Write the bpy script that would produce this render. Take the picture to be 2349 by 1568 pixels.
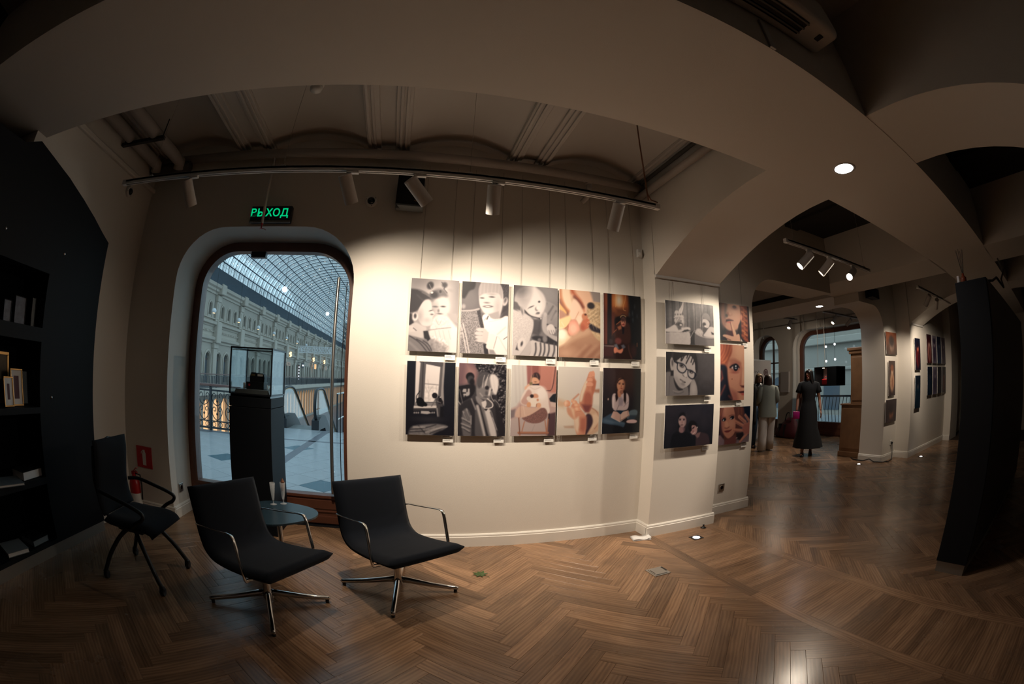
import bpy, bmesh, math, random
import numpy as np
from mathutils import Vector, Matrix
for _o in list(bpy.data.objects): bpy.data.objects.remove(_o)
S = bpy.context.scene
COL = S.collection
PI = math.pi
rnd = random.Random(7)

# ------------------------------------------------------------------ camera (180 degree diagonal fisheye, full frame)
cam = bpy.data.cameras.new('camera')
cam.type = 'PANO'
try:
    cam.panorama_type = 'FISHEYE_EQUISOLID'; _cc = cam
except Exception:
    _cc = cam.cycles; _cc.panorama_type = 'FISHEYE_EQUISOLID'
cam.sensor_fit = 'HORIZONTAL'
cam.sensor_width = 36.0; cam.sensor_height = 36.0*1568/2349
for _n, _v in (('fisheye_lens', 36.0*1000/2349), ('fisheye_fov', 2*PI*0.99)):
    setattr(_cc, _n, _v)
cam.clip_start = 0.02; cam.clip_end = 500
CAM_H = 1.4
YAW, PITCH, ROLL = 0.240, 0.0935, 0.025
_f = Vector((math.sin(YAW)*math.cos(PITCH), math.cos(YAW)*math.cos(PITCH), math.sin(PITCH)))
_r = Vector((math.cos(YAW), -math.sin(YAW), 0)); _u = _r.cross(_f)
_r2 = math.cos(ROLL)*_r + math.sin(ROLL)*_u; _u2 = -math.sin(ROLL)*_r + math.cos(ROLL)*_u
camo = bpy.data.objects.new('camera', cam); COL.objects.link(camo)
_m = Matrix((( _r2.x, _u2.x, -_f.x, 0), (_r2.y, _u2.y, -_f.y, 0), (_r2.z, _u2.z, -_f.z, CAM_H), (0, 0, 0, 1)))
camo.matrix_world = _m
S.camera = camo

# ------------------------------------------------------------------ sky, exposure
W = bpy.data.worlds.new('dusk_sky'); S.world = W; W.use_nodes = True
_bg = W.node_tree.nodes['Background']
_bg.inputs[0].default_value = (0.52, 0.72, 0.82, 1); _bg.inputs[1].default_value = 1.65
S.view_settings.view_transform = 'Standard'; S.view_settings.look = 'None'
S.view_settings.exposure = 0.0; S.view_settings.gamma = 1.0
S.view_settings.use_curve_mapping = False

# ------------------------------------------------------------------ materials
def srgb(r, g=None, b=None):
    if g is None: r, g, b = r
    return tuple((c/255/12.92 if c/255 <= 0.04045 else ((c/255+0.055)/1.055)**2.4) for c in (r, g, b))
MATS = {}
def mat(name, col=(0.5, 0.5, 0.5), rough=0.5, metal=0.0, spec=0.5, bump=0.0, bscale=40.0, var=0.0, vscale=3.0, emit=None, estr=0.0, sheen=0.0, coat=0.0):
    m = bpy.data.materials.new(name); m.use_nodes = True
    nt = m.node_tree; b = nt.nodes['Principled BSDF']
    b.inputs['Base Color'].default_value = (*col, 1); b.inputs['Roughness'].default_value = rough
    b.inputs['Metallic'].default_value = metal; b.inputs['Specular IOR Level'].default_value = spec
    if sheen: b.inputs['Sheen Weight'].default_value = sheen
    if coat: b.inputs['Coat Weight'].default_value = coat
    if emit: b.inputs['Emission Color'].default_value = (*emit, 1); b.inputs['Emission Strength'].default_value = estr
    if bump or var:
        tc = nt.nodes.new('ShaderNodeTexCoord')
    if bump:
        n = nt.nodes.new('ShaderNodeTexNoise'); n.inputs['Scale'].default_value = bscale; n.inputs['Detail'].default_value = 4
        bp = nt.nodes.new('ShaderNodeBump'); bp.inputs['Strength'].default_value = bump; bp.inputs['Distance'].default_value = 0.01
        nt.links.new(tc.outputs['Object'], n.inputs['Vector']); nt.links.new(n.outputs['Fac'], bp.inputs['Height']); nt.links.new(bp.outputs['Normal'], b.inputs['Normal'])
    if var:
        n = nt.nodes.new('ShaderNodeTexNoise'); n.inputs['Scale'].default_value = vscale; n.inputs['Detail'].default_value = 5
        nt.links.new(tc.outputs['Object'], n.inputs['Vector'])
        mx = nt.nodes.new('ShaderNodeMix'); mx.data_type = 'RGBA'
        mx.inputs[6].default_value = (*[c*(1-var) for c in col], 1); mx.inputs[7].default_value = (*[min(1, c*(1+var)) for c in col], 1)
        nt.links.new(n.outputs['Fac'], mx.inputs[0]); nt.links.new(mx.outputs[2], b.inputs['Base Color'])
    MATS[name] = m
    return m
def emat(name, col, s):
    m = bpy.data.materials.new(name); m.use_nodes = True; nt = m.node_tree
    nt.nodes.remove(nt.nodes['Principled BSDF']); e = nt.nodes.new('ShaderNodeEmission')
    e.inputs[0].default_value = (*col, 1); e.inputs[1].default_value = s
    nt.links.new(e.outputs[0], nt.nodes['Material Output'].inputs[0]); MATS[name] = m
    return m
def glassmat(name, tint=(0.93, 0.96, 0.97), refl=0.07, rough=0.02):
    m = bpy.data.materials.new(name); m.use_nodes = True; nt = m.node_tree
    nt.nodes.remove(nt.nodes['Principled BSDF'])
    t = nt.nodes.new('ShaderNodeBsdfTransparent'); t.inputs[0].default_value = (*tint, 1)
    g = nt.nodes.new('ShaderNodeBsdfGlossy'); g.inputs['Roughness'].default_value = rough
    lw = nt.nodes.new('ShaderNodeLayerWeight'); lw.inputs[0].default_value = 0.25
    ma = nt.nodes.new('ShaderNodeMath'); ma.operation = 'MULTIPLY_ADD'; ma.inputs[1].default_value = 0.55; ma.inputs[2].default_value = refl
    nt.links.new(lw.outputs['Fresnel'], ma.inputs[0])
    mx = nt.nodes.new('ShaderNodeMixShader'); nt.links.new(ma.outputs[0], mx.inputs[0])
    nt.links.new(t.outputs[0], mx.inputs[1]); nt.links.new(g.outputs[0], mx.inputs[2])
    nt.links.new(mx.outputs[0], nt.nodes['Material Output'].inputs[0]); MATS[name] = m
    return m
def vcolmat(name, rough=0.45, spec=0.3, gain=1.0):
    m = bpy.data.materials.new(name); m.use_nodes = True; nt = m.node_tree; b = nt.nodes['Principled BSDF']
    a = nt.nodes.new('ShaderNodeVertexColor'); a.layer_name = 'ink'
    nt.links.new(a.outputs['Color'], b.inputs['Base Color'])
    b.inputs['Roughness'].default_value = rough; b.inputs['Specular IOR Level'].default_value = spec; MATS[name] = m
    return m
mat('wall_paint', (0.75, 0.695, 0.625), 0.75, spec=0.25, bump=0.08, bscale=180, var=0.025, vscale=1.3)
mat('ceiling_paint', (0.56, 0.52, 0.485), 0.85, spec=0.15, bump=0.05, bscale=120, var=0.04, vscale=2)
mat('trim_paint', (0.78, 0.74, 0.68), 0.4, spec=0.4)
mat('black_board', (0.0045, 0.006, 0.0085), 0.6, spec=0.22, bump=0.02, bscale=300)
mat('black_void', (0.004, 0.005, 0.007), 0.9, spec=0.05)
mat('panel_side', (0.045, 0.048, 0.055), 0.42, spec=0.5, bump=0.02, bscale=200)
mat('plinth_metal', (0.33, 0.31, 0.28), 0.38, metal=0.6)
mat('black_fabric', (0.006, 0.0085, 0.014), 0.9, spec=0.12, bump=0.25, bscale=900, sheen=0.08)
mat('black_mesh', (0.007, 0.008, 0.011), 0.85, spec=0.2, bump=0.2, bscale=700)
mat('black_plastic', (0.010, 0.011, 0.013), 0.42)
mat('chrome', (0.62, 0.62, 0.62), 0.12, metal=1.0)
mat('steel', (0.62, 0.60, 0.57), 0.38, metal=1.0, bump=0.03, bscale=400)
mat('white_plastic', (0.72, 0.70, 0.67), 0.4)
mat('white_metal', (0.66, 0.63, 0.60), 0.45)
mat('grey_plastic', (0.20, 0.21, 0.21), 0.4)
mat('door_wood', (0.15, 0.055, 0.032), 0.35, var=0.35, vscale=6, coat=0.2)
mat('cabinet_wood', (0.24, 0.125, 0.06), 0.4, var=0.3, vscale=5)
mat('teal_laminate', (0.020, 0.040, 0.055), 0.3, spec=0.6)
mat('dark_metal', (0.012, 0.014, 0.018), 0.4, metal=0.3)
mat('red_paint', (0.45, 0.012, 0.015), 0.35)
mat('red_sign', (0.55, 0.014, 0.022), 0.45)
mat('paper', (0.78, 0.76, 0.74), 0.7)
mat('grey_ink', (0.32, 0.32, 0.33), 0.7)
mat('leaf', (0.055, 0.095, 0.022), 0.5, var=0.4, vscale=30)
mat('copper_wire', (0.22, 0.10, 0.06), 0.4, metal=0.5)
mat('wire', (0.36, 0.33, 0.29), 0.5)
mat('pipe_paint', (0.40, 0.355, 0.32), 0.6)
mat('dark_duct', (0.06, 0.055, 0.05), 0.8)
mat('skin', (0.45, 0.22, 0.15), 0.5)
mat('skin_pale', (0.52, 0.29, 0.21), 0.5)
mat('hair_black', (0.008, 0.006, 0.006), 0.4)
mat('hair_brown', (0.035, 0.017, 0.011), 0.45)
mat('hair_blond', (0.20, 0.14, 0.085), 0.45)
mat('cloth_black', (0.004, 0.0045, 0.006), 0.85, bump=0.1, bscale=200)
mat('leather_black', (0.010, 0.011, 0.013), 0.3)
mat('cloth_sage', (0.24, 0.26, 0.225), 0.8, bump=0.1, bscale=200)
mat('cloth_white', (0.62, 0.585, 0.55), 0.8, bump=0.1, bscale=200)
mat('denim', (0.03, 0.065, 0.12), 0.8)
mat('magenta_bag', (0.50, 0.008, 0.22), 0.5)
mat('red_bag', (0.085, 0.010, 0.018), 0.6)
mat('lips', (0.30, 0.05, 0.05), 0.4)
mat('banner_print', (0.50, 0.46, 0.45), 0.6)
mat('gold', (0.55, 0.33, 0.13), 0.3, metal=0.9)
mat('amber', (0.24, 0.05, 0.02), 0.2)
mat('lens_black', (0.004, 0.004, 0.005), 0.08)
glassmat('door_glass', (0.90, 0.94, 0.96), 0.03)
glassmat('case_glass', (0.93, 0.95, 0.95), 0.04)
glassmat('roof_glass', (0.97, 0.985, 0.99), 0.0)
mat('drinking_glass', (0.9, 0.93, 0.95), 0.03, spec=0.6)
MATS['drinking_glass'].node_tree.nodes['Principled BSDF'].inputs['Alpha'].default_value = 0.22
emat('spot_lens', (1.0, 0.80, 0.58), 9.0)
emat('spot_lens_hot', (1.0, 0.86, 0.72), 40.0)
emat('downlight_lens', (0.95, 0.95, 1.0), 40.0)
emat('exit_green', (0.0, 0.62, 0.22), 0.85)
emat('floor_led', (1.0, 0.90, 0.85), 7.0)
vcolmat('photo_ink')

# ------------------------------------------------------------------ mesh helpers
def meshobj(name, V, F, m, parent=None, smooth=False, loc=None, rotz=None, kind=None):
    me = bpy.data.meshes.new(name); me.from_pydata([tuple(v) for v in V], [], F); me.update()
    return linkmesh(name, me, m, parent, smooth, loc, rotz, kind)
def linkmesh(name, me, m, parent=None, smooth=False, loc=None, rotz=None, kind=None):
    if m is not None and not me.materials: me.materials.append(MATS[m] if isinstance(m, str) else m)
    if smooth: me.polygons.foreach_set('use_smooth', [True]*len(me.polygons))
    o = bpy.data.objects.new(name, me); COL.objects.link(o)
    if parent: o.parent = parent
    if loc is not None: o.location = loc
    if rotz is not None: o.rotation_euler = (0, 0, rotz)
    if kind: o['kind'] = kind
    return o
class B:
    """collects shapes, builds ONE mesh object"""
    def __init__(s): s.bm = bmesh.new()
    def box(s, x0, x1, y0, y1, z0, z1, bev=0.0, M=None, seg=2):
        r = bmesh.ops.create_cube(s.bm, size=1); v = r['verts']
        for p in v: p.co = Vector(((x0+x1)/2+p.co.x*(x1-x0), (y0+y1)/2+p.co.y*(y1-y0), (z0+z1)/2+p.co.z*(z1-z0)))
        if bev:
            e = list({e for p in v for e in p.link_edges})
            r = bmesh.ops.bevel(s.bm, geom=e, offset=bev, segments=seg, affect='EDGES', profile=0.5, clamp_overlap=True); v = list({p for f in r['faces'] for p in f.verts} | {p for p in v if p.is_valid})
        if M is not None:
            for p in v: p.co = M @ p.co
        return s
    def tube(s, pts, r, n=8, closed=False, cap=True):
        pts = [Vector(p) for p in pts]; N = len(pts)
        rs = r if isinstance(r, (list, tuple)) else [r]*N
        rings = []; up = None
        for i, p in enumerate(pts):
            a = pts[i-1] if (i > 0 or closed) else p; b = pts[(i+1) % N] if (i < N-1 or closed) else p
            t = (b-a)
            if t.length < 1e-9: t = Vector((0, 0, 1))
            t.normalize()
            if up is None:
                up = Vector((0, 0, 1)) if abs(t.z) < 0.9 else Vector((1, 0, 0))
            x = up - t*up.dot(t)
            if x.length < 1e-6: x = t.orthogonal()
            x.normalize(); y = t.cross(x); up = x
            rr = rs[i]; ra, rb = rr if isinstance(rr, (list, tuple)) else (rr, rr)
            rings.append([s.bm.verts.new(p + x*ra*math.cos(2*PI*k/n) + y*rb*math.sin(2*PI*k/n)) for k in range(n)])
        for i in range(N if closed else N-1):
            A, Bq = rings[i], rings[(i+1) % N]
            for k in range(n): s.bm.faces.new((A[k], A[(k+1) % n], Bq[(k+1) % n], Bq[k]))
        if cap and not closed:
            s.bm.faces.new(list(reversed(rings[0]))); s.bm.faces.new(rings[-1])
        return s
    def lathe(s, prof, n=20, loc=(0, 0, 0), M=None):
        rings = []; loc = Vector(loc)
        for (r, z) in prof:
            if r < 1e-6: rings.append([s.bm.verts.new(loc+Vector((0, 0, z)))])
            else: rings.append([s.bm.verts.new(loc+Vector((r*math.cos(2*PI*k/n), r*math.sin(2*PI*k/n), z))) for k in range(n)])
        allv = [v for R in rings for v in R]
        for A, Q in zip(rings, rings[1:]):
            for k in range(n):
                k2 = (k+1) % n
                if len(A) == 1 and len(Q) == 1: continue
                if len(A) == 1: s.bm.faces.new((A[0], Q[k2], Q[k]))
                elif len(Q) == 1: s.bm.faces.new((A[k], A[k2], Q[0]))
                else: s.bm.faces.new((A[k], A[k2], Q[k2], Q[k]))
        if M is not None:
            for v in allv: v.co = M @ v.co
        return s
    def prism(s, poly, plane, lo, hi, holes=()):
        """2D loops in plane 'xz','yz','xy' extruded along the remaining axis"""
        def P(a, b, c): return {'xz': (a, c, b), 'yz': (c, a, b), 'xy': (a, b, c)}[plane]
        if not holes:
            A = [s.bm.verts.new(P(a, b, lo)) for a, b in poly]; C = [s.bm.verts.new(P(a, b, hi)) for a, b in poly]; n = len(poly)
            s.bm.faces.new(A); s.bm.faces.new(list(reversed(C)))
            for k in range(n): s.bm.faces.new((A[k], C[k], C[(k+1) % n], A[(k+1) % n]))
            return s
        t = bmesh.new(); loops = [poly]+list(holes); E = []; idx = []
        for L in loops:
            vs = [t.verts.new((a, b, 0)) for a, b in L]; idx.append(vs)
            E += [t.edges.new((vs[k], vs[(k+1) % len(vs)])) for k in range(len(vs))]
        bmesh.ops.triangle_fill(t, use_beauty=True, use_dissolve=False, edges=E, normal=(0, 0, 1))
        t.verts.index_update()
        A = [s.bm.verts.new(P(v.co.x, v.co.y, lo)) for v in t.verts]; C = [s.bm.verts.new(P(v.co.x, v.co.y, hi)) for v in t.verts]
        for f in t.faces:
            i = [v.index for v in f.verts]
            s.bm.faces.new([A[k] for k in i]); s.bm.faces.new([C[k] for k in reversed(i)])
        for vs in idx:
            for k in range(len(vs)):
                a, b = vs[k].index, vs[(k+1) % len(vs)].index
                s.bm.faces.new((A[a], C[a], C[b], A[b]))
        t.free(); return s
    def grid(s, rows):
        R = [[s.bm.verts.new(p) for p in row] for row in rows]
        for a, b in zip(R, R[1:]):
            for k in range(len(a)-1): s.bm.faces.new((a[k], a[k+1], b[k+1], b[k]))
        return s
    def ball(s, c, r, u=14, v=8, sc=(1, 1, 1)):
        q = bmesh.ops.create_uvsphere(s.bm, u_segments=u, v_segments=v, radius=1)
        for p in q['verts']: p.co = Vector((c[0]+p.co.x*r*sc[0], c[1]+p.co.y*r*sc[1], c[2]+p.co.z*r*sc[2]))
        return s
    def loft(s, secs, n=16, cap=True):
        """secs: (cx,cy,cz,rx,ry) horizontal ellipse rings"""
        rings = []
        for q in secs:
            cx, cy, cz, rx, ry = q[:5]; a = q[5] if len(q) > 5 else 0
            rings.append([s.bm.verts.new((cx+rx*math.cos(2*PI*k/n)*math.cos(a)-ry*math.sin(2*PI*k/n)*math.sin(a), cy+rx*math.cos(2*PI*k/n)*math.sin(a)+ry*math.sin(2*PI*k/n)*math.cos(a), cz)) for k in range(n)])
        for A, Q in zip(rings, rings[1:]):
            for k in range(n): s.bm.faces.new((A[k], A[(k+1) % n], Q[(k+1) % n], Q[k]))
        if cap: s.bm.faces.new(list(reversed(rings[0]))); s.bm.faces.new(rings[-1])
        return s
    def xf(s, M):
        for v in s.bm.verts: v.co = M @ v.co
        return s
    def mesh(s, name):
        bmesh.ops.recalc_face_normals(s.bm, faces=s.bm.faces[:])
        me = bpy.data.meshes.new(name); s.bm.to_mesh(me); s.bm.free(); return me
    def build(s, name, m, parent=None, smooth=False, loc=None, rotz=None, kind=None, auto=None):
        o = linkmesh(name, s.mesh(name), m, parent, smooth or auto is not None, loc, rotz, kind)
        if auto is not None:
            try: o.data.set_sharp_from_angle(angle=math.radians(auto))
            except Exception: pass
        return o
def thing(name, label, cat, loc=(0, 0, 0), rotz=0, group=None):
    o = bpy.data.objects.new(name, None); COL.objects.link(o); o.location = loc; o.rotation_euler = (0, 0, rotz); o.empty_display_size = 0.1
    o['label'] = label; o['category'] = cat
    if group: o['group'] = group
    return o
def tag(o, label, cat, group=None):
    o['label'] = label; o['category'] = cat
    if group: o['group'] = group
    return o
def struct(o, label=None):
    o['kind'] = 'structure'
    if label: o['label'] = label
    return o
def dup(root, loc, rotz=0, label=None, group=None):
    r = root.copy(); COL.objects.link(r); r.location = loc; r.rotation_euler = (0, 0, rotz)
    if label: r['label'] = label
    if group: r['group'] = group
    for ch in list(root.children):
        c = ch.copy(); COL.objects.link(c); c.parent = r
        for g in ch.children:
            d = g.copy(); COL.objects.link(d); d.parent = c
    return r
def cyl(bm, c, r, z0, z1, n=20, r2=None):
    r2 = r if r2 is None else r2
    return bm.lathe([(0, z0), (r, z0), (r2, z1), (0, z1)], n, c)
def aim(p, q):
    """matrix: local -Z... local +Z axis from p towards q"""
    d = (Vector(q)-Vector(p)).normalized()
    return Matrix.Translation(Vector(p)) @ d.to_track_quat('Z', 'Y').to_matrix().to_4x4()
def spot(name, p, q, power, col, ang, blend=0.6, rad=0.03, parent=None):
    l = bpy.data.lights.new(name, 'SPOT'); l.energy = power; l.color = col; l.spot_size = math.radians(ang); l.spot_blend = blend; l.shadow_soft_size = rad
    o = bpy.data.objects.new(name, l); COL.objects.link(o)
    d = (Vector(q)-Vector(p)).normalized(); o.location = p; o.rotation_euler = d.to_track_quat('-Z', 'Y').to_euler()
    return o
# ------------------------------------------------------------------ lamps of the place: see their builders; here the shell
YW = 3.46; ZC = 3.40; ZB = 2.77
def rtop(x0, x1, zt, r, z0=0.0, n=8, rz=None):
    """points of a round-shouldered opening from (x0,z0) up, over and down to (x1,z0)"""
    rz = rz or r; P = [(x0, z0)]
    for k in range(n+1): a = PI-PI/2*k/n; P.append((x0+r+r*math.cos(a), zt-rz+rz*math.sin(a)))
    for k in range(n+1): a = PI/2-PI/2*k/n; P.append((x1-r+r*math.cos(a), zt-rz+rz*math.sin(a)))
    P.append((x1, z0)); return P
# back wall with the niche of the glass door
NX0, NX1, NZT = -2.215, -0.475, 2.62
nich = rtop(NX0, NX1, NZT, 0.47, n=10)
struct(B().prism([(-3.3, 0)] + nich + [(2.2, 0), (2.2, 3.6), (-3.3, 3.6)], 'xz', YW, 4.02).build('wall_back', 'wall_paint', auto=25))
# left wall with its arch
larch = [(2.775, 2.31), (2.66, 2.36), (2.5, 2.437), (2.3, 2.51), (2.05, 2.592), (1.8, 2.645), (1.6, 2.68)]
struct(B().prism([(2.775, 0), (4.0, 0), (4.0, 3.6), (1.55, 3.6)] + larch[::-1], 'yz', -3.3, -2.774).build('wall_left', 'wall_paint', auto=25))
# arches that cross the room
def arch_poly(y0, y1, spring):
    """downstand between two pillars: flat in the middle, curving down to spring at both ends"""
    c = (y0+y1)/2; h = (y1-y0)/2; P = []
    for k in range(25):
        t = -1+2*k/24; a = abs(t)
        z = ZB+0.003-(ZB-spring)*max(0, (a-0.25)/0.75)**1.9
        P.append((c+t*h, z))
    return [(y0, 3.6)] + P + [(y1, 3.6)]
for i, (xa, xb, y1) in enumerate(((2.107, 2.88, 3.26), (7.98, 8.76, 3.17))):
    struct(B().prism(arch_poly(-0.72, y1, 2.36), 'yz', xa, xb).build('ceiling_arch_%d' % (i+1), 'wall_paint', auto=25))
struct(B().box(2.107, 2.88, 3.255, 4.02, 0, 3.6).build('wall_pillar', 'wall_paint'))
struct(B().box(2.107, 2.88, -1.6, -0.72, 0, 3.6).build('wall_pillar_near', 'wall_paint'))
# wall with the passage to the back room
pas = rtop(3.612, 7.31, 2.63, 0.42, n=8, rz=0.40)
k = len(pas)//2
pas = pas[:k] + [(5.42, 2.63), (5.42, 3.0), (6.35, 3.0), (6.35, 2.63)] + pas[k:]
struct(B().prism([(2.88, 0)] + pas + [(8.0, 0), (8.0, 3.6), (2.88, 3.6)], 'xz', 3.485, 4.02).build('wall_passage', 'wall_paint', auto=25))
struct(B().box(7.95, 12.6, 3.16, 4.02, 0, 3.6).build('wall_right_back', 'wall_paint'))
struct(B().box(10.56, 11.3, 2.95, 3.2, 0, 3.6).build('wall_right_pillar', 'wall_paint'))
# beams
struct(B().box(-3.3, 12.6, 0.82, 1.72, ZB, 3.6).build('ceiling_beam', 'wall_paint'))
struct(B().box(5.42, 6.35, 1.71, 4.0, ZB, 3.6).build('ceiling_beam_cross', 'wall_paint'))
struct(B().box(5.42, 6.35, -3.2, 0.83, ZB, 3.6).build('ceiling_beam_cross_near', 'wall_paint'))
struct(B().box(6.30, 7.36, 4.019, 9.8, ZB, 3.6).build('ceiling_beam_rear', 'wall_paint'))
struct(B().box(-3.6, 12.9, -3.3, 4.02, 3.5, 3.72).build('ceiling', 'ceiling_paint'))
struct(B().box(3.1, 10.25, 4.02, 9.9, 3.5, 3.72).build('ceiling_rear', 'ceiling_paint'))
# outer walls
struct(B().box(-3.6, -3.3, -3.3, 4.02, 0, 3.72).build('wall_left_outer', 'black_board'))
struct(B().box(-3.6, 12.9, -3.6, -3.2, 0, 3.72).build('wall_near', 'wall_paint'))
struct(B().box(12.6, 12.9, -3.3, 4.02, 0, 3.72).build('wall_right', 'wall_paint'))
struct(B().box(3.1, 3.612, 4.02, 9.9, 0, 3.72).build('wall_room_left', 'wall_paint'))
struct(B().box(3.1, 10.25, 9.6, 9.9, 0, 3.72).build('wall_room_end', 'wall_paint'))
# window wall of the back room (runs away from us), two round shouldered windows
n2 = rtop(4.6, 7.78, 2.80, 0.5, z0=0.0, n=8); n1 = rtop(8.34, 9.45, 2.80, 0.5, z0=0.0, n=8)
struct(B().prism([(4.02, 0)] + n2 + n1 + [(9.9, 0), (9.9, 3.72), (4.02, 3.72)], 'yz', 9.75, 10.25).build('wall_room_right', 'wall_paint', auto=25))
# ------------------------------------------------------------------ vaulted ceiling bay: ribs and shallow vaults
RX = [-2.81, -1.57, -0.315, 0.935, 2.17]
vb = B()
for a, b in zip(RX, RX[1:]):
    x0, x1 = a+0.19, b-0.19
    row = []
    for k in range(13):
        t = k/12; row.append((x0+(x1-x0)*t, 3.385+0.10*(1-(2*t-1)**2)))
    poly = row + [(x1, 3.56), (x0, 3.56)]
    vb2 = B().prism(poly, 'xz', 1.6, 3.47)
    struct(vb2.build('ceiling_vault', 'ceiling_paint', auto=30))
    # vault end lunette shadow gap: slim dark reveal ring at the wall
for x in RX:
    r = struct(B().box(x-0.19, x+0.19, 1.6, 3.47, 3.375, 3.56).build('ceiling_rib', 'ceiling_paint'))
    for s in (-1, 1):
        cx = x+s*0.125
        m_ = B()
        m_.box(cx-0.062, cx+0.062, 1.6, 3.44, 3.352, 3.38, 0.004, seg=1)
        m_.box(cx-0.036+s*0.008, cx-0.012+s*0.008, 1.6, 3.44, 3.335, 3.36, 0.003, seg=1)
        m_.box(cx+0.008+s*0.008, cx+0.030+s*0.008, 1.6, 3.44, 3.335, 3.36, 0.003, seg=1)
        m_.build('moulding_strip', 'ceiling_paint', r)
# near bay ribs (seen at the top right)
for x in (-1.2, 0.05, 1.3):
    r = struct(B().box(x-0.16, x+0.16, -3.2, 0.85, 3.40, 3.56).build('ceiling_rib_near', 'ceiling_paint'))
    for s in (-1, 1):
        B().box(x+s*0.1-0.04, x+s*0.1+0.04, -3.2, 0.85, 3.37, 3.41, 0.004, seg=1).build('moulding_strip', 'ceiling_paint', r)
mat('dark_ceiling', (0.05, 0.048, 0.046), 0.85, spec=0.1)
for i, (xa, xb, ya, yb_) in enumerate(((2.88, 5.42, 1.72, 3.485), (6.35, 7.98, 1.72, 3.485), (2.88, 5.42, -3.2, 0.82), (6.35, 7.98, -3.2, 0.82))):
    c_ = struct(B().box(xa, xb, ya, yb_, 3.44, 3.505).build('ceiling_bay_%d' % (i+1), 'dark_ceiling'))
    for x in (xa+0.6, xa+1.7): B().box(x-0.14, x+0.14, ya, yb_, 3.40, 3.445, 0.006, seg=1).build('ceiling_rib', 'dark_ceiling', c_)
# ------------------------------------------------------------------ baseboards
def baseboard(name, p, q, nrm, ext=(0, 0)):
    p = Vector((*p, 0)); q = Vector((*q, 0)); d = (q-p).normalized(); n = Vector((*nrm, 0)); p = p-d*ext[0]; q = q+d*ext[1]
    prof = [(-0.005, 0), (0.021, 0), (0.021, 0.088), (0.016, 0.092), (0.016, 0.104), (0.010, 0.113), (-0.005, 0.116)]
    V = []
    for e in (p, q): V += [tuple(e+n*a+Vector((0, 0, b))) for a, b in prof]
    k = len(prof)
    F = [tuple(range(k)), tuple(range(2*k-1, k-1, -1))] + [(i, i+k, (i+1) % k+k, (i+1) % k) for i in range(k)]
    o = meshobj(name, V, F, 'trim_paint'); return struct(o)
e = 0.021
baseboard('baseboard_back', (NX1, YW), (2.107, YW), (0, -1))
baseboard('baseboard_back_left', (-2.774, YW), (NX0, YW), (0, -1), (0, e))
baseboard('baseboard_niche_left', (NX0, YW), (NX0, 3.90), (1, 0))
baseboard('baseboard_left', (-2.774, 2.775), (-2.774, YW), (1, 0))
baseboard('baseboard_pillar_side', (2.107, 3.255), (2.107, YW), (-1, 0))
baseboard('baseboard_pillar', (2.107, 3.255), (2.88, 3.255), (0, -1), (e, e))
baseboard('baseboard_pillar_side_right', (2.88, 3.255), (2.88, 3.485), (1, 0))
baseboard('baseboard_passage', (2.88, 3.485), (3.612, 3.485), (0, -1), (0, e))
baseboard('baseboard_passage_left', (3.612, 3.485), (3.612, 4.02), (1, 0))
baseboard('baseboard_column', (7.31, 3.485), (7.95, 3.485), (0, -1), (e, 0))
baseboard('baseboard_column_side', (7.31, 3.485), (7.31, 4.02), (-1, 0))
baseboard('baseboard_column_step', (7.95, 3.16), (7.95, 3.485), (-1, 0))
baseboard('baseboard_right_back', (7.95, 3.16), (10.56, 3.16), (0, -1), (e, 0))
baseboard('baseboard_right_pillar', (10.56, 2.95), (10.56, 3.16), (-1, 0))
# trims: ledge of the left wall, hanging rail over the pillar pictures
struct(B().box(-2.776, -2.735, 1.6, 3.46, 3.0, 3.045, 0.008).build('trim_1', 'wall_paint'))
struct(B().box(2.10, 2.885, 3.225, 3.256, 2.355, 2.385, 0.004).build('trim_2', 'white_metal'))
struct(B().box(7.98, 8.76, 3.13, 3.161, 2.355, 2.385, 0.004).build('trim_3', 'white_metal'))
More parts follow.
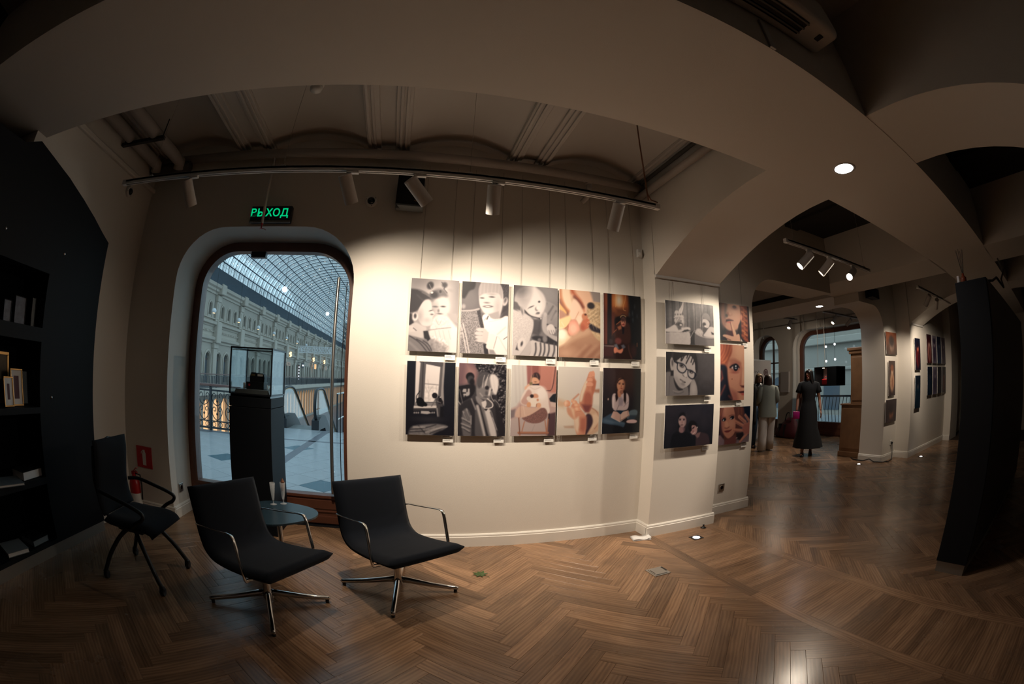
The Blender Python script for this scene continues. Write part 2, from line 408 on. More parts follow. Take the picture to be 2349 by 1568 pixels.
# ------------------------------------------------------------------ floor
def woodmat(name, src):
    m = bpy.data.materials.new(name); m.use_nodes = True; nt = m.node_tree; b = nt.nodes['Principled BSDF']; L = nt.links.new
    uv = nt.nodes.new('ShaderNodeUVMap'); uv.uv_map = 'plank'
    if src == 'obj':
        oi = nt.nodes.new('ShaderNodeObjectInfo'); rv = oi.outputs['Random']
    else:
        at = nt.nodes.new('ShaderNodeAttribute'); at.attribute_name = 'rv'; rv = at.outputs['Fac']
    off = nt.nodes.new('ShaderNodeVectorMath'); off.operation = 'MULTIPLY_ADD'
    cmb = nt.nodes.new('ShaderNodeCombineXYZ'); L(rv, cmb.inputs[0]); L(rv, cmb.inputs[1]); L(rv, cmb.inputs[2])
    L(cmb.outputs[0], off.inputs[0]); off.inputs[1].default_value = (53, 37, 91); L(uv.outputs[0], off.inputs[2])
    mp = nt.nodes.new('ShaderNodeMapping'); mp.inputs['Scale'].default_value = (2.6, 20.0, 1); L(off.outputs[0], mp.inputs[0])
    n1 = nt.nodes.new('ShaderNodeTexNoise'); n1.inputs['Scale'].default_value = 1.0; n1.inputs['Detail'].default_value = 6; n1.inputs['Distortion'].default_value = 0.7; L(mp.outputs[0], n1.inputs[0])
    mp2 = nt.nodes.new('ShaderNodeMapping'); mp2.inputs['Scale'].default_value = (1.6, 9.0, 1); L(off.outputs[0], mp2.inputs[0])
    wv = nt.nodes.new('ShaderNodeTexWave'); wv.wave_type = 'RINGS'; wv.inputs['Scale'].default_value = 1.6; wv.inputs['Distortion'].default_value = 5.5; wv.inputs['Detail'].default_value = 3; L(mp2.outputs[0], wv.inputs[0])
    cr = nt.nodes.new('ShaderNodeValToRGB'); e = cr.color_ramp.elements
    e[0].position = 0.25; e[0].color = (0.16, 0.082, 0.040, 1); e[1].position = 0.8; e[1].color = (0.38, 0.212, 0.106, 1)
    x = e.new(0.52); x.color = (0.275, 0.147, 0.071, 1)
    mm = nt.nodes.new('ShaderNodeMix'); mm.data_type = 'FLOAT'; mm.inputs[0].default_value = 0.22; L(n1.outputs['Fac'], mm.inputs[2]); L(wv.outputs['Fac'], mm.inputs[3])
    L(mm.outputs[0], cr.inputs[0])
    hs = nt.nodes.new('ShaderNodeHueSaturation'); mr = nt.nodes.new('ShaderNodeMapRange'); mr.inputs['To Min'].default_value = 0.70; mr.inputs['To Max'].default_value = 1.26
    L(rv, mr.inputs[0]); L(mr.outputs[0], hs.inputs['Value']); L(cr.outputs[0], hs.inputs['Color']); hs.inputs['Saturation'].default_value = 0.92
    # worn grey traffic patches, in floor coordinates
    geo = nt.nodes.new('ShaderNodeNewGeometry'); n3 = nt.nodes.new('ShaderNodeTexNoise'); n3.inputs['Scale'].default_value = 1.7; n3.inputs['Detail'].default_value = 6; L(geo.outputs['Position'], n3.inputs[0])
    r3 = nt.nodes.new('ShaderNodeMapRange'); r3.inputs['From Min'].default_value = 0.5; r3.inputs['From Max'].default_value = 0.72; r3.inputs['To Max'].default_value = 0.5; L(n3.outputs['Fac'], r3.inputs[0])
    mx = nt.nodes.new('ShaderNodeMix'); mx.data_type = 'RGBA'; mx.inputs[7].default_value = (0.12, 0.080, 0.056, 1); L(r3.outputs[0], mx.inputs[0]); L(hs.outputs[0], mx.inputs[6])
    L(mx.outputs[2], b.inputs['Base Color'])
    rr = nt.nodes.new('ShaderNodeMapRange'); rr.inputs['To Min'].default_value = 0.16; rr.inputs['To Max'].default_value = 0.36; L(n3.outputs['Fac'], rr.inputs[0]); L(rr.outputs[0], b.inputs['Roughness'])
    bp = nt.nodes.new('ShaderNodeBump'); bp.inputs['Strength'].default_value = 0.06; bp.inputs['Distance'].default_value = 0.004; L(n1.outputs['Fac'], bp.inputs['Height']); L(bp.outputs[0], b.inputs['Normal'])
    MATS[name] = m
woodmat('oak_plank', 'obj'); woodmat('oak_planks_joined', 'attr')
mat('floor_joint', (0.045, 0.026, 0.015), 0.8)
floor = struct(B().box(-3.5, 12.8, -3.4, 9.8, -0.12, -0.006).build('floor', 'floor_joint'))
PL, PW = 0.63, 0.09
def plank_mesh(name, L, Wd):
    g, c, d = 0.0005, 0.0008, 0.012
    hx, hy = L/2-g, Wd/2-g
    V = [(-hx, -hy, -d), (hx, -hy, -d), (hx, hy, -d), (-hx, hy, -d), (-hx, -hy, -c), (hx, -hy, -c), (hx, hy, -c), (-hx, hy, -c), (-hx+c, -hy+c, 0), (hx-c, -hy+c, 0), (hx-c, hy-c, 0), (-hx+c, hy-c, 0)]
    F = [(8, 9, 10, 11), (0, 1, 5, 4), (1, 2, 6, 5), (2, 3, 7, 6), (3, 0, 4, 7), (4, 5, 9, 8), (5, 6, 10, 9), (6, 7, 11, 10), (7, 4, 8, 11)]
    me = bpy.data.meshes.new(name); me.from_pydata(V, [], F); me.update()
    u = me.uv_layers.new(name='plank')
    for l in me.loops: co = V[l.vertex_index]; u.data[l.index].uv = (co[0], co[1])
    me.materials.append(MATS['oak_plank']); return me
PMESH = plank_mesh('plank', PL, PW)
def clip(poly, x0, x1, y0, y1):
    def cut(P, f, inter):
        out = []
        for i in range(len(P)):
            a, b = P[i-1], P[i]; ia, ib = f(a), f(b)
            if ib:
                if not ia: out.append(inter(a, b))
                out.append(b)
            elif ia: out.append(inter(a, b))
        return out
    def ix(x): return lambda a, b: (x, a[1]+(b[1]-a[1])*(x-a[0])/(b[0]-a[0]))
    def iy(y): return lambda a, b: (a[0]+(b[0]-a[0])*(y-a[1])/(b[1]-a[1]), y)
    for f, it in ((lambda p: p[0] >= x0, ix(x0)), (lambda p: p[0] <= x1, ix(x1)), (lambda p: p[1] >= y0, iy(y0)), (lambda p: p[1] <= y1, iy(y1))):
        if poly: poly = cut(poly, f, it)
    return poly
whole = []; pieces = []          # whole planks (cx,cy,angle) ; clipped polygons with (cx,cy,angle)
def herring(x0, x1, y0, y1, ox=0.0, oy=0.0):
    c45 = math.sqrt(0.5); n = int(14/PW)
    for kk in range(-n, n):
        for mm in range(-16, 17):
            for hv in (0, 1):
                bx, by = kk*PW-mm*PL, kk*PW+mm*PL
                if hv == 0: u0, u1, v0, v1 = bx, bx+PL, by, by+PW
                else: u0, u1, v0, v1 = bx+PL, bx+PL+PW, by+PW-PL, by+PW
                uc, vc = (u0+u1)/2, (v0+v1)/2
                cx, cy = (uc-vc)*c45+ox, (uc+vc)*c45+oy
                if cx < x0-0.4 or cx > x1+0.4 or cy < y0-0.4 or cy > y1+0.4: continue
                ang = PI/4 if hv == 0 else PI*3/4
                P = []
                for a, b in ((u0, v0), (u1, v0), (u1, v1), (u0, v1)): P.append(((a-b)*c45+ox, (a+b)*c45+oy))
                if all(x0 <= p[0] <= x1 and y0 <= p[1] <= y1 for p in P): whole.append((cx, cy, ang))
                else:
                    Q = clip(P, x0, x1, y0, y1)
                    if len(Q) >= 3:
                        A = 0.5*abs(sum(Q[i-1][0]*Q[i][1]-Q[i][0]*Q[i-1][1] for i in range(len(Q))))
                        if A > 2e-4: pieces.append((Q, cx, cy, ang))
def course(x0, x1, y0, y1, along_x, w, L, stag):
    r = 0; a0, a1, b0, b1 = (x0, x1, y0, y1) if along_x else (y0, y1, x0, x1); b = b0
    while b < b1-1e-6:
        a = a0-(stag*(r % 3)*L/3)
        while a < a1:
            p, q = max(a, a0), min(a+L, a1)
            if q-p > 0.02:
                Q = [(p, b), (q, b), (q, min(b+w, b1)), (p, min(b+w, b1))]
                if not along_x: Q = [(y, x) for x, y in Q][::-1]
                pieces.append((Q, sum(t[0] for t in Q)/4, sum(t[1] for t in Q)/4, 0 if along_x else PI/2))
            a += L
        b += w; r += 1
herring(-3.25, 2.065, -1.4, 4.0, 0.505, 0.111)
course(2.065, 2.165, -1.4, 4.0, False, 0.10, 1.6, 1)
course(2.165, 2.755, -1.4, 4.0, True, 0.07, 0.59, 0)
course(2.755, 2.865, -1.4, 4.0, False, 0.11, 1.6, 1)
herring(2.865, 10.6, -0.6, 9.6, 0.06, 0.31)
def seen_size(cx, cy):
    d = Vector((cx, cy, -CAM_H)); v = d.normalized().dot(_f)
    if v < 0.12 or (-3.0 > cx): return 0
    if cx > 3.25 and cy < 0.5: return 0
    return CAM_H/d.length**3
whole.sort(key=lambda t: -seen_size(t[0], t[1]))
for cx, cy, a in whole[:300]:
    o = bpy.data.objects.new('plank', PMESH); COL.objects.link(o); o.parent = floor; o.location = (cx, cy, 0); o.rotation_euler = (0, 0, a)
V, F, UV, RV = [], [], [], []
def addpiece(Q, cx, cy, ang):
    g = 0.0006; n = len(Q); r = rnd.random(); A = sum(Q[i-1][0]*Q[i][1]-Q[i][0]*Q[i-1][1] for i in range(n))
    if A < 0: Q = Q[::-1]
    mx = sum(p[0] for p in Q)/n; my = sum(p[1] for p in Q)/n; base = len(V); ca, sa = math.cos(ang), math.sin(ang)
    def sh(p, d): dx, dy = p[0]-mx, p[1]-my; l = math.hypot(dx, dy) or 1; return (p[0]-dx/l*d, p[1]-dy/l*d)
    rings = [(g, -0.012), (g, -0.0008), (g+0.0009, 0.0)]
    for d, z in rings:
        for p in Q:
            s_ = sh(p, d); V.append((s_[0], s_[1], z)); dx, dy = s_[0]-cx, s_[1]-cy; UV.append((dx*ca+dy*sa, -dx*sa+dy*ca)); RV.append(r)
    for k_ in range(2):
        for i in range(n): j = (i+1) % n; F.append((base+k_*n+i, base+k_*n+j, base+(k_+1)*n+j, base+(k_+1)*n+i))
    F.append(tuple(base+2*n+i for i in range(n)))
for cx, cy, a in whole[300:]:
    ca, sa = math.cos(a), math.sin(a)
    addpiece([(cx+x*ca-y*sa, cy+x*sa+y*ca) for x, y in ((-PL/2, -PW/2), (PL/2, -PW/2), (PL/2, PW/2), (-PL/2, PW/2))], cx, cy, a)
for q in pieces: addpiece(*q)
me = bpy.data.meshes.new('plank_field'); me.from_pydata(V, [], F); me.update()
at = me.attributes.new('rv', 'FLOAT', 'POINT'); at.data.foreach_set('value', RV)
u = me.uv_layers.new(name='plank'); li = np.zeros(len(me.loops), int); me.loops.foreach_get('vertex_index', li); u.data.foreach_set('uv', np.array(UV)[li].ravel())
linkmesh('plank_field', me, 'oak_planks_joined', floor, kind='stuff')
S.cycles.max_bounces = 4; S.cycles.diffuse_bounces = 2; S.cycles.glossy_bounces = 2; S.cycles.transmission_bounces = 2; S.cycles.transparent_max_bounces = 8
S.cycles.caustics_reflective = False; S.cycles.caustics_refractive = False; S.cycles.sample_clamp_indirect = 4.0
def text_mesh(txt, size, depth=0.0, bold=0.0):
    c = bpy.data.curves.new('txt', 'FONT'); c.body = txt; c.size = size; c.align_x = 'CENTER'; c.align_y = 'CENTER'; c.extrude = depth; c.offset = bold
    o = bpy.data.objects.new('txt', c); COL.objects.link(o)
    dg = bpy.context.evaluated_depsgraph_get(); me = bpy.data.meshes.new_from_object(o.evaluated_get(dg))
    bpy.data.objects.remove(o); return me
def text_obj(name, txt, size, m, parent, loc, rot, depth=0.0, bold=0.0):
    me = text_mesh(txt, size, depth, bold); me.materials.clear()
    o = linkmesh(name, me, m, parent); o.location = loc; o.rotation_euler = rot; return o
# ------------------------------------------------------------------ the glass door in its niche
door = struct(bpy.data.objects.new('door_1', None)); COL.objects.link(door); door['label'] = 'glass shop door in a dark wooden frame with a long steel pull'
fo = rtop(NX0+0.004, NX1-0.004, NZT-0.014, 0.455, n=10); fi = rtop(-2.118, -0.562, 2.515, 0.37, z0=0.30, n=10)
B().prism(fo, 'xz', 3.885, 3.985, holes=[fi]).build('door_frame', 'door_wood', door, auto=25)
fo2 = rtop(-2.14, -0.54, 2.54, 0.39, z0=0.275, n=10)
B().prism(fo2, 'xz', 3.872, 3.888, holes=[fi]).build('frame_bead', 'door_wood', door, auto=25)
lr = B()
for z0, z1, y0 in ((0.025, 0.10, 3.868), (0.135, 0.15, 3.874), (0.165, 0.255, 3.878)): lr.box(-2.12, -0.56, y0, 3.89, z0, z1, 0.005)
lr.build('rail_moulding', 'door_wood', door)
B().box(-2.125, -0.555, 3.93, 3.942, 0.29, 2.52).prism([(-2.2, 0)], 'xz', 0, 0) if False else None
B().prism(rtop(-2.13, -0.55, 2.527, 0.38, z0=0.29, n=10), 'xz', 3.932, 3.942).build('pane', 'door_glass', door)
h = B().tube([(-0.668, 3.83, 0.335), (-0.668, 3.83, 2.272)], 0.0165, 14); h.build('pull_handle', 'steel', door, auto=40)
for z in (0.52, 2.05): B().tube([(-0.668, 3.83, z), (-0.668, 3.93, z)], 0.011, 10).build('handle_post', 'steel', door, auto=40)
B().tube([(-0.60, 3.925, 0.30), (-0.60, 3.925, 2.25)], 0.004, 6).build('pane_seal', 'dark_metal', door)
B().box(-1.60, -1.44, 3.86, 3.925, 2.455, 2.51, 0.006).build('door_closer', 'dark_metal', door)
B().box(-0.62, -0.53, 3.83, 3.885, 0.03, 0.062, 0.004).tube([(-0.60, 3.82, 0.045), (-0.55, 3.82, 0.045)], 0.012, 8).build('floor_hinge', 'black_plastic', door)
struct(B().box(NX0, NX1, 3.84, 4.05, -0.004, 0.012, 0.004).build('trim_4', 'dark_metal'))
# ------------------------------------------------------------------ exit sign, cameras, speaker, detector
t = thing('exit_sign', 'black box sign with the glowing green word ВЫХОД over the glass door', 'sign', (-1.29, YW, 2.715))
B().box(-0.197, 0.197, -0.055, 0, -0.075, 0.073, 0.006).build('housing', 'dark_metal', t)
B().box(-0.188, 0.188, -0.058, -0.054, -0.056, 0.066).build('face', 'lens_black', t)
text_obj('lettering', 'ВЫХОД', 0.098, 'exit_green', t, (-0.012, -0.0595, 0.006), (PI/2, 0, 0), 0.0005, 0.0016)
B().box(-0.197, 0.197, -0.061, -0.05, -0.083, -0.062, 0.003).build('bottom_rail', 'grey_plastic', t)
def dome_cam(label, loc, rot):
    t = thing('dome_camera', label, 'camera', loc); t.rotation_euler = rot
    B().lathe([(0, 0), (0.052, 0), (0.054, 0.012), (0.047, 0.026), (0.034, 0.03), (0.034, 0.02), (0, 0.02)], 28).build('base_ring', 'white_plastic', t, auto=40)
    b = B()
    for k in range(7): a = PI/2*k/6; 
    b.lathe([(0.031*math.cos(PI/2*k/8), 0.022+0.030*math.sin(PI/2*k/8)) for k in range(9)][:-1] + [(0, 0.052)], 24); b.build('dome', 'lens_black', t, smooth=True)
    for a in (0.7, 2.8, 4.9): B().lathe([(0, 0.024), (0.004, 0.024), (0.004, 0.0275), (0, 0.0285)], 8, (0.043*math.cos(a), 0.043*math.sin(a), 0)).build('screw', 'dark_metal', t)
    return t
dome_cam('white dome camera on the wall between exit sign and black speaker', (-0.405, YW, 2.862), (PI/2, 0, 0))
dome_cam('white dome camera on the left wall under the track end', (-2.774, 3.039, 2.86), (0, PI/2, 0))
t = thing('loudspeaker', 'black wall loudspeaker behind the tilted spotlight', 'speaker', (-0.075, YW, 2.92), 0.06)
B().box(-0.118, 0.118, -0.05, 0.0, -0.13, 0.13, 0.01).build('bracket', 'grey_plastic', t)
B().box(-0.122, 0.098, -0.20, -0.165, -0.146, 0.138, 0.006).build('grille', 'black_board', t)
B().prism([(-0.118, -0.18), (0.094, -0.18), (0.118, -0.03), (-0.06, -0.03)], 'xy', -0.14, 0.132).build('cabinet', 'grey_plastic', t)
text_obj('badge', 'MACKIE', 0.016, 'gold', t, (0.055, -0.2012, -0.11), (PI/2, 0, 0), 0.0004)
t = thing('motion_detector', 'small white motion detector in the corner beside the pillar', 'detector', (2.062, YW, 2.63), 0)
B().box(-0.028, 0.028, -0.036, 0, -0.04, 0.043, 0.01).build('housing', 'white_plastic', t, smooth=False)
B().lathe([(0, -0.022), (0.012, -0.02), (0.02, -0.008), (0.022, 0.006), (0.02, 0.01), (0, 0.01)], 14, (0, -0.034, -0.006)).build('lens', 'white_metal', t, smooth=True)
# ------------------------------------------------------------------ track lights
def rail(label, x0, x1, y, zb, hang, ztop=3.5):
    t = thing('light_track', label, 'track', ((x0+x1)/2, y, zb)); cx = (x0+x1)/2
    B().box(x0-cx, x1-cx, -0.018, -0.007, 0, 0.034).box(x0-cx, x1-cx, 0.007, 0.018, 0, 0.034).box(x0-cx, x1-cx, -0.018, 0.018, 0.017, 0.036, 0.002).build('rail', 'white_metal', t)
    for x in (x0, x1): B().box(x-cx-0.02, x-cx+0.02, -0.02, 0.02, -0.003, 0.038, 0.003).build('end_cap', 'white_plastic', t)
    for x in hang:
        B().tube([(x-cx, 0, 0.036), (x-cx, 0, ztop-zb)], 0.0016, 5).build('hanging_wire', 'wire', t)
        B().box(x-cx-0.016, x-cx+0.016, -0.012, 0.012, 0.034, 0.05, 0.002).build('hanger_clip', 'white_plastic', t)
        B().lathe([(0, 0), (0.012, 0), (0.012, 0.03), (0, 0.03)], 10, (x-cx, 0, ztop-zb-0.03)).build('ceiling_hook', 'white_plastic', t)
    return t
def head(label, x, y, zb, target, lit=None, power=0, ang=40, col=(1, 0.80, 0.60), L=0.195, r=0.044, group='track spotlights', side=1, blend=0.75):
    """cylinder spotlight hung under a track; pivot under the rail"""
    t = thing('spotlight', label, 'spotlight', (x, y, zb), 0, group)
    piv = Vector((0, 0, -0.052)); d = (Vector(target)-(Vector((x, y, zb))+piv)).normalized()
    B().box(-0.014, 0.068*side if side > 0 else 0.014, -0.015, 0.015, -0.014, 0.006, 0.003).build('track_adapter', 'white_plastic', t) if side > 0 else B().box(-0.068, 0.014, -0.015, 0.015, -0.014, 0.006, 0.003).build('track_adapter', 'white_plastic', t)
    B().tube([(0, 0, -0.012), (0, 0, -0.05)], 0.012, 12).tube([(-0.016, 0, -0.046), (0.016, 0, -0.046)], 0.015, 14).build('stem', 'white_metal', t, auto=40)
    M = aim(piv - d*0.055 + Vector((0, 0, -0.028)), piv - d*0.055 + Vector((0, 0, -0.028)) + d)
    B().lathe([(0, 0), (r-0.003, 0), (r, 0.003), (r, L), (r-0.004, L), (r-0.005, L-0.02), (0, L-0.02)], 28, M=M).build('body', 'white_metal', t, auto=40)
    B().lathe([(0, L-0.018), (r-0.006, L-0.018), (0, L-0.0175)], 24, M=M).build('lens', lit or 'grey_plastic', t)
    if power:
        p = M @ Vector((0, 0, L+0.004)); w = Vector((x, y, zb))+p
        spot('spotlight_lamp', w, w+d, power, col, ang, blend, 0.03)
    return t
YR, ZR = 2.50, 2.664
rail('long white track hung over the main wall of pictures', -2.357, 1.675, YR, ZR, (-2.07, -0.93, 0.31), 3.44)
WARM = (1.0, 0.85, 0.675)
head('white spotlight of the long track, nearest the bookcase', -1.667, YR, ZR, (-1.30, 3.46, 1.2))
head('white spotlight of the long track, between exit sign and dome camera', -0.47, YR, ZR, (0.08, 3.46, 1.15), 'spot_lens', 104, 128, WARM, blend=1.0)
head('steeply tilted white spotlight in front of the black speaker', -0.035, YR, ZR, (1.45, 3.46, 1.15), 'spot_lens', 80, 110, WARM, blend=1.0)
head('upright white spotlight above the second column of pictures', 0.47, YR, ZR, (0.60, 3.46, 1.0), 'spot_lens', 42, 130, WARM, blend=1.0)
head('white spotlight at the pillar end of the long track', 1.34, YR, ZR, (1.25, 3.46, 1.05), 'spot_lens', 50, 130, WARM, blend=1.0)
tag(B().tube([(1.57, 2.49, 3.40), (1.575, 2.495, 3.2), (1.59, 2.50, 2.95), (1.60, 2.50, 2.78), (1.605, 2.50, 2.72)], 0.006, 8).tube([(1.60, 2.5, 2.78), (1.64, 2.52, 2.74), (1.70, 2.52, 2.73)], 0.005, 8).build('power_cable', 'copper_wire', smooth=True), 'brown power cable dropping from the vault to the track end', 'cable')
# second track in the bay behind the pillar
rail('short white track in the bay beside the passage arch', 3.17, 4.94, 2.50, 2.675, (3.3, 4.8))
head('lit white spotlight of the short track, nearest the pillar', 3.52, 2.50, 2.675, (2.35, 3.30, 1.38), 'spot_lens_hot', 105, 60, WARM, group='spotlights on the short track', blend=0.5)
head('white spotlight of the short track, middle one', 3.92, 2.50, 2.675, (3.2, 3.48, 1.50), 'spot_lens', 70, 64, WARM, group='spotlights on the short track')
head('dazzling spotlight of the short track facing the room', 4.47, 2.50, 2.675, (2.35, 2.30, 1.30), 'spot_lens_hot', 70, 84, WARM, group='spotlights on the short track')
# third track by the far pictures and one in the back room
rail('far white track beyond the cross beam', 6.5, 8.6, 2.35, 2.675, (6.7, 8.3))
head('far white spotlight aimed at the column pictures', 7.05, 2.35, 2.675, (7.6, 3.44, 1.5), 'spot_lens', 80, 70, WARM, group='spotlights on the far track')
head('far white spotlight aimed at the right wall pictures', 7.55, 2.35, 2.675, (8.9, 3.15, 1.5), 'spot_lens', 80, 74, WARM, group='spotlights on the far track')
rail('white track under the ceiling of the back room', 7.7, 9.3, 5.2, 2.80, (8.0, 9.0))
head('bright spotlight of the back room track, left one', 7.85, 6.3, 2.80, (6.6, 6.2, 0.9), 'spot_lens_hot', 90, 90, WARM, group='spotlights in the back room')
head('white spotlight of the back room track, middle one', 8.2, 5.2, 2.80, (6.6, 5.6, 0.9), 'spot_lens', 30, 90, WARM, group='spotlights in the back room')
head('white spotlight of the back room track, right one', 8.9, 5.2, 2.80, (9.4, 7.6, 1.2), 'spot_lens', 60, 100, WARM, group='spotlights in the back room')
rail('short white rail stub above the bright back room spotlight', 7.6, 8.1, 6.3, 2.80, (7.7, 8.0))
def downlight(label, x, y, power, r=0.085):
    t = thing('downlight', label, 'downlight', (x, y, ZB))
    B().lathe([(r-0.012, -0.002), (r, -0.004), (r+0.008, 0), (r, 0.003), (r-0.012, 0.001)], 32).build('trim_ring', 'white_metal', t, smooth=True)
    B().lathe([(0, -0.001), (r-0.012, -0.001), (0, -0.0015)], 28).build('diffuser', 'downlight_lens', t)
    spot('downlight_lamp', (x, y, ZB-0.01), (x, y, 0), power, (1.0, 0.90, 0.80), 120, 0.8, 0.07)
downlight('bright round downlight in the beam over the arch', 2.53, 1.312, 40)
downlight('bright round downlight in the beam of the back room', 6.87, 4.72, 60)
# ------------------------------------------------------------------ ceiling services
def pipe(name, label, cat, pts, r, m='pipe_paint', n=12):
    return tag(B().tube(pts, r, n).build(name, m, smooth=True), label, cat)
pipe('ceiling_pipe', 'long painted pipe along the top of the main wall', 'pipe', [(-2.72, 3.32, 3.262), (2.07, 3.32, 3.262)], 0.042)
pipe('ceiling_pipe', 'painted pipe running along the pillar arch to the beam', 'pipe', [(2.05, 3.40, 3.18), (2.05, 1.74, 3.18)], 0.036)
pipe('ceiling_pipe', 'thin dark conduit above the arch pipe', 'pipe', [(2.045, 3.42, 3.30), (2.045, 1.74, 3.30)], 0.018, 'dark_duct')
t = thing('duct_bracket', 'pair of insulated pipes on a black bracket above the bookcase corner', 'pipes', (-2.5, 2.7, 3.20))
for x, b in ((-0.16, 0.0), (0.14, 0.0)):
    B().tube([(x, -1.0, 0.02), (x, 0.42, 0.02), (x+0.02, 0.52, 0.0), (x+0.0, 0.56, -0.05)], 0.058, 12).build('pipe', 'pipe_paint', t, smooth=True)
B().box(-0.26, 0.26, -0.02, 0.02, -0.05, -0.02).tube([(-0.24, 0, -0.03), (-0.24, 0, 0.15)], 0.006, 6).tube([(0.24, 0, -0.03), (0.24, 0, 0.15)], 0.006, 6).build('bracket', 'black_plastic', t)
B().tube([(-0.25, 0.62, -0.02), (0.25, 0.6, -0.02)], 0.055, 12).build('elbow', 'dark_duct', t, smooth=True)
t = thing('smoke_detector', 'round white smoke detector under the vault', 'detector', (-0.86, 2.54, 3.40))
B().lathe([(0, 0.05), (0.055, 0.05), (0.055, 0.02), (0.05, 0.012), (0, 0.012)], 24).build('base', 'white_plastic', t, auto=40)
B().lathe([(0.04, 0.012), (0.048, -0.005), (0.044, -0.03), (0.03, -0.042), (0, -0.046)], 24).build('chamber', 'white_plastic', t, smooth=True)
t = thing('sprinkler_drop', 'thin white drop pipe with a red sprinkler in front of the exit sign', 'pipe', (-1.325, 3.33, 2.60))
B().tube([(0, 0, 0), (-0.008, 0, 0.30), (-0.015, 0, 0.67)], 0.0125, 10).build('pipe', 'white_metal', t, smooth=True)
B().lathe([(0.011, 0.01), (0.011, -0.012), (0.006, -0.014), (0.006, -0.04), (0.016, -0.043), (0, -0.046)], 10).tube([(0.002, 0, -0.043), (0.03, -0.01, -0.05), (0.05, -0.012, -0.062)], 0.003, 6).build('sprinkler_head', 'red_paint', t)
t = thing('pipe_elbow', 'short white elbow pipe on the wall above the picture wires', 'pipe', (1.535, 3.40, 3.1))
B().tube([(0, 0, 0.16), (0, 0, 0.10), (0, 0.0, 0.04), (-0.02, 0.03, 0.0), (-0.05, 0.07, -0.03)], 0.024, 12).build('pipe', 'white_metal', t, smooth=True)
B().lathe([(0, 0), (0.032, 0), (0.032, 0.02), (0, 0.02)], 14, (0, 0, 0.14)).build('collar', 'white_plastic', t)
t = thing('air_conditioner', 'white wall air conditioner high on the near side of the beam', 'air conditioner', (1.1, 0.82, 2.95))
B().box(-0.45, 0.62, -0.22, 0, 0.02, 0.31, 0.045, seg=4).build('casing', 'white_plastic', t, auto=40)
B().box(-0.42, 0.40, -0.17, -0.06, 0.012, 0.03).build('outlet', 'lens_black', t)
for k in range(3): B().box(-0.42, 0.40, -0.165+k*0.04, -0.155+k*0.04, 0.002, 0.02).build('louvre', 'grey_plastic', t)
B().box(0.50, 0.53, -0.15, -0.10, 0.014, 0.024, 0.003).build('sensor', 'lens_black', t)
t = thing('cable_duct', 'narrow white cable duct running up the beam beside the air conditioner', 'duct', (1.30, 0.82, 2.772))
B().box(-0.018, 0.018, -0.014, 0, 0, 0.19, 0.003).build('duct', 'white_plastic', t)
tag(B().box(2.14, 2.62, 0.10, 0.135, 3.18, 3.42, 0.004, M=None).build('hanging_board', 'white_metal'), 'pale board hanging from the near ceiling at top right', 'board')
tag(B().box(6.298-0.012, 6.302, 4.6, 7.6, 2.90, 2.985).build('air_grille', 'lens_black'), 'long black slot grille in the side of the back room beam', 'grille')
tag(B().prism([(6.55, 3.30), (6.93, 3.34), (6.86, 3.47), (6.6, 3.47)], 'xy', 2.70, 2.86).build('loudspeaker', 'black_board'), 'black corner loudspeaker above the passage', 'speaker')
# sockets
def socket(label, loc, rz, m='steel'):
    t = thing('wall_socket', label, 'socket', loc, rz)
    B().box(-0.041, 0.041, -0.012, 0, -0.041, 0.041, 0.004).build('plate', m, t)
    B().lathe([(0.020, 0.0), (0.026, 0.0), (0.026, 0.004), (0.020, 0.004)], 20, M=Matrix.Translation((0, -0.011, 0)) @ Matrix.Rotation(PI/2, 4, 'X')).build('rim', m, t)
    B().lathe([(0, 0), (0.021, 0), (0.021, 0.002), (0, 0.002)], 20, M=Matrix.Translation((0, -0.011, 0)) @ Matrix.Rotation(PI/2, 4, 'X')).build('well', 'lens_black', t)
socket('grey wall socket under the girl pictures on the pillar', (3.18, 3.485, 0.293), 0)
socket('grey wall socket in the door niche', (NX0, 3.64, 0.266), PI/2)
t = thing('wall_socket', 'white wall socket with a black plug on the far column', 'socket', (7.72, 3.485, 0.29))
B().box(-0.041, 0.041, -0.012, 0, -0.041, 0.041, 0.004).build('plate', 'white_plastic', t)
B().lathe([(0, 0), (0.02, 0), (0.016, 0.04), (0, 0.045)], 14, M=Matrix.Rotation(PI/2, 4, 'X') @ Matrix.Translation((0, 0, 0.01))).build('plug', 'black_plastic', t)
tag(B().tube([(7.72, 3.45, 0.28), (7.70, 3.42, 0.1), (7.62, 3.38, 0.012), (7.40, 3.36, 0.012), (7.28, 3.42, 0.012), (7.22, 3.6, 0.012), (7.24, 3.72, 0.05), (7.22, 3.85, 0.012), (7.24, 4.1, 0.012), (7.4, 4.25, 0.012)], 0.009, 6).build('mains_cable', 'black_plastic', smooth=True), 'black mains cable looping along the far column foot', 'cable')
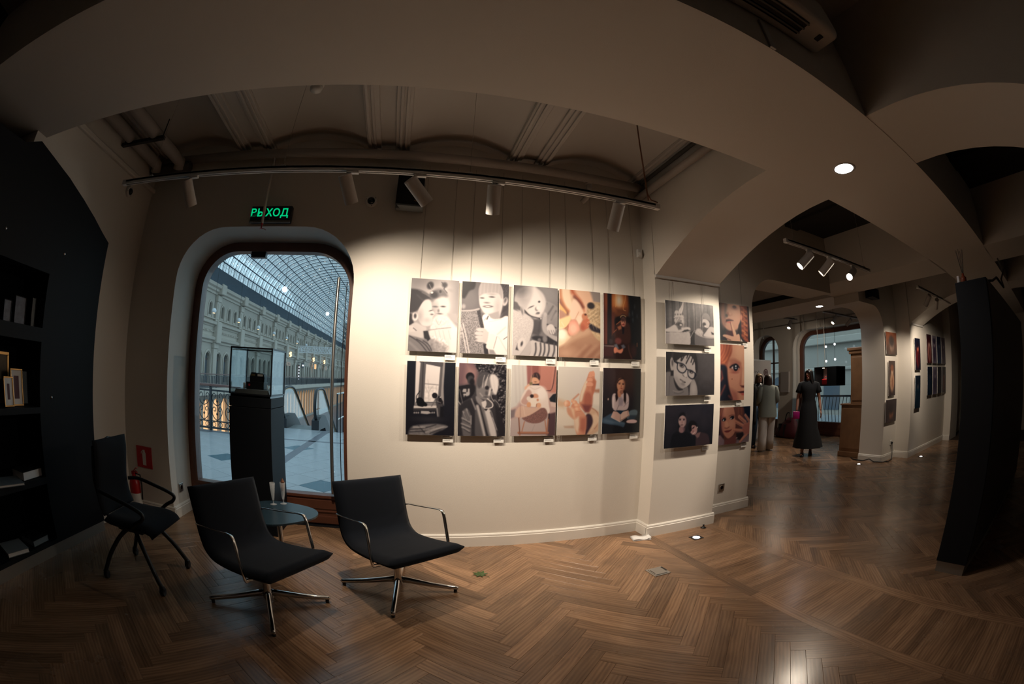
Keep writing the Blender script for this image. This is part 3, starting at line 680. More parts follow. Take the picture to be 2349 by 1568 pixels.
# ------------------------------------------------------------------ lounge chairs
def smooth_path(pts, n=6):
    """Catmull-Rom through 2D/3D points"""
    P = [Vector(p) for p in pts]; out = []
    for i in range(len(P)-1):
        p0, p1, p2, p3 = P[max(i-1, 0)], P[i], P[i+1], P[min(i+2, len(P)-1)]
        for k in range(n):
            t = k/n; out.append(0.5*((2*p1)+(p2-p0)*t+(2*p0-5*p1+4*p2-p3)*t*t+(3*p1-p0-3*p2+p3)*t**3))
    out.append(P[-1]); return out
def shell_mesh(profile, hw, thick, edge=0.02, nw=10, n=7, dish=0.0):
    """cushioned shell: centre-line profile (x,z) swept across +-hw, thickness thick, pillowed edges"""
    c = smooth_path([(x, 0, z) for x, z in profile], n); N = len(c)
    nor = []
    for i in range(N):
        a, b_ = c[max(i-1, 0)], c[min(i+1, N-1)]; t = (b_-a).normalized(); nor.append(Vector((-t.z, 0, t.x)))
    s = 1 if nor[N//2].z > 0 else -1
    b = B(); rows_t, rows_b = [], []
    for i in range(N):
        u = i/(N-1); eu = min(1, min(u, 1-u)*N/3.0); rt, rb = [], []
        for k in range(nw+1):
            w = -1+2*k/nw; ew = min(1, (1-abs(w))*hw/edge); e = math.sqrt(max(0.0, 1-(1-min(eu, 1))**2))*math.sqrt(max(0.0, 1-(1-min(ew, 1))**2))
            h = thick/2*(0.12+0.88*e); nn = nor[i]*s
            base = c[i]+Vector((0, w*hw, 0)) - nn*dish*(1-w*w)
            rt.append(base+nn*h); rb.append(base-nn*h)
        rows_t.append(rt); rows_b.append(rb)
    T = [[b.bm.verts.new(p) for p in r] for r in rows_t]; Q = [[b.bm.verts.new(p) for p in r] for r in rows_b]
    for i in range(N-1):
        for k in range(nw):
            b.bm.faces.new((T[i][k], T[i][k+1], T[i+1][k+1], T[i+1][k])); b.bm.faces.new((Q[i][k], Q[i+1][k], Q[i+1][k+1], Q[i][k+1]))
        for k in (0, nw): b.bm.faces.new((T[i][k], T[i+1][k], Q[i+1][k], Q[i][k]) if k == 0 else (T[i][k], Q[i][k], Q[i+1][k], T[i+1][k]))
    for i in (0, N-1):
        for k in range(nw): b.bm.faces.new((T[i][k], Q[i][k], Q[i][k+1], T[i][k+1]) if i == 0 else (T[i][k], T[i][k+1], Q[i][k+1], Q[i][k]))
    return b
def lounge_chair(label, loc, face, base):
    t = thing('lounge_chair', label, 'chair', loc, face, 'swivel lounge chairs by the round table')
    prof = [(-0.345, 0.715), (-0.312, 0.61), (-0.285, 0.51), (-0.262, 0.43), (-0.225, 0.362), (-0.15, 0.325), (-0.03, 0.323), (0.12, 0.34), (0.25, 0.362), (0.345, 0.382)]
    shell_mesh(prof, 0.272, 0.062, edge=0.05, nw=14).build('seat_shell', 'black_fabric', t, smooth=True)
    for s in (-1, 1):
        y = s*0.285
        pts = [(-0.275, y*0.93, 0.512), (-0.255, y, 0.517), (-0.10, y, 0.538), (0.06, y, 0.562), (0.098, y, 0.565), (0.118, y, 0.560), (0.130, y, 0.545), (0.140, y, 0.515), (0.172, y, 0.372), (0.178, y, 0.335), (0.176, y*0.97, 0.318), (0.172, y*0.80, 0.315)]
        B().tube(pts, [(0.005, 0.012)]*len(pts), 8).build('armrest', 'chrome', t, smooth=True)
    B().lathe([(0.0, 0.05), (0.034, 0.05), (0.032, 0.10), (0.026, 0.13), (0.026, 0.30), (0.05, 0.305), (0.05, 0.312), (0, 0.312)], 20).build('column', 'chrome', t, auto=40)
    for k in range(4):
        a = base-face+k*PI/2; c, s_ = math.cos(a), math.sin(a)
        pts = [(0.01*c, 0.01*s_, 0.088), (0.06*c, 0.06*s_, 0.083), (0.22*c, 0.22*s_, 0.055), (0.375*c, 0.375*s_, 0.034), (0.392*c, 0.392*s_, 0.031)]
        lg = B().tube(pts, [(0.024, 0.021), (0.021, 0.020), (0.017, 0.017), (0.014, 0.015), (0.010, 0.011)], 10).build('leg', 'chrome', t, smooth=True)
        B().lathe([(0, 0), (0.012, 0), (0.012, 0.018), (0, 0.02)], 10, (0.372*c, 0.372*s_, 0.001)).build('foot_glide', 'black_plastic', lg)
    return t
lounge_chair('black lounge chair nearer the camera, left of the two', (-0.8715, 2.291, 0), math.radians(-31), math.radians(18.4))
lounge_chair('black lounge chair beside the picture wall, right of the two', (-0.07, 2.64, 0), math.radians(-56), math.radians(-5.5))
# ------------------------------------------------------------------ office chair
t = thing('office_chair', 'black mesh-back office chair on casters beside the bookcase', 'chair', (-1.83, 2.31, 0), math.radians(4))
shell_mesh([(-0.155, 0.415), (-0.06, 0.412), (0.05, 0.412), (0.15, 0.415), (0.225, 0.40), (0.25, 0.372)], 0.225, 0.075, edge=0.10, nw=12).build('seat', 'black_fabric', t, smooth=True)
shell_mesh([(-0.155, 0.44), (-0.185, 0.52), (-0.195, 0.62), (-0.185, 0.72), (-0.175, 0.82), (-0.185, 0.905)], 0.215, 0.03, edge=0.07, nw=12).build('backrest', 'black_mesh', t, smooth=True)
B().tube([(-0.16, -0.16, 0.43), (-0.20, -0.18, 0.50), (-0.215, -0.2, 0.66), (-0.20, -0.2, 0.86), (-0.20, 0, 0.90), (-0.20, 0.2, 0.86), (-0.215, 0.2, 0.66), (-0.20, 0.18, 0.50), (-0.16, 0.16, 0.43)], 0.011, 8).build('back_frame', 'black_plastic', t, smooth=True)
for s in (-1, 1):
    y = s*0.245
    pts = smooth_path([(-0.18, s*0.21, 0.60), (-0.10, y, 0.603), (0.06, y, 0.575), (0.17, y, 0.548), (0.215, y, 0.525), (0.20, y, 0.49), (0.14, y, 0.455), (0.08, y*0.9, 0.405)], 5)
    B().tube(pts, 0.013, 10).build('armrest', 'black_plastic', t, smooth=True)
B().box(-0.10, 0.12, -0.14, 0.14, 0.345, 0.375, 0.01).build('seat_plate', 'black_plastic', t)
for sx, sy in ((-1, -1), (-1, 1), (1, 1), (1, -1)):
    x1, y1 = sx*0.245, sy*0.235
    pts = smooth_path([(sx*0.03, sy*0.10, 0.355), (sx*0.09, sy*0.15, 0.30), (sx*0.17, sy*0.20, 0.19), (sx*0.225, sy*0.23, 0.09), (x1, y1, 0.055)], 5)
    lg = B().tube(pts, [0.016]*len(pts), 10).build('leg', 'black_plastic', t, smooth=True)
    B().tube([(x1-0.014, y1, 0.028), (x1+0.014, y1, 0.028)], 0.0275, 16).box(x1-0.018, x1+0.018, y1-0.016, y1+0.016, 0.03, 0.062, 0.006).build('caster', 'black_plastic', lg, auto=40)
# ------------------------------------------------------------------ side table with glasses
t = thing('side_table', 'low table with a rounded blue-black top between the lounge chairs', 'table', (-0.955, 3.0, 0))
top = []
for k in range(48):
    a = 2*PI*k/48; r = 0.283+0.022*math.cos(3*(a-0.25)); top.append((r*math.cos(a), r*math.sin(a)))
B().prism(top, 'xy', 0.377, 0.39).build('table_top', 'teal_laminate', t)
B().lathe([(0, 0.02), (0.024, 0.02), (0.02, 0.05), (0.02, 0.37), (0.07, 0.372), (0.07, 0.378), (0, 0.378)], 20).build('column', 'chrome', t, auto=40)
for k in range(4):
    a = math.radians(-78)+k*PI/2; c, s_ = math.cos(a), math.sin(a)
    B().tube([(0, 0, 0.04), (0.16*c, 0.16*s_, 0.034), (0.315*c, 0.315*s_, 0.014)], [(0.016, 0.014), (0.013, 0.012), (0.009, 0.010)], 8).build('leg', 'chrome', t, smooth=True)
def flute(label, x, y, fill):
    t = thing('champagne_flute', label, 'glass', (x, y, 0.39), 0, 'flutes on the side table')
    B().lathe([(0.0, 0.0), (0.027, 0.001), (0.028, 0.003), (0.008, 0.007), (0.0045, 0.012), (0.0045, 0.03), (0.008, 0.034), (0.012, 0.06), (0.018, 0.11), (0.0225, 0.175), (0.0215, 0.175), (0.017, 0.11), (0.011, 0.06), (0.007, 0.04), (0, 0.038)], 24).build('bowl', 'drinking_glass', t, smooth=True)
    if fill: B().lathe([(0, 0), (0.008, 0.0), (0.016, 0.03), (0.013, 0.055), (0.017, 0.075), (0.004, 0.10), (0, 0.10)], 7, (0.002, 0, 0.105)).build('crumpled_napkin', 'copper_wire', t)
flute('empty plastic champagne flute on the side table', -1.045, 3.17, False)
flute('champagne flute stuffed with a crumpled wrapper', -0.972, 3.215, True)
# ------------------------------------------------------------------ display pedestal
t = thing('display_pedestal', 'tall black display pedestal in front of the glass door', 'pedestal', (-1.33, 3.665, 0))
B().box(-0.2, 0.2, -0.205, 0.205, 0.0, 1.098, 0.003).build('body', 'black_board', t)
B().box(-0.2, 0.2, -0.205, 0.205, 1.102, 1.182, 0.003).build('top_drawer', 'black_board', t)
B().box(-0.19, 0.19, -0.195, 0.195, 1.182, 1.20).build('shadow_gap', 'lens_black', t)
t = thing('glass_case', 'glass showcase with black edges on top of the pedestal', 'showcase', (-1.33, 3.665, 1.2))
fr = B()
for x in (-0.196, 0.196):
    for y in (-0.201, 0.201): fr.box(x-0.006, x+0.006, y-0.006, y+0.006, 0, 0.39)
for z in (0.006, 0.384):
    for y in (-0.201, 0.201): fr.box(-0.19, 0.19, y-0.006, y+0.006, z-0.006, z+0.006)
    for x in (-0.196, 0.196): fr.box(x-0.006, x+0.006, -0.195, 0.195, z-0.006, z+0.006)
fr.build('frame', 'dark_metal', t)
for y in (-0.2, 0.2): B().box(-0.19, 0.19, y-0.002, y+0.002, 0.012, 0.378).build('pane', 'case_glass', t)
for x in (-0.195, 0.195): B().box(x-0.002, x+0.002, -0.195, 0.195, 0.012, 0.378).build('pane', 'case_glass', t)
B().box(-0.19, 0.19, -0.195, 0.195, 0.382, 0.386).build('top_pane', 'case_glass', t)
tag(B().prism([(-0.175, 0.0), (0.175, 0.0), (0.155, 0.042), (-0.155, 0.042)], 'xz', -0.16, 0.16).build('display_plinth', 'grey_plastic', loc=(-1.33, 3.665, 1.202)), 'grey sloping plinth inside the glass case', 'plinth')
t = thing('black_gift_box', 'black box with a red dot logo in the glass case', 'box', (-1.335, 3.66, 1.245))
B().box(-0.085, 0.085, -0.06, 0.06, 0.0, 0.062, 0.002).build('carton', 'black_plastic', t)
B().lathe([(0, 0), (0.0105, 0), (0.0105, 0.001), (0, 0.0012)], 18, M=Matrix.Translation((-0.055, -0.0605, 0.035)) @ Matrix.Rotation(PI/2, 4, 'X')).build('red_dot', 'red_sign', t)
t = thing('photo_camera', 'small black folding instant camera lying on the black box', 'camera', (-1.325, 3.66, 1.307))
B().prism([(-0.07, 0.0), (0.07, 0.0), (0.073, 0.04), (0.068, 0.065), (-0.064, 0.07), (-0.072, 0.04)], 'xz', -0.035, 0.035).build('body', 'black_plastic', t)
B().box(-0.058, -0.02, -0.039, -0.03, 0.05, 0.066, 0.003).build('flash_window', 'gold', t)
B().box(0.004, 0.058, -0.039, -0.03, 0.048, 0.066, 0.003).build('viewfinder', 'white_metal', t)
B().box(-0.062, -0.01, -0.03, 0.03, 0.066, 0.08, 0.004).box(-0.01, 0.055, -0.03, 0.03, 0.064, 0.075, 0.004).build('lid', 'black_plastic', t)
tag(B().lathe([(0, 0), (0.010, 0), (0.011, 0.003), (0.011, 0.045), (0.006, 0.05), (0, 0.05)], 16, (-1.455, 3.64, 1.245)).build('film_canister', 'white_plastic', auto=40), 'small white film canister left of the black box', 'canister')
t = thing('letter_blocks', 'white letters standing right of the black box in the case', 'letters', (-1.205, 3.655, 1.245))
text_obj('letters', '120', 0.055, 'white_plastic', t, (0, 0, 0.022), (PI/2, 0, 0), 0.006)
# ------------------------------------------------------------------ built-in bookcase
XB = -2.63
t = thing('bookcase', 'tall black built-in bookcase under the left arch', 'bookcase', (XB, 2.0, 0))
ob = [(-3.0, 0.085), (2.775, 0.085), (2.775, 2.30), (2.66, 2.35), (2.5, 2.425), (2.3, 2.50), (2.05, 2.575), (1.8, 2.625), (1.6, 2.66), (1.44, 2.585), (1.2, 2.575), (-3.0, 2.575)]
rows = [(0.10, 0.515), (0.555, 0.99), (1.03, 1.43), (1.465, 1.595 if False else 1.90), (1.94, 1.941)]
rows = [(0.115, 0.515), (0.56, 0.99), (1.03, 1.455), (1.545, 1.905)]
hol = []
for z0, z1 in rows:
    hol.append([(1.12, z0), (2.088, z0), (2.088, z1), (1.12, z1)]); hol.append([(0.05, z0), (1.02, z0), (1.02, z1), (0.05, z1)])
b = B().prism([(y-2.0, z) for y, z in ob], 'yz', -0.03, 0.0, holes=[[(y-2.0, z) for y, z in h_] for h_ in hol]); b.build('front_frame', 'black_board', t)
for z0, z1 in rows:
    for ya, yb in ((1.12, 2.088), (0.05, 1.02)):
        B().box(-0.36, -0.03, ya-2.03, yb-1.97, z0-0.03, z0).build('shelf', 'black_board', t)
        B().box(-0.36, -0.03, ya-2.03, ya-2.0, z0, z1).box(-0.36, -0.03, yb-2.0, yb-1.97, z0, z1).box(-0.36, -0.03, ya-2.03, yb-1.97, z1, z1+0.03).build('cell_side', 'black_board', t)
        B().box(-0.37, -0.36, ya-2.04, yb-1.96, z0-0.03, z1+0.03).build('cell_back', 'black_void', t)
B().box(-0.15, -0.03, 0.74, 0.772, 0.085, 2.30).build('side_panel', 'black_board', t)
B().box(-0.12, -0.012, -5.0, 0.775, 0.0, 0.085).build('plinth', 'plinth_metal', t)
for y, z in ((1.52, 2.062), (2.221, 2.073), (2.225, 1.093)): B().lathe([(0.012, 0), (0.010, 0.006), (0.004, 0.009), (0, 0.009)], 14, M=Matrix.Translation((0.0, y-2.0, z)) @ Matrix.Rotation(PI/2, 4, 'Y')).build('stud', 'chrome', t, smooth=True)
def frame_pic(name, label, y, z, w, h_, tilt, mf, mp, x=-2.72, rz=0.0, m=0.018, mt=None, group=None):
    t = thing(name, label, 'picture frame', (x, y, z), rz, group); t.rotation_euler = (0, -tilt, rz)
    fr = B().box(-0.012, 0.004, -w/2, w/2, 0, m, 0.002).box(-0.012, 0.004, -w/2, w/2, h_-m, h_, 0.002).box(-0.012, 0.004, -w/2, -w/2+m, m, h_-m, 0.002).box(-0.012, 0.004, w/2-m, w/2, m, h_-m, 0.002)
    fr.build('frame', mf, t)
    if mt:
        B().box(-0.008, -0.004, -w/2+m, w/2-m, m, h_-m).build('mat_board', mt, t)
        B().box(-0.006, -0.003, -w/2+m+0.03, w/2-m-0.03, m+0.035, h_-m-0.035).build('print', mp, t)
    else: B().box(-0.008, -0.004, -w/2+m, w/2-m, m, h_-m).build('print', mp, t)
    return t
mat('wine_print', (0.07, 0.008, 0.02), 0.5); mat('blue_print', (0.10, 0.11, 0.15), 0.4, var=0.9, vscale=22); mat('grey_print', (0.16, 0.19, 0.21), 0.4, var=0.3, vscale=14); mat('sepia_print', (0.11, 0.085, 0.05), 0.5, var=0.6, vscale=12)
frame_pic('picture_frame', 'gold frame with a narrow wine-red print and white mount, larger one', 1.90, 1.032, 0.135, 0.235, 0.12, 'gold', 'wine_print', mt='paper', m=0.010)
frame_pic('picture_frame', 'gold frame with a narrow wine-red print, smaller and in front', 1.79, 1.032, 0.105, 0.185, 0.15, 'gold', 'wine_print', x=-2.69, mt='paper', m=0.009)
frame_pic('picture_frame', 'dim gold-framed landscape behind the wine-red prints', 1.77, 1.032, 0.26, 0.33, 0.06, 'gold', 'sepia_print', x=-2.86, m=0.02)
frame_pic('picture_frame', 'clear grey photograph leaning at the shelf end', 2.03, 1.032, 0.11, 0.22, 0.10, 'dark_metal', 'grey_print', x=-2.80, m=0.004)
frame_pic('photo_card', 'blue portrait photograph on the upper shelf, larger one', 1.885, 1.547, 0.125, 0.175, 0.08, 'black_plastic', 'blue_print', m=0.004)
frame_pic('photo_card', 'blue portrait photograph on the upper shelf, smaller one', 1.745, 1.547, 0.085, 0.135, 0.08, 'black_plastic', 'blue_print', m=0.004)
frame_pic('photo_card', 'grey glass plaque at the end of the upper shelf', 2.035, 1.547, 0.045, 0.19, 0.05, 'dark_metal', 'grey_print', m=0.003)
def book(label, x, y, z, w, d, h_, rz, m, mp='paper'):
    t = thing('book', label, 'book', (x, y, z), rz)
    B().box(-w/2, w/2, -d/2, d/2, 0, 0.003).box(-w/2, w/2, -d/2, d/2, h_-0.003, h_).box(-w/2, -w/2+0.003, -d/2, d/2, 0, h_).build('cover', m, t)
    B().box(-w/2+0.003, w/2-0.004, -d/2+0.004, d/2-0.004, 0.003, h_-0.003).build('page_block', mp, t)
    return t
book('thick closed book with cream page edges on the third shelf', -2.74, 1.955, 0.562, 0.16, 0.24, 0.058, 0.10, 'black_plastic')
book('open blue and white magazine on the third shelf', -2.70, 1.70, 0.562, 0.20, 0.24, 0.016, -0.25, 'grey_print')
book('pale boxed album with a round emblem on the bottom shelf', -2.74, 1.63, 0.117, 0.20, 0.22, 0.03, -0.2, 'grey_plastic')
book('dark book with a blue and white spine on the bottom shelf', -2.74, 1.90, 0.117, 0.18, 0.20, 0.045, 0.05, 'black_plastic', 'grey_print')
frame_pic('photo_card', 'tall pale photograph standing on the third shelf', 1.545, 0.562, 0.10, 0.30, 0.05, 'dark_metal', 'grey_print', m=0.004)
# ------------------------------------------------------------------ fire extinguisher and sign
t = thing('fire_sign', 'red square sign with a white fire extinguisher symbol', 'sign', (-2.532, YW, 0.536))
B().box(-0.1, 0.1, -0.004, 0, -0.1, 0.1).build('plate', 'red_sign', t)
B().box(-0.022, 0.022, -0.0055, -0.004, -0.075, 0.035, 0.0).prism([(-0.022, 0.035), (0.022, 0.035), (0.012, 0.055), (-0.012, 0.055)], 'xz', -0.0055, -0.004).box(-0.012, 0.012, -0.0055, -0.004, 0.055, 0.068).prism([(-0.012, 0.058), (-0.012, 0.066), (-0.036, 0.05), (-0.04, 0.03), (-0.034, 0.03), (-0.03, 0.047)], 'xz', -0.0055, -0.004).build('symbol', 'paper', t)
t = thing('fire_extinguisher', 'red fire extinguisher standing behind the office chair', 'extinguisher', (-2.60, 3.33, 0))
B().lathe([(0, 0.0), (0.056, 0.0), (0.06, 0.012), (0.06, 0.30), (0.052, 0.34), (0.03, 0.365), (0.022, 0.37), (0.022, 0.39), (0, 0.39)], 24).build('cylinder', 'red_paint', t, smooth=True)
B().lathe([(0.0605, 0.10), (0.0608, 0.10), (0.0608, 0.22), (0.0605, 0.22)], 24).build('label_band', 'paper', t)
B().box(-0.02, 0.02, -0.02, 0.02, 0.385, 0.42, 0.006).tube([(0, 0, 0.41), (0.05, -0.03, 0.43), (0.085, -0.05, 0.425)], 0.007, 8).tube([(0, 0, 0.42), (0.05, -0.03, 0.455), (0.09, -0.05, 0.47)], 0.006, 8).build('valve_lever', 'red_paint', t)
B().tube([(0.02, 0, 0.40), (0.075, 0.01, 0.39), (0.085, 0.01, 0.30), (0.072, 0.01, 0.16)], 0.008, 8).build('hose', 'black_plastic', t, smooth=True)
# ------------------------------------------------------------------ black partition at the right
t = thing('display_partition', 'tall black display partition at the right edge', 'partition', (3.31, 0.69, 0))
B().box(0.0, 3.6, -0.155, 0.145, 0.085, 2.03, 0.004).build('panel', 'black_board', t)
B().box(0.03, 3.6, -0.158, -0.1545, 0.09, 2.02).build('side_sheet', 'panel_side', t)
B().box(0.015, 3.58, -0.145, 0.135, 0.0, 0.085).build('plinth', 'plinth_metal', t)
t = thing('reed_diffuser', 'amber reed diffuser bottle on top of the black partition', 'diffuser', (3.39, 0.765, 2.03))
B().lathe([(0, 0), (0.026, 0), (0.03, 0.01), (0.028, 0.04), (0.012, 0.055), (0.012, 0.07), (0, 0.07)], 18).build('bottle', 'amber', t, smooth=True)
for k in range(6): a = k*1.05; B().tube([(0, 0, 0.03), (0.035*math.cos(a), 0.035*math.sin(a), 0.24)], 0.0017, 5).build('reed', 'dark_metal', t)
tag(B().box(3.36, 3.385, 0.80, 0.822, 2.03, 2.085, 0.003).build('small_bottle', 'paper'), 'tiny white bottle beside the reed diffuser', 'bottle')
tag(B().tube([(3.50, 0.56, 2.035), (3.62, 0.52, 2.05), (3.8, 0.50, 2.10), (4.0, 0.46, 2.05), (4.2, 0.50, 2.15), (4.6, 0.5, 2.3), (5.0, 0.6, 2.5)], 0.010, 6).build('lamp_cable', 'black_plastic', smooth=True), 'black cable sagging along the top of the partition', 'cable')
# ------------------------------------------------------------------ things on the floor
t = thing('floor_outlet', 'square metal floor box lid in the parquet', 'floor box', (1.763, 2.512, 0), math.radians(2))
B().box(-0.072, 0.072, -0.07, 0.07, 0.0, 0.006, 0.002).build('rim', 'steel', t)
B().box(-0.058, 0.050, -0.056, 0.056, 0.006, 0.012, 0.002).build('lid', 'steel', t)
B().box(-0.056, -0.05, -0.04, 0.03, 0.012, 0.0125).build('slot', 'lens_black', t)
B().box(0.05, 0.072, -0.02, 0.055, 0.006, 0.0075).build('notch', 'lens_black', t)
def floor_led(label, x, y, r=0.035, p=0.8):
    t = thing('floor_uplight', label, 'uplight', (x, y, 0), 0, 'round uplights set into the parquet')
    B().box(-0.055, 0.055, -0.05, 0.05, 0.0, 0.004, 0.001).build('frame', 'dark_metal', t)
    B().lathe([(0, 0.004), (r, 0.004), (r*0.9, 0.007), (0, 0.0075)], 24).build('lens', 'floor_led', t)
floor_led('lit square uplight in the floor before the pillar', 2.485, 2.985)
floor_led('small lit uplight in the floor at the far column', 6.92, 3.775, 0.03)
floor_led('small lit uplight in the floor by the far right wall', 8.2, 2.92, 0.03)
b = B()
for i, (dx, dz) in enumerate(((0, 0), (0.004, 0.006))):
    rows = []
    for k in range(9):
        u = k/8; rows.append([(-0.085+0.17*u, v*0.055, 0.004+dz+(0.02*max(0, (u-0.45))**1.2+0.006*math.sin(7*u))*(1 if i else 0.15)) for v in (-1, 0, 1)])
    b.grid(rows)
pp = tag(b.build('paper_sheets', 'paper', smooth=True, loc=(2.02, 3.225, 0.0), rotz=math.radians(-12)), 'crumpled white leaflets on the floor by the pillar corner', 'paper')
sm = pp.modifiers.new('thickness', 'SOLIDIFY'); sm.thickness = 0.003
lf = [(0, -0.05), (0.012, -0.03), (0.04, -0.045), (0.03, -0.015), (0.06, 0.0), (0.032, 0.012), (0.035, 0.04), (0.012, 0.028), (0.0, 0.062), (-0.012, 0.028), (-0.036, 0.038), (-0.03, 0.01), (-0.058, 0.0), (-0.028, -0.015), (-0.036, -0.042), (-0.01, -0.03)]
t = thing('fallen_leaf', 'green lobed leaf lying on the parquet', 'leaf', (0.51, 2.87, 0), 0.9)
V = [(0, 0, 0.014)] + [(x, y, 0.003+0.10*abs(x)*(1 if k % 3 else 0.3)) for k, (x, y) in enumerate(lf)]; n = len(lf)
lo = meshobj('blade', V, [(0, 1+k, 1+(k+1) % n) for k in range(n)], 'leaf', t); lo.modifiers.new('thickness', 'SOLIDIFY').thickness = 0.0012
B().tube([(0, -0.03, 0.008), (-0.005, -0.06, 0.006), (-0.015, -0.085, 0.003)], 0.0015, 5).build('stalk', 'leaf', t)
tag(B().lathe([(0, 0), (0.028, 0), (0.03, 0.004), (0.012, 0.012), (0.008, 0.03), (0.012, 0.034), (0, 0.036)], 16, (2.72, 3.178, 0.0)).build('door_stop', 'black_plastic', smooth=True), 'small black rubber stopper on the floor at the pillar', 'stopper')
# ------------------------------------------------------------------ the exhibited photographs: flat prints, inked per vertex
class Ink:
    def __init__(s, w, h, quad):
        s.w, s.h = w, h; A = []; bb = []
        for (x, y), (u, v) in zip(quad, ((0, 0), (w, 0), (w, h), (0, h))):
            A.append([x, y, 1, 0, 0, 0, -u*x, -u*y]); bb.append(u); A.append([0, 0, 0, x, y, 1, -v*x, -v*y]); bb.append(v)
        s.H = np.append(np.linalg.solve(np.array(A, float), np.array(bb, float)), 1).reshape(3, 3)
        s.k = w/math.hypot(quad[1][0]-quad[0][0], quad[1][1]-quad[0][1])
        s.X, s.Y = np.meshgrid(np.arange(w+1, dtype=float), np.arange(h+1, dtype=float)); s.C = np.zeros((h+1, w+1, 3))
        s.rng = np.random.default_rng(int(w*7+h))
    def T(s, p):
        q = s.H @ np.array([p[0], p[1], 1.0]); return q[0]/q[2], q[1]/q[2]
    def put(s, m, c, a=1.0):
        m = np.clip(m, 0, 1)[..., None]*a; s.C = s.C*(1-m)+np.array(c, float)*m; return s
    def bg(s, c, c2=None, horiz=False):
        t = ((s.X/s.w) if horiz else (s.Y/s.h))[..., None]; c = np.array(c, float); c2 = c if c2 is None else np.array(c2, float); s.C = c*(1-t)+c2*t; return s
    def el(s, x, y, rx, ry, c, soft=12, rot=0, a=1.0):
        cx, cy = s.T((x, y)); rx, ry, f = rx*s.k, ry*s.k, max(0.9, 1.4*soft*s.k); co, si = math.cos(rot), math.sin(rot)
        dx, dy = s.X-cx, s.Y-cy; u, v = dx*co+dy*si, -dx*si+dy*co
        d = np.sqrt((u/rx)**2+(v/ry)**2); return s.put((1-d)*min(rx, ry)/f+0.5, c, a)
    def dist(s, P, closed):
        D = np.full(s.X.shape, 1e9); ins = np.zeros(s.X.shape, bool); n = len(P)
        for i in range(n if closed else n-1):
            (x0, y0), (x1, y1) = P[i], P[(i+1) % n]; ex, ey = x1-x0, y1-y0; L = ex*ex+ey*ey+1e-9
            t = np.clip(((s.X-x0)*ex+(s.Y-y0)*ey)/L, 0, 1); D = np.minimum(D, np.hypot(s.X-x0-t*ex, s.Y-y0-t*ey))
            if closed: c = (y0 > s.Y) != (y1 > s.Y); ins ^= c & (s.X < ex*(s.Y-y0)/(ey if abs(ey) > 1e-9 else 1e-9)+x0)
        return D, ins
    def rnd(s, P, closed, it=2):
        """corner cutting, so that outlines are round"""
        for _ in range(it):
            Q = [] if closed else [P[0]]; n = len(P)
            for i in range(n if closed else n-1):
                (x0, y0), (x1, y1) = P[i], P[(i+1) % n]; Q += [(0.75*x0+0.25*x1, 0.75*y0+0.25*y1), (0.25*x0+0.75*x1, 0.25*y0+0.75*y1)]
            if not closed: Q.append(P[-1])
            P = Q
        return P
    def out(s, q):
        """points at the rim of the sheet run off it"""
        x, y = q; f = 3.0
        return (-9 if x < f else s.w+9 if x > s.w-f else x, -9 if y < f else s.h+9 if y > s.h-f else y)
    def pg(s, pts, c, soft=10, a=1.0):
        D, ins = s.dist(s.rnd([s.out(s.T(p)) for p in pts], True, 2 if len(pts) > 5 else 0), True); return s.put(np.where(ins, D, -D)/max(0.9, 1.5*soft*s.k)+0.5, c, a)
    def ln(s, pts, w, c, soft=8, a=1.0):
        D, _ = s.dist(s.rnd([s.T(p) for p in pts], False), False); return s.put((w*s.k/2-D)/max(0.9, 1.6*soft*s.k)+0.5, c, a*0.9)
    def nz(s, pts, amt, cell=1, c=None):
        """soft grain inside a polygon"""
        D, ins = s.dist([s.out(s.T(p)) for p in pts], True); h_, w_ = s.X.shape
        n = s.rng.random((h_//cell+2, w_//cell+2)); n = np.kron(n, np.ones((cell, cell)))[:h_, :w_]
        m = np.clip(np.where(ins, D, -D)/1.5+0.5, 0, 1)
        if c is None:
            for _ in range(cell if cell > 1 else 0): n = s.blur(n)
            s.C = np.clip(s.C*(1+((n-0.5)*1.1*amt*m)[..., None]), 0, 255)
        else: s.put(s.blur(m*(n > 1-amt))*1.3, c, 0.8)
        return s
    def blur(s, n):
        n = np.pad(n, [(1, 1), (1, 1)]+[(0, 0)]*(n.ndim-2), mode='edge'); n = (n[:-2]+2*n[1:-1]+n[2:])/4; return (n[:, :-2]+2*n[:, 1:-1]+n[:, 2:])/4
def K(v):
    return (v*0.985+4, v*0.94+4, v*0.895+12)
ALL = [(-400, -400), (2400, -400), (2400, 2400), (-400, 2400)]
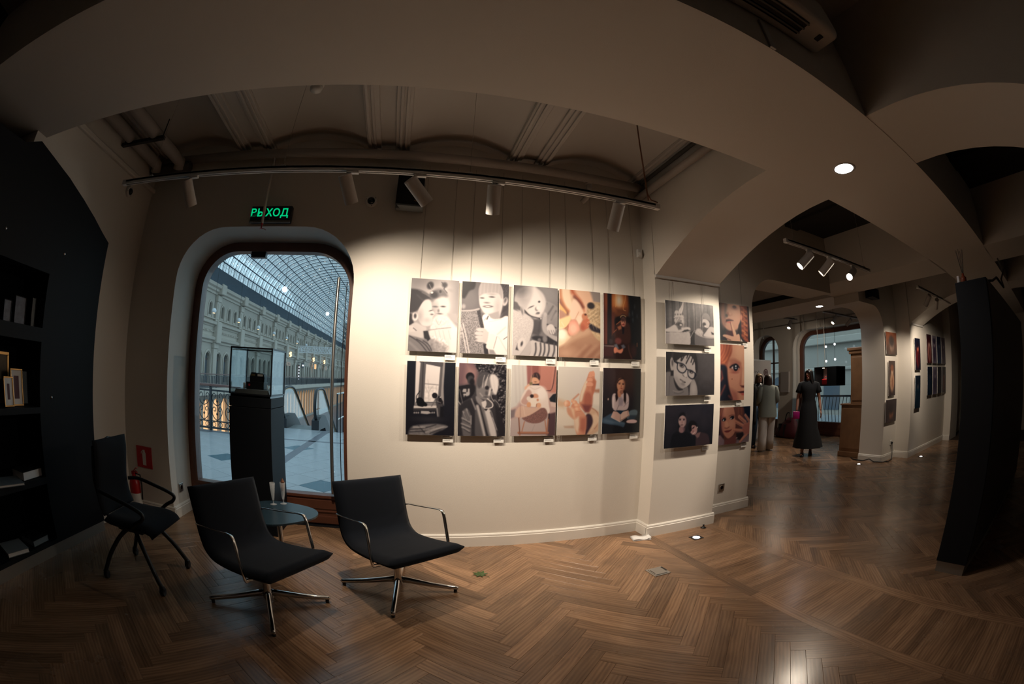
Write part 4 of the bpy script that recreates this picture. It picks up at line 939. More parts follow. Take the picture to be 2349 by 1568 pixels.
def p_father(p):
    p.bg(K(150), K(165)); p.el(760, 420, 420, 480, K(195), 300); p.el(1020, 300, 120, 420, K(110), 180, a=.7); p.el(200, 90, 420, 130, K(130), 150, a=.7)
    p.el(640, 520, 170, 220, K(170), 40); p.el(690, 600, 165, 220, K(205), 40)                      # girl's head
    p.pg([(440, 420), (500, 300), (600, 240), (720, 250), (800, 330), (820, 420), (700, 400), (640, 430), (560, 450), (500, 520), (470, 480)], K(110), 40)
    p.el(540, 370, 80, 70, K(50), 40); p.el(460, 185, 65, 78, K(45), 25, .4); p.ln([(440, 160), (490, 260)], 14, K(150)); p.el(750, 170, 55, 55, K(70), 30); p.ln([(690, 115), (760, 210), (735, 245)], 16, K(60)); p.ln([(735, 250), (800, 330)], 16, K(70))
    p.el(495, 328, 26, 20, K(230), 8); p.el(665, 305, 24, 30, K(60), 8); p.el(880, 280, 70, 30, K(150), 30, .2, a=.6)
    p.el(565, 610, 50, 16, K(60), 14); p.el(722, 605, 46, 15, K(60), 14); p.el(630, 690, 22, 34, K(120), 18); p.el(655, 750, 55, 13, K(90), 12); p.el(560, 640, 70, 130, K(140), 60, a=.5)
    p.pg([(540, 790), (800, 780), (900, 900), (960, 1100), (1000, 1500), (560, 1500), (520, 1300), (430, 1180), (480, 1000)], K(215), 25)
    p.pg([(800, 740), (980, 740), (1010, 960), (900, 900)], K(170), 20); p.pg([(880, 900), (1000, 1100), (1000, 1500), (860, 1500)], K(228), 40)
    p.ln([(430, 1080), (650, 1045), (880, 1020)], 16, K(120), a=.8); p.ln([(570, 850), (640, 1000), (690, 880)], 8, K(110), a=.6)
    p.nz([(500, 1180), (760, 1250), (850, 1420), (700, 1500), (520, 1500), (430, 1250)], .5, 2); p.pg([(420, 1200), (620, 1280), (800, 1400), (780, 1500), (500, 1500)], K(110), 60, a=.55); p.nz([(520, 820), (800, 800), (880, 1020), (450, 1080)], .18, 2)
    for x in (560, 640, 720, 830): p.ln([(x, 1080), (x+40, 1250)], 10, K(150), a=.6)
    p.pg([(60, 250), (200, 260), (330, 300), (470, 390), (490, 470), (420, 460), (340, 480), (300, 600), (200, 720), (60, 760)], K(52), 30)  # father's hair
    p.ln([(230, 270), (380, 350), (480, 440)], 26, K(120), 20, a=.7); p.ln([(200, 380), (330, 500)], 30, K(80), 20, a=.6); p.ln([(300, 330), (440, 400)], 18, K(140), 16, a=.6)
    p.pg([(340, 480), (470, 470), (505, 620), (490, 670), (560, 740), (540, 780), (520, 800), (500, 900), (500, 980), (380, 1010), (290, 980), (230, 880), (200, 760), (250, 620)], K(205), 14)
    p.el(260, 800, 60, 120, K(150), 60, a=.6); p.el(480, 690, 40, 10, K(90), 8, -.3); p.el(500, 765, 30, 14, K(100), 12); p.el(400, 880, 60, 40, K(175), 40, a=.6)
    p.el(160, 815, 62, 82, K(215), 14); p.el(165, 800, 28, 48, K(70), 16); p.pg([(60, 760), (110, 740), (100, 860), (130, 900), (150, 980), (50, 1000)], K(45), 25)
    p.pg([(140, 900), (300, 990), (400, 1020), (390, 1090), (330, 1100), (340, 1250), (160, 1200), (60, 1150)], K(190), 18); p.pg([(50, 980), (120, 1000), (200, 1085), (170, 1110), (60, 1150)], K(200), 12); p.ln([(130, 1040), (190, 1090)], 14, K(60))
    p.pg([(330, 1100), (420, 1090), (470, 1250), (420, 1300), (350, 1240)], K(40), 14); p.pg([(30, 1170), (200, 1220), (360, 1260), (410, 1250), (520, 1530), (20, 1500)], K(120), 14)
    for a_, b_ in (((60, 1200), (400, 1500)), ((200, 1260), (470, 1500)), ((330, 1290), (500, 1490))): p.ln([a_, ((a_[0]+b_[0])/2+30, (a_[1]+b_[1])/2-30), b_], 18, K(45), 12)
    p.ln([(60, 1330), (250, 1500)], 40, K(160), 30, a=.6)
def p_smile(p):
    p.bg(K(95), K(110)); p.el(260, 420, 160, 200, K(110), 90); p.pg([(115, 60), (380, 60), (370, 190), (250, 220), (190, 330), (140, 400), (120, 300)], K(38), 25); p.el(130, 540, 40, 45, K(160), 25)
    p.pg([(880, 110), (1040, 110), (1010, 780), (880, 760), (940, 600)], K(70), 30); p.nz([(890, 110), (1040, 110), (1010, 400), (900, 400)], .4, 1)
    p.pg([(440, 250), (460, 130), (540, 70), (760, 80), (900, 150), (930, 330), (910, 540), (860, 700), (840, 800), (640, 760), (560, 690), (470, 580), (440, 460)], K(205), 16)
    p.pg([(430, 230), (460, 110), (550, 60), (800, 80), (900, 170), (920, 330), (890, 420), (850, 280), (660, 270), (520, 290), (440, 360)], K(165), 20)
    for x in (470, 540, 610, 690, 760, 830): p.ln([(x+20, 90), (x, 290)], 14, K(200), 14, a=.5)
    p.el(960, 450, 50, 90, K(190), 14, .3); p.el(965, 420, 24, 55, K(100), 18, .3); p.pg([(930, 540), (1010, 520), (960, 640), (880, 700)], K(60), 20)
    p.el(505, 375, 40, 13, K(80), 10); p.el(700, 355, 56, 14, K(70), 10); p.el(700, 300, 80, 20, K(170), 20); p.el(595, 470, 55, 16, K(130), 14); p.el(620, 545, 95, 20, K(60), 10, -.05); p.el(615, 545, 60, 11, K(225), 6); p.el(600, 640, 80, 40, K(220), 40)
    p.el(810, 560, 60, 160, K(165), 60, a=.6); p.pg([(620, 700), (830, 640), (850, 790), (680, 800), (620, 750)], K(160), 20)
    p.pg([(490, 710), (620, 690), (680, 800), (880, 790), (970, 720), (1010, 780), (990, 1530), (700, 1530), (560, 1390), (500, 1000)], K(236), 14)
    p.ln([(620, 740), (595, 800)], 20, K(40), 8); p.ln([(580, 770), (545, 820)], 8, K(110)); p.ln([(640, 850), (880, 800)], 10, K(200)); p.ln([(800, 1100), (960, 960)], 24, K(200), 20); p.ln([(990, 1150), (920, 1200)], 12, K(60), 6); p.ln([(820, 1150), (980, 1440)], 16, K(205), 14)
    p.pg([(60, 640), (400, 610), (460, 600), (540, 960), (560, 1300), (640, 1510), (70, 1480)], K(135), 10); p.nz([(60, 640), (400, 610), (540, 960), (600, 1500), (70, 1480)], .55, 1)
    p.pg([(395, 640), (460, 610), (535, 960), (470, 980)], K(62), 10); p.nz([(395, 640), (460, 610), (535, 960), (470, 980)], .5, 1); p.ln([(80, 630), (300, 625), (440, 590)], 26, K(190), 12); p.pg([(510, 1290), (600, 1290), (630, 1500), (550, 1500)], K(50), 12)
    for o in (0, 55): p.ln([(60+o, 880), (120+o, 1120), (180+o, 1480)], 18, K(225), 8)
    for x, y in ((480, 1010), (450, 1085), (460, 1160), (480, 1225)): p.el(x, y, 105, 38, K(200), 10, .05); p.ln([(x-90, y+36), (x+40, y+36)], 7, K(90), 6)
    p.pg([(520, 980), (630, 1060), (600, 1260), (540, 1270), (500, 1180)], K(195), 14)
    p.pg([(640, 1070), (790, 1130), (740, 1300), (700, 1400), (550, 1390), (600, 1220)], K(228), 10); p.ln([(790, 1140), (720, 1380)], 10, K(120), 8); p.pg([(630, 1400), (720, 1410), (820, 1520), (630, 1520)], K(150), 14); p.pg([(40, 1290), (90, 1480), (40, 1470)], K(30), 8)
    p.el(75, 1090, 25, 80, K(180), 14); p.ln([(50, 1050), (100, 1040)], 8, K(60)); p.ln([(50, 1120), (100, 1110)], 8, K(60))
def p_baby(p):
    p.bg(K(105), K(110)); p.el(800, 250, 260, 200, K(120), 160); p.pg([(60, 40), (300, 40), (180, 420), (60, 400)], K(55), 60)
    p.pg([(690, 370), (840, 380), (980, 560), (990, 940), (950, 1000), (780, 850), (640, 900), (500, 1100), (480, 760), (640, 560)], K(130), 16); p.pg([(500, 760), (660, 720), (660, 1000), (600, 1100), (470, 1050)], K(72), 30)
    for a_, b_ in (((720, 560), (760, 420)), ((800, 640), (900, 480)), ((860, 760), (960, 580)), ((640, 760), (600, 1000))): p.ln([a_, b_], 28, K(55), 22, a=.7)
    p.ln([(800, 800), (960, 640)], 60, K(150), 40, a=.6)
    p.el(430, 390, 330, 310, K(190), 30, .5); p.el(330, 250, 240, 190, K(140), 120, .3, a=.6); p.el(230, 130, 140, 120, K(90), 100, a=.7); p.pg([(480, 60), (560, 110), (660, 330), (700, 480), (640, 700), (480, 720), (330, 560), (480, 300)], K(208), 40)
    p.el(540, 430, 150, 240, K(215), 120, -.4, a=.5); p.el(450, 495, 52, 12, K(60), 10, -.45); p.el(612, 388, 24, 20, K(50), 10, -.4); p.ln([(380, 540), (490, 470)], 10, K(120)); p.el(560, 540, 34, 40, K(120), 20); p.el(590, 520, 40, 40, K(220), 20); p.el(582, 632, 44, 24, K(85), 14, -.4); p.el(570, 690, 70, 40, K(205), 30)
    p.pg([(90, 400), (150, 380), (200, 480), (310, 560), (420, 690), (490, 740), (480, 720), (330, 640), (200, 560), (100, 520)], K(90), 20); p.ln([(300, 560), (420, 690), (620, 735)], 22, K(35), 14)
    p.pg([(70, 520), (200, 600), (330, 650), (450, 730), (500, 780), (490, 960), (430, 1130), (420, 1200), (360, 1300), (150, 1480), (60, 1500)], K(192), 16); p.nz([(70, 560), (490, 780), (430, 1120), (100, 1300)], .14, 1)
    p.el(270, 570, 38, 90, K(175), 14, -.2); p.el(260, 590, 16, 60, K(110), 14, -.2); p.pg([(130, 1380), (170, 1250), (200, 1400)], K(40), 16); p.el(250, 1270, 80, 130, K(205), 16, .25); p.el(255, 1260, 22, 48, K(70), 14, .25)
    p.pg([(150, 1490), (350, 1300), (420, 1170), (500, 1260), (470, 1380), (350, 1500)], K(178), 16); p.pg([(430, 1140), (540, 1080), (760, 1130), (800, 1050), (980, 1250), (970, 1300), (760, 1270), (600, 1220)], K(42), 24); p.el(730, 1160, 48, 70, K(120), 24); p.el(615, 1180, 34, 34, K(105), 18)
    p.pg([(420, 1170), (580, 1210), (720, 1250), (960, 1310), (960, 1530), (350, 1500), (470, 1380)], K(190), 14)
    for x in (520, 620, 700, 790, 900): p.ln([(x+20, 1250), (x+30, 1400), (x-10, 1520)], 34, K(70), 12)
    p.pg([(670, 790), (710, 640), (770, 640), (770, 800), (760, 930), (850, 1070), (980, 1130), (970, 1260), (820, 1130), (670, 1000)], K(165), 16); p.el(735, 650, 36, 40, K(170), 10); p.ln([(780, 860), (960, 930)], 30, K(60), 10); p.pg([(780, 870), (880, 840), (950, 950), (940, 1060), (840, 1060), (760, 960)], K(195), 12)
    for x in (830, 880, 925): p.ln([(x-20, 980), (x+10, 1060)], 10, K(90), 8)
    p.el(648, 742, 10, 10, K(240), 5)
def p_nose(p):
    p.bg((216, 180, 150), (150, 108, 88)); p.pg([(690, 90), (960, 120), (950, 360), (800, 320), (720, 200)], (140, 128, 124), 30)
    p.pg([(280, 60), (690, 100), (800, 320), (660, 400), (640, 600), (560, 560), (520, 420), (380, 210), (320, 260)], (224, 180, 152), 40); p.pg([(290, 120), (390, 200), (560, 400), (600, 560), (580, 420), (540, 300), (420, 160), (330, 80)], (176, 92, 62), 50)
    p.ln([(390, 220), (500, 330), (570, 440)], 46, (92, 44, 40), 40); p.pg([(110, 60), (280, 70), (300, 250), (370, 440), (340, 500), (250, 520), (160, 380), (110, 200)], (232, 204, 176), 30); p.ln([(90, 70), (100, 260), (180, 440), (270, 540)], 46, (186, 106, 66), 40); p.ln([(70, 300), (150, 470), (240, 580)], 50, (120, 70, 60), 40)
    p.pg([(60, 260), (120, 420), (230, 560), (200, 590), (130, 520), (60, 440)], (228, 178, 116), 20); p.pg([(60, 450), (150, 540), (200, 620), (120, 700), (60, 720)], (176, 132, 116), 30)
    p.pg([(330, 300), (400, 260), (500, 380), (560, 540), (480, 640), (330, 740), (260, 620), (290, 520)], (234, 200, 178), 30); p.el(500, 590, 70, 90, (232, 196, 172), 20, .5); p.ln([(480, 540), (400, 690)], 9, (190, 130, 106)); p.pg([(410, 690), (480, 620), (560, 640), (540, 760), (470, 820)], (240, 208, 186), 30)
    p.pg([(60, 740), (200, 650), (280, 620), (320, 660), (260, 820), (180, 910), (60, 930)], (244, 206, 158), 24); p.ln([(70, 920), (190, 900), (270, 800)], 16, (160, 84, 74), 14); p.ln([(110, 760), (160, 850)], 10, (250, 230, 200))
    p.pg([(300, 720), (420, 700), (500, 880), (500, 940), (400, 1050), (290, 1050), (230, 980), (250, 850)], (222, 152, 132), 20); p.el(360, 900, 90, 110, (240, 186, 164), 60); p.ln([(250, 840), (235, 980), (290, 1050)], 14, (168, 92, 82))
    p.pg([(50, 940), (220, 930), (250, 1040), (340, 1080), (200, 1220), (60, 1340)], (244, 214, 184), 40); p.el(110, 1020, 90, 110, (252, 240, 222), 50); p.pg([(300, 1060), (520, 930), (680, 880), (760, 1000), (400, 1120), (150, 1320), (200, 1180)], (198, 160, 134), 50, a=.8)
    for i in range(6): p.ln([(380+i*110, 1500), (620+i*110, 1260)], 36, (138, 92, 76) if i % 2 else (190, 150, 126), 40, a=.6)
    p.el(200, 1420, 200, 110, (206, 166, 140), 120, a=.7)
    p.pg([(500, 830), (560, 720), (640, 640), (740, 720), (700, 880), (560, 940)], (190, 110, 84), 16); p.el(560, 880, 50, 60, (170, 92, 72), 40); p.el(600, 640, 60, 60, (196, 126, 96), 20)
    p.pg([(665, 400), (700, 345), (780, 340), (950, 340), (945, 1160), (880, 1160), (740, 970), (690, 840), (720, 760), (660, 640)], (186, 158, 126), 20); p.nz([(665, 400), (950, 340), (945, 1160), (740, 970), (660, 640)], .42, 2)
    p.el(740, 410, 80, 66, (46, 40, 44), 24); p.pg([(690, 790), (740, 790), (860, 880), (945, 920), (940, 1010), (800, 970), (700, 900)], (44, 38, 46), 24); p.el(620, 600, 26, 20, (84, 48, 40), 12)
    for y in (430, 520, 600, 680): p.ln([(660, y+170), (900, y)], 6, (226, 206, 176), 5, a=.8)
    for x in (780, 840, 900): p.ln([(x-20, 780), (x+20, 920)], 6, (210, 190, 160), 5, a=.7)
def p_hall(p):
    D = (26, 20, 26); p.bg((30, 22, 26), (44, 26, 26)); p.pg([(62, 50), (150, 60), (150, 1180), (65, 1190)], (74, 40, 36), 14); p.ln([(115, 60), (120, 1170)], 22, (104, 52, 44), 16)
    p.el(400, 240, 260, 260, (160, 84, 44), 150, a=.9); p.el(395, 230, 120, 150, (206, 138, 84), 90); p.el(400, 215, 60, 100, (206, 190, 168), 60); p.pg([(300, 380), (560, 400), (560, 540), (360, 540)], (92, 52, 36), 60)
    p.ln([(330, 70), (345, 200), (325, 360)], 8, (230, 180, 120), 8); p.ln([(550, 90), (525, 260), (490, 330), (490, 430), (540, 440)], 9, (226, 166, 110), 8)
    p.pg([(230, 500), (300, 480), (300, 900), (240, 1000)], (82, 40, 32), 16); p.pg([(150, 60), (240, 60), (230, 1180), (150, 1180)], D, 20); p.pg([(600, 110), (870, 130), (880, 1500), (700, 1500), (640, 800)], (22, 26, 32), 40)
    for x, y in ((690, 500), (620, 520), (740, 350), (700, 640), (790, 560)): p.el(x, y, 14, 40, (60, 68, 76), 16, a=.7)
    p.pg([(300, 560), (640, 560), (640, 760), (560, 640), (440, 640), (300, 800)], (20, 16, 20), 20)
    p.pg([(340, 760), (430, 670), (490, 780), (590, 680), (640, 800), (660, 1100), (560, 1200), (440, 1100), (300, 1080), (280, 920), (330, 850)], (56, 34, 32), 20); p.ln([(340, 745), (430, 670)], 16, (160, 96, 66), 8); p.pg([(360, 800), (440, 760), (450, 840), (390, 870)], (150, 92, 70), 16); p.ln([(280, 920), (340, 860)], 10, (170, 100, 70)); p.pg([(460, 800), (520, 770), (500, 960), (470, 950)], (20, 20, 28), 12)
    p.el(490, 590, 66, 62, (44, 32, 34), 12); p.ln([(425, 590), (450, 550), (500, 540), (545, 575)], 12, (212, 170, 120), 8); p.el(490, 695, 52, 84, (196, 132, 110), 14); p.el(490, 640, 58, 34, (60, 40, 40), 16); p.el(520, 720, 26, 60, (120, 72, 64), 24, a=.6); p.el(490, 745, 28, 14, (120, 40, 44), 8); p.el(465, 690, 12, 6, (50, 30, 34), 5); p.el(515, 690, 12, 6, (50, 30, 34), 5)
    p.el(380, 1110, 70, 60, (106, 58, 56), 24); p.pg([(290, 1190), (350, 1170), (400, 1280), (320, 1280)], (96, 98, 108), 14); p.pg([(440, 1200), (500, 1180), (540, 1240), (480, 1290)], (86, 86, 98), 14)
    p.pg([(290, 1250), (340, 1240), (380, 1300), (420, 1300), (480, 1260), (490, 1320), (440, 1390), (360, 1350), (300, 1390), (280, 1310)], (206, 128, 104), 14)
    p.pg([(70, 1210), (290, 1210), (290, 1240), (110, 1230)], (120, 96, 96), 10); p.pg([(70, 1240), (280, 1250), (270, 1440), (70, 1450)], (60, 30, 32), 14); p.el(720, 1320, 60, 120, (52, 34, 36), 40); p.ln([(600, 1200), (620, 1350), (680, 1480)], 20, (80, 50, 46), 14); p.ln([(790, 1150), (790, 1220)], 16, (130, 80, 60), 10); p.el(220, 1120, 40, 46, (50, 40, 44), 16)
def p_cat(p):
    p.bg((20, 24, 36), (22, 22, 32)); p.pg([(255, 75), (350, 95), (300, 780), (230, 900), (240, 560)], K(225), 10); p.pg([(350, 75), (460, 85), (420, 850), (300, 790)], K(85), 10); p.ln([(400, 80), (370, 800)], 20, K(48), 8)
    p.pg([(455, 110), (740, 170), (700, 720), (640, 860), (410, 860)], K(228), 8); p.pg([(440, 70), (840, 95), (800, 130), (740, 165), (450, 105)], K(78), 8); p.pg([(740, 170), (800, 130), (740, 760), (690, 740)], K(90), 10); p.pg([(800, 110), (835, 95), (800, 560), (805, 940), (740, 760)], K(150), 10)
    p.ln([(430, 500), (700, 525)], 10, K(70), 5); p.nz([(440, 520), (690, 540), (640, 850), (430, 850)], .22, 2)
    for pts in ([(500, 860), (510, 620), (490, 420)], [(510, 650), (580, 560)], [(505, 700), (440, 560)], [(640, 700), (660, 540)]): p.ln(pts, 7, K(150), 6, a=.7)
    p.pg([(210, 930), (690, 925), (650, 985), (205, 985)], K(205), 8); p.pg([(230, 870), (660, 870), (690, 930), (220, 925)], K(130), 12); p.pg([(200, 985), (650, 985), (650, 1030), (200, 1030)], K(50), 8)
    p.pg([(350, 1035), (500, 1040), (550, 1080), (470, 1100), (345, 1085)], K(175), 10)
    for x in (220, 260, 300, 570, 610): p.el(x, 1070, 16, 18, K(150), 10)
    p.el(330, 840, 72, 72, (10, 12, 20), 8); p.pg([(265, 800), (380, 780), (440, 880), (480, 890), (470, 950), (400, 940), (390, 960), (300, 940), (280, 930), (270, 880)], (10, 12, 20), 8); p.ln([(262, 810), (262, 740), (300, 690), (330, 645)], 16, (10, 12, 20), 6)
    p.el(625, 735, 56, 56, (26, 24, 32), 8); p.pg([(620, 790), (730, 760), (790, 880), (770, 980), (740, 1150), (680, 1160), (660, 960), (640, 850)], K(62), 12); p.pg([(700, 760), (740, 770), (790, 860), (770, 900), (700, 900)], (24, 22, 30), 12); p.ln([(640, 800), (590, 900), (560, 940)], 22, K(100), 10); p.el(735, 768, 12, 10, K(220), 5); p.ln([(665, 990), (680, 1140)], 26, K(150), 12); p.pg([(730, 950), (800, 960), (780, 1200), (720, 1160)], (20, 20, 28), 16); p.ln([(660, 840), (740, 880)], 12, K(130), 10)
    p.pg([(120, 1350), (300, 1310), (560, 1290), (700, 1295), (880, 1330), (800, 1400), (640, 1450), (420, 1500), (80, 1490)], K(120), 30); p.nz([(120, 1350), (880, 1300), (800, 1400), (420, 1500), (80, 1490)], .3, 2)
    for pts in ([(120, 1400), (400, 1380), (640, 1310)], [(300, 1330), (420, 1470)], [(520, 1480), (860, 1340)], [(120, 1450), (520, 1430)]): p.ln(pts, 20, K(40), 14)
    for pts in ([(440, 1450), (680, 1380), (860, 1350)], [(200, 1350), (420, 1360)]): p.ln(pts, 24, K(190), 18, a=.8)
    p.el(500, 1200, 230, 50, K(50), 60, a=.6)
def p_jacket(p):
    p.bg(K(70), K(40)); p.pg([(90, 55), (350, 60), (460, 170), (440, 400), (300, 470), (90, 540)], (110, 84, 90), 60); p.pg([(250, 100), (440, 200), (440, 480), (200, 470)], (166, 128, 124), 90, a=.7)
    T_ = [(330, 60), (1045, 80), (1000, 1500), (860, 1500), (880, 700), (700, 200), (460, 240), (440, 140)]; p.pg(T_, K(24), 20); p.nz(T_, .12, 2, K(150)); p.nz(T_, .05, 1, K(225))
    p.pg([(80, 550), (300, 480), (420, 480), (400, 700), (150, 850), (70, 900)], K(26), 14); p.nz([(150, 580), (310, 570), (300, 700), (190, 740)], .5, 3, K(200)); p.ln([(100, 590), (170, 900)], 14, K(110), 6); p.ln([(70, 820), (120, 890)], 16, K(180), 6)
    p.el(310, 330, 84, 84, K(20), 14); p.el(320, 400, 66, 86, K(58), 20); p.el(350, 440, 50, 70, K(24), 24)
    p.pg([(150, 850), (340, 770), (430, 830), (560, 960), (640, 1200), (700, 1520), (65, 1515), (70, 1150)], K(40), 20); p.pg([(160, 1000), (260, 960), (330, 1100), (340, 1300), (330, 1500), (180, 1500), (140, 1300)], K(96), 24)
    for a_, b_ in (((170, 1030), (250, 1180)), ((240, 980), (310, 1130)), ((150, 1160), (300, 1240)), ((140, 1270), (310, 1340)), ((150, 1340), (290, 1420)), ((330, 1120), (330, 1280))): p.ln([a_, b_], 26, K(170), 16, a=.8); p.ln([(a_[0]+30, a_[1]+40), (b_[0]+20, b_[1]+40)], 14, K(30), 12, a=.7)
    p.pg([(410, 880), (480, 900), (560, 1200), (640, 1520), (400, 1520), (410, 1200)], K(80), 20); p.ln([(460, 920), (540, 1250), (600, 1510)], 50, K(190), 24); p.pg([(500, 860), (600, 960), (720, 1000), (880, 1520), (700, 1520), (600, 1200)], K(110), 20); p.pg([(590, 980), (720, 960), (800, 1250), (860, 1510), (740, 1515), (640, 1150)], K(200), 24); p.ln([(720, 1040), (860, 1440)], 26, K(60), 16); p.ln([(760, 1150), (850, 1400)], 10, K(210), 8)
    p.pg([(800, 850), (900, 1000), (1000, 1500), (890, 1510), (830, 1150)], K(34), 20); p.ln([(340, 780), (420, 980)], 26, K(150), 16)
    p.pg([(440, 430), (470, 330), (560, 260), (700, 260), (820, 300), (880, 400), (860, 600), (800, 740), (700, 780), (620, 800), (500, 760), (430, 720)], K(120), 16); p.pg([(440, 480), (460, 320), (580, 240), (700, 250), (720, 320), (600, 400), (520, 560), (470, 560)], K(72), 24)
    p.pg([(700, 300), (800, 260), (890, 370), (880, 560), (830, 700), (760, 640), (720, 480)], K(210), 24)
    for a_, b_ in (((600, 300), (560, 560)), ((680, 290), (600, 560)), ((740, 300), (800, 640)), ((800, 300), (860, 560)), ((660, 340), (620, 640)), ((850, 380), (830, 680))): p.ln([a_, ((a_[0]+b_[0])/2-16, (a_[1]+b_[1])/2), b_], 14, K(225), 12, a=.75)
    p.pg([(520, 560), (640, 520), (720, 560), (730, 660), (660, 790), (560, 770), (500, 660)], K(120), 24); p.el(650, 550, 40, 40, K(36), 18); p.el(735, 590, 22, 26, K(40), 12); p.ln([(720, 570), (690, 690)], 40, K(215), 18); p.el(625, 735, 44, 10, K(70), 8); p.ln([(510, 660), (560, 720)], 20, K(170), 14); p.el(640, 660, 30, 44, K(80), 20)
    p.pg([(430, 700), (560, 790), (600, 860), (560, 940), (460, 860), (420, 760)], K(130), 16); p.pg([(540, 840), (620, 800), (660, 860), (610, 960), (560, 940)], K(205), 12); p.pg([(640, 800), (760, 860), (780, 910), (720, 960), (640, 940)], K(80), 14); p.ln([(660, 770), (760, 850), (770, 930), (700, 965), (600, 960)], 22, K(222), 8); p.pg([(590, 970), (670, 970), (630, 1020)], K(40), 8)
    p.el(770, 740, 60, 50, K(40), 20); p.ln([(730, 700), (740, 760), (790, 820)], 14, K(180), 8); p.ln([(800, 790), (880, 860), (900, 930)], 12, K(160), 8)
def p_cradle(p):
    p.bg((206, 170, 160), (176, 150, 148)); p.pg([(85, 45), (390, 50), (420, 560), (180, 900), (50, 1010)], (206, 200, 196), 40)
    for x in (150, 230, 310): p.ln([(x, 50), (x+30, 820)], 26, (188, 178, 176), 26, a=.7)
    p.pg([(390, 50), (490, 55), (490, 430), (410, 470)], (150, 98, 96), 24); p.pg([(490, 55), (1020, 68), (990, 620), (820, 620), (660, 470), (500, 300)], (184, 124, 112), 30); p.pg([(490, 55), (660, 60), (650, 230), (500, 250)], (140, 88, 84), 40)
    p.ln([(680, 70), (670, 450), (640, 470)], 7, (150, 96, 88), 6); p.ln([(1000, 70), (930, 580), (800, 575)], 16, (64, 44, 50), 8); p.ln([(960, 80), (900, 560)], 6, (206, 150, 134), 5)
    p.pg([(55, 1010), (160, 960), (130, 1130), (60, 1200)], (128, 114, 118), 24); p.pg([(50, 1200), (250, 1120), (900, 1080), (860, 1500), (50, 1520)], (184, 166, 164), 40); p.pg([(840, 1060), (990, 1000), (975, 1500), (820, 1490)], (84, 62, 68), 24); p.ln([(560, 1280), (500, 1420)], 6, (150, 132, 130), 6)
    p.el(590, 300, 86, 96, (60, 44, 48), 16); p.ln([(540, 240), (520, 330)], 12, (150, 116, 96), 8); p.ln([(600, 230), (620, 300)], 12, (140, 110, 100), 8); p.pg([(500, 300), (600, 300), (660, 370), (640, 440), (560, 450), (510, 420)], (212, 160, 132), 12); p.el(575, 395, 26, 7, (80, 50, 46), 5); p.pg([(480, 280), (510, 300), (490, 400), (450, 420)], (170, 130, 104), 12); p.pg([(440, 410), (510, 400), (520, 460), (450, 460)], (128, 112, 84), 10); p.pg([(350, 500), (440, 430), (460, 470), (400, 560), (345, 560)], (216, 172, 150), 12); p.pg([(510, 440), (650, 430), (650, 465), (520, 465)], (40, 32, 40), 8)
    p.pg([(440, 480), (560, 460), (700, 470), (790, 570), (840, 700), (850, 880), (880, 1000), (840, 1060), (790, 1000), (700, 920), (360, 900), (240, 830), (300, 650), (400, 520)], (226, 208, 200), 14); p.pg([(430, 520), (520, 640), (440, 720), (400, 900), (250, 830), (330, 700)], (190, 154, 146), 20); p.el(700, 640, 110, 130, (236, 222, 216), 60)
    p.ln([(460, 500), (560, 560), (680, 500)], 10, (196, 172, 164), 8)
    p.el(575, 690, 62, 50, (206, 150, 124), 14, .2); p.el(500, 690, 40, 36, (50, 38, 42), 12); p.pg([(460, 740), (620, 720), (690, 770), (660, 830), (600, 910), (480, 910), (470, 800)], (230, 214, 202), 16); p.el(430, 740, 40, 44, (222, 206, 196), 12); p.el(435, 870, 46, 56, (206, 150, 118), 14); p.el(640, 880, 52, 50, (216, 164, 134), 14); p.ln([(600, 850), (590, 910)], 12, (130, 80, 66), 8); p.el(620, 770, 22, 26, (200, 140, 116), 10)
    p.pg([(240, 870), (420, 930), (640, 930), (720, 920), (560, 1030), (390, 1120), (280, 1140), (120, 1120)], (206, 172, 156), 12); p.ln([(260, 880), (260, 1120)], 12, (168, 130, 118), 10); p.ln([(320, 900), (360, 1110)], 12, (222, 192, 178), 10)
    p.pg([(280, 1140), (390, 1120), (560, 1030), (700, 925), (790, 940), (830, 1060), (800, 1160), (680, 1240), (540, 1262), (400, 1230), (320, 1180)], (128, 92, 88), 12); p.nz([(280, 1140), (560, 1030), (790, 940), (800, 1160), (540, 1260)], .25, 1); p.ln([(330, 1110), (560, 1010), (700, 915)], 12, (214, 176, 156), 8)
    p.pg([(860, 740), (940, 650), (1000, 610), (990, 840), (880, 800)], (34, 38, 46), 12); p.pg([(880, 810), (990, 850), (980, 940), (900, 900)], (206, 180, 172), 12)
    for a_, b_, w_ in (((230, 1140), (250, 1500), 26), ((345, 1220), (290, 1430), 20), ((770, 1190), (800, 1430), 22), ((840, 1140), (800, 1490), 24), ((220, 1450), (830, 1450), 44)): p.ln([a_, b_], w_, (170, 112, 88), 8)
    p.ln([(220, 1475), (830, 1478)], 10, (70, 44, 44), 6); p.ln([(225, 1150), (245, 1450)], 10, (74, 46, 46), 6); p.ln([(860, 1060), (850, 1150)], 24, (40, 32, 38), 10)
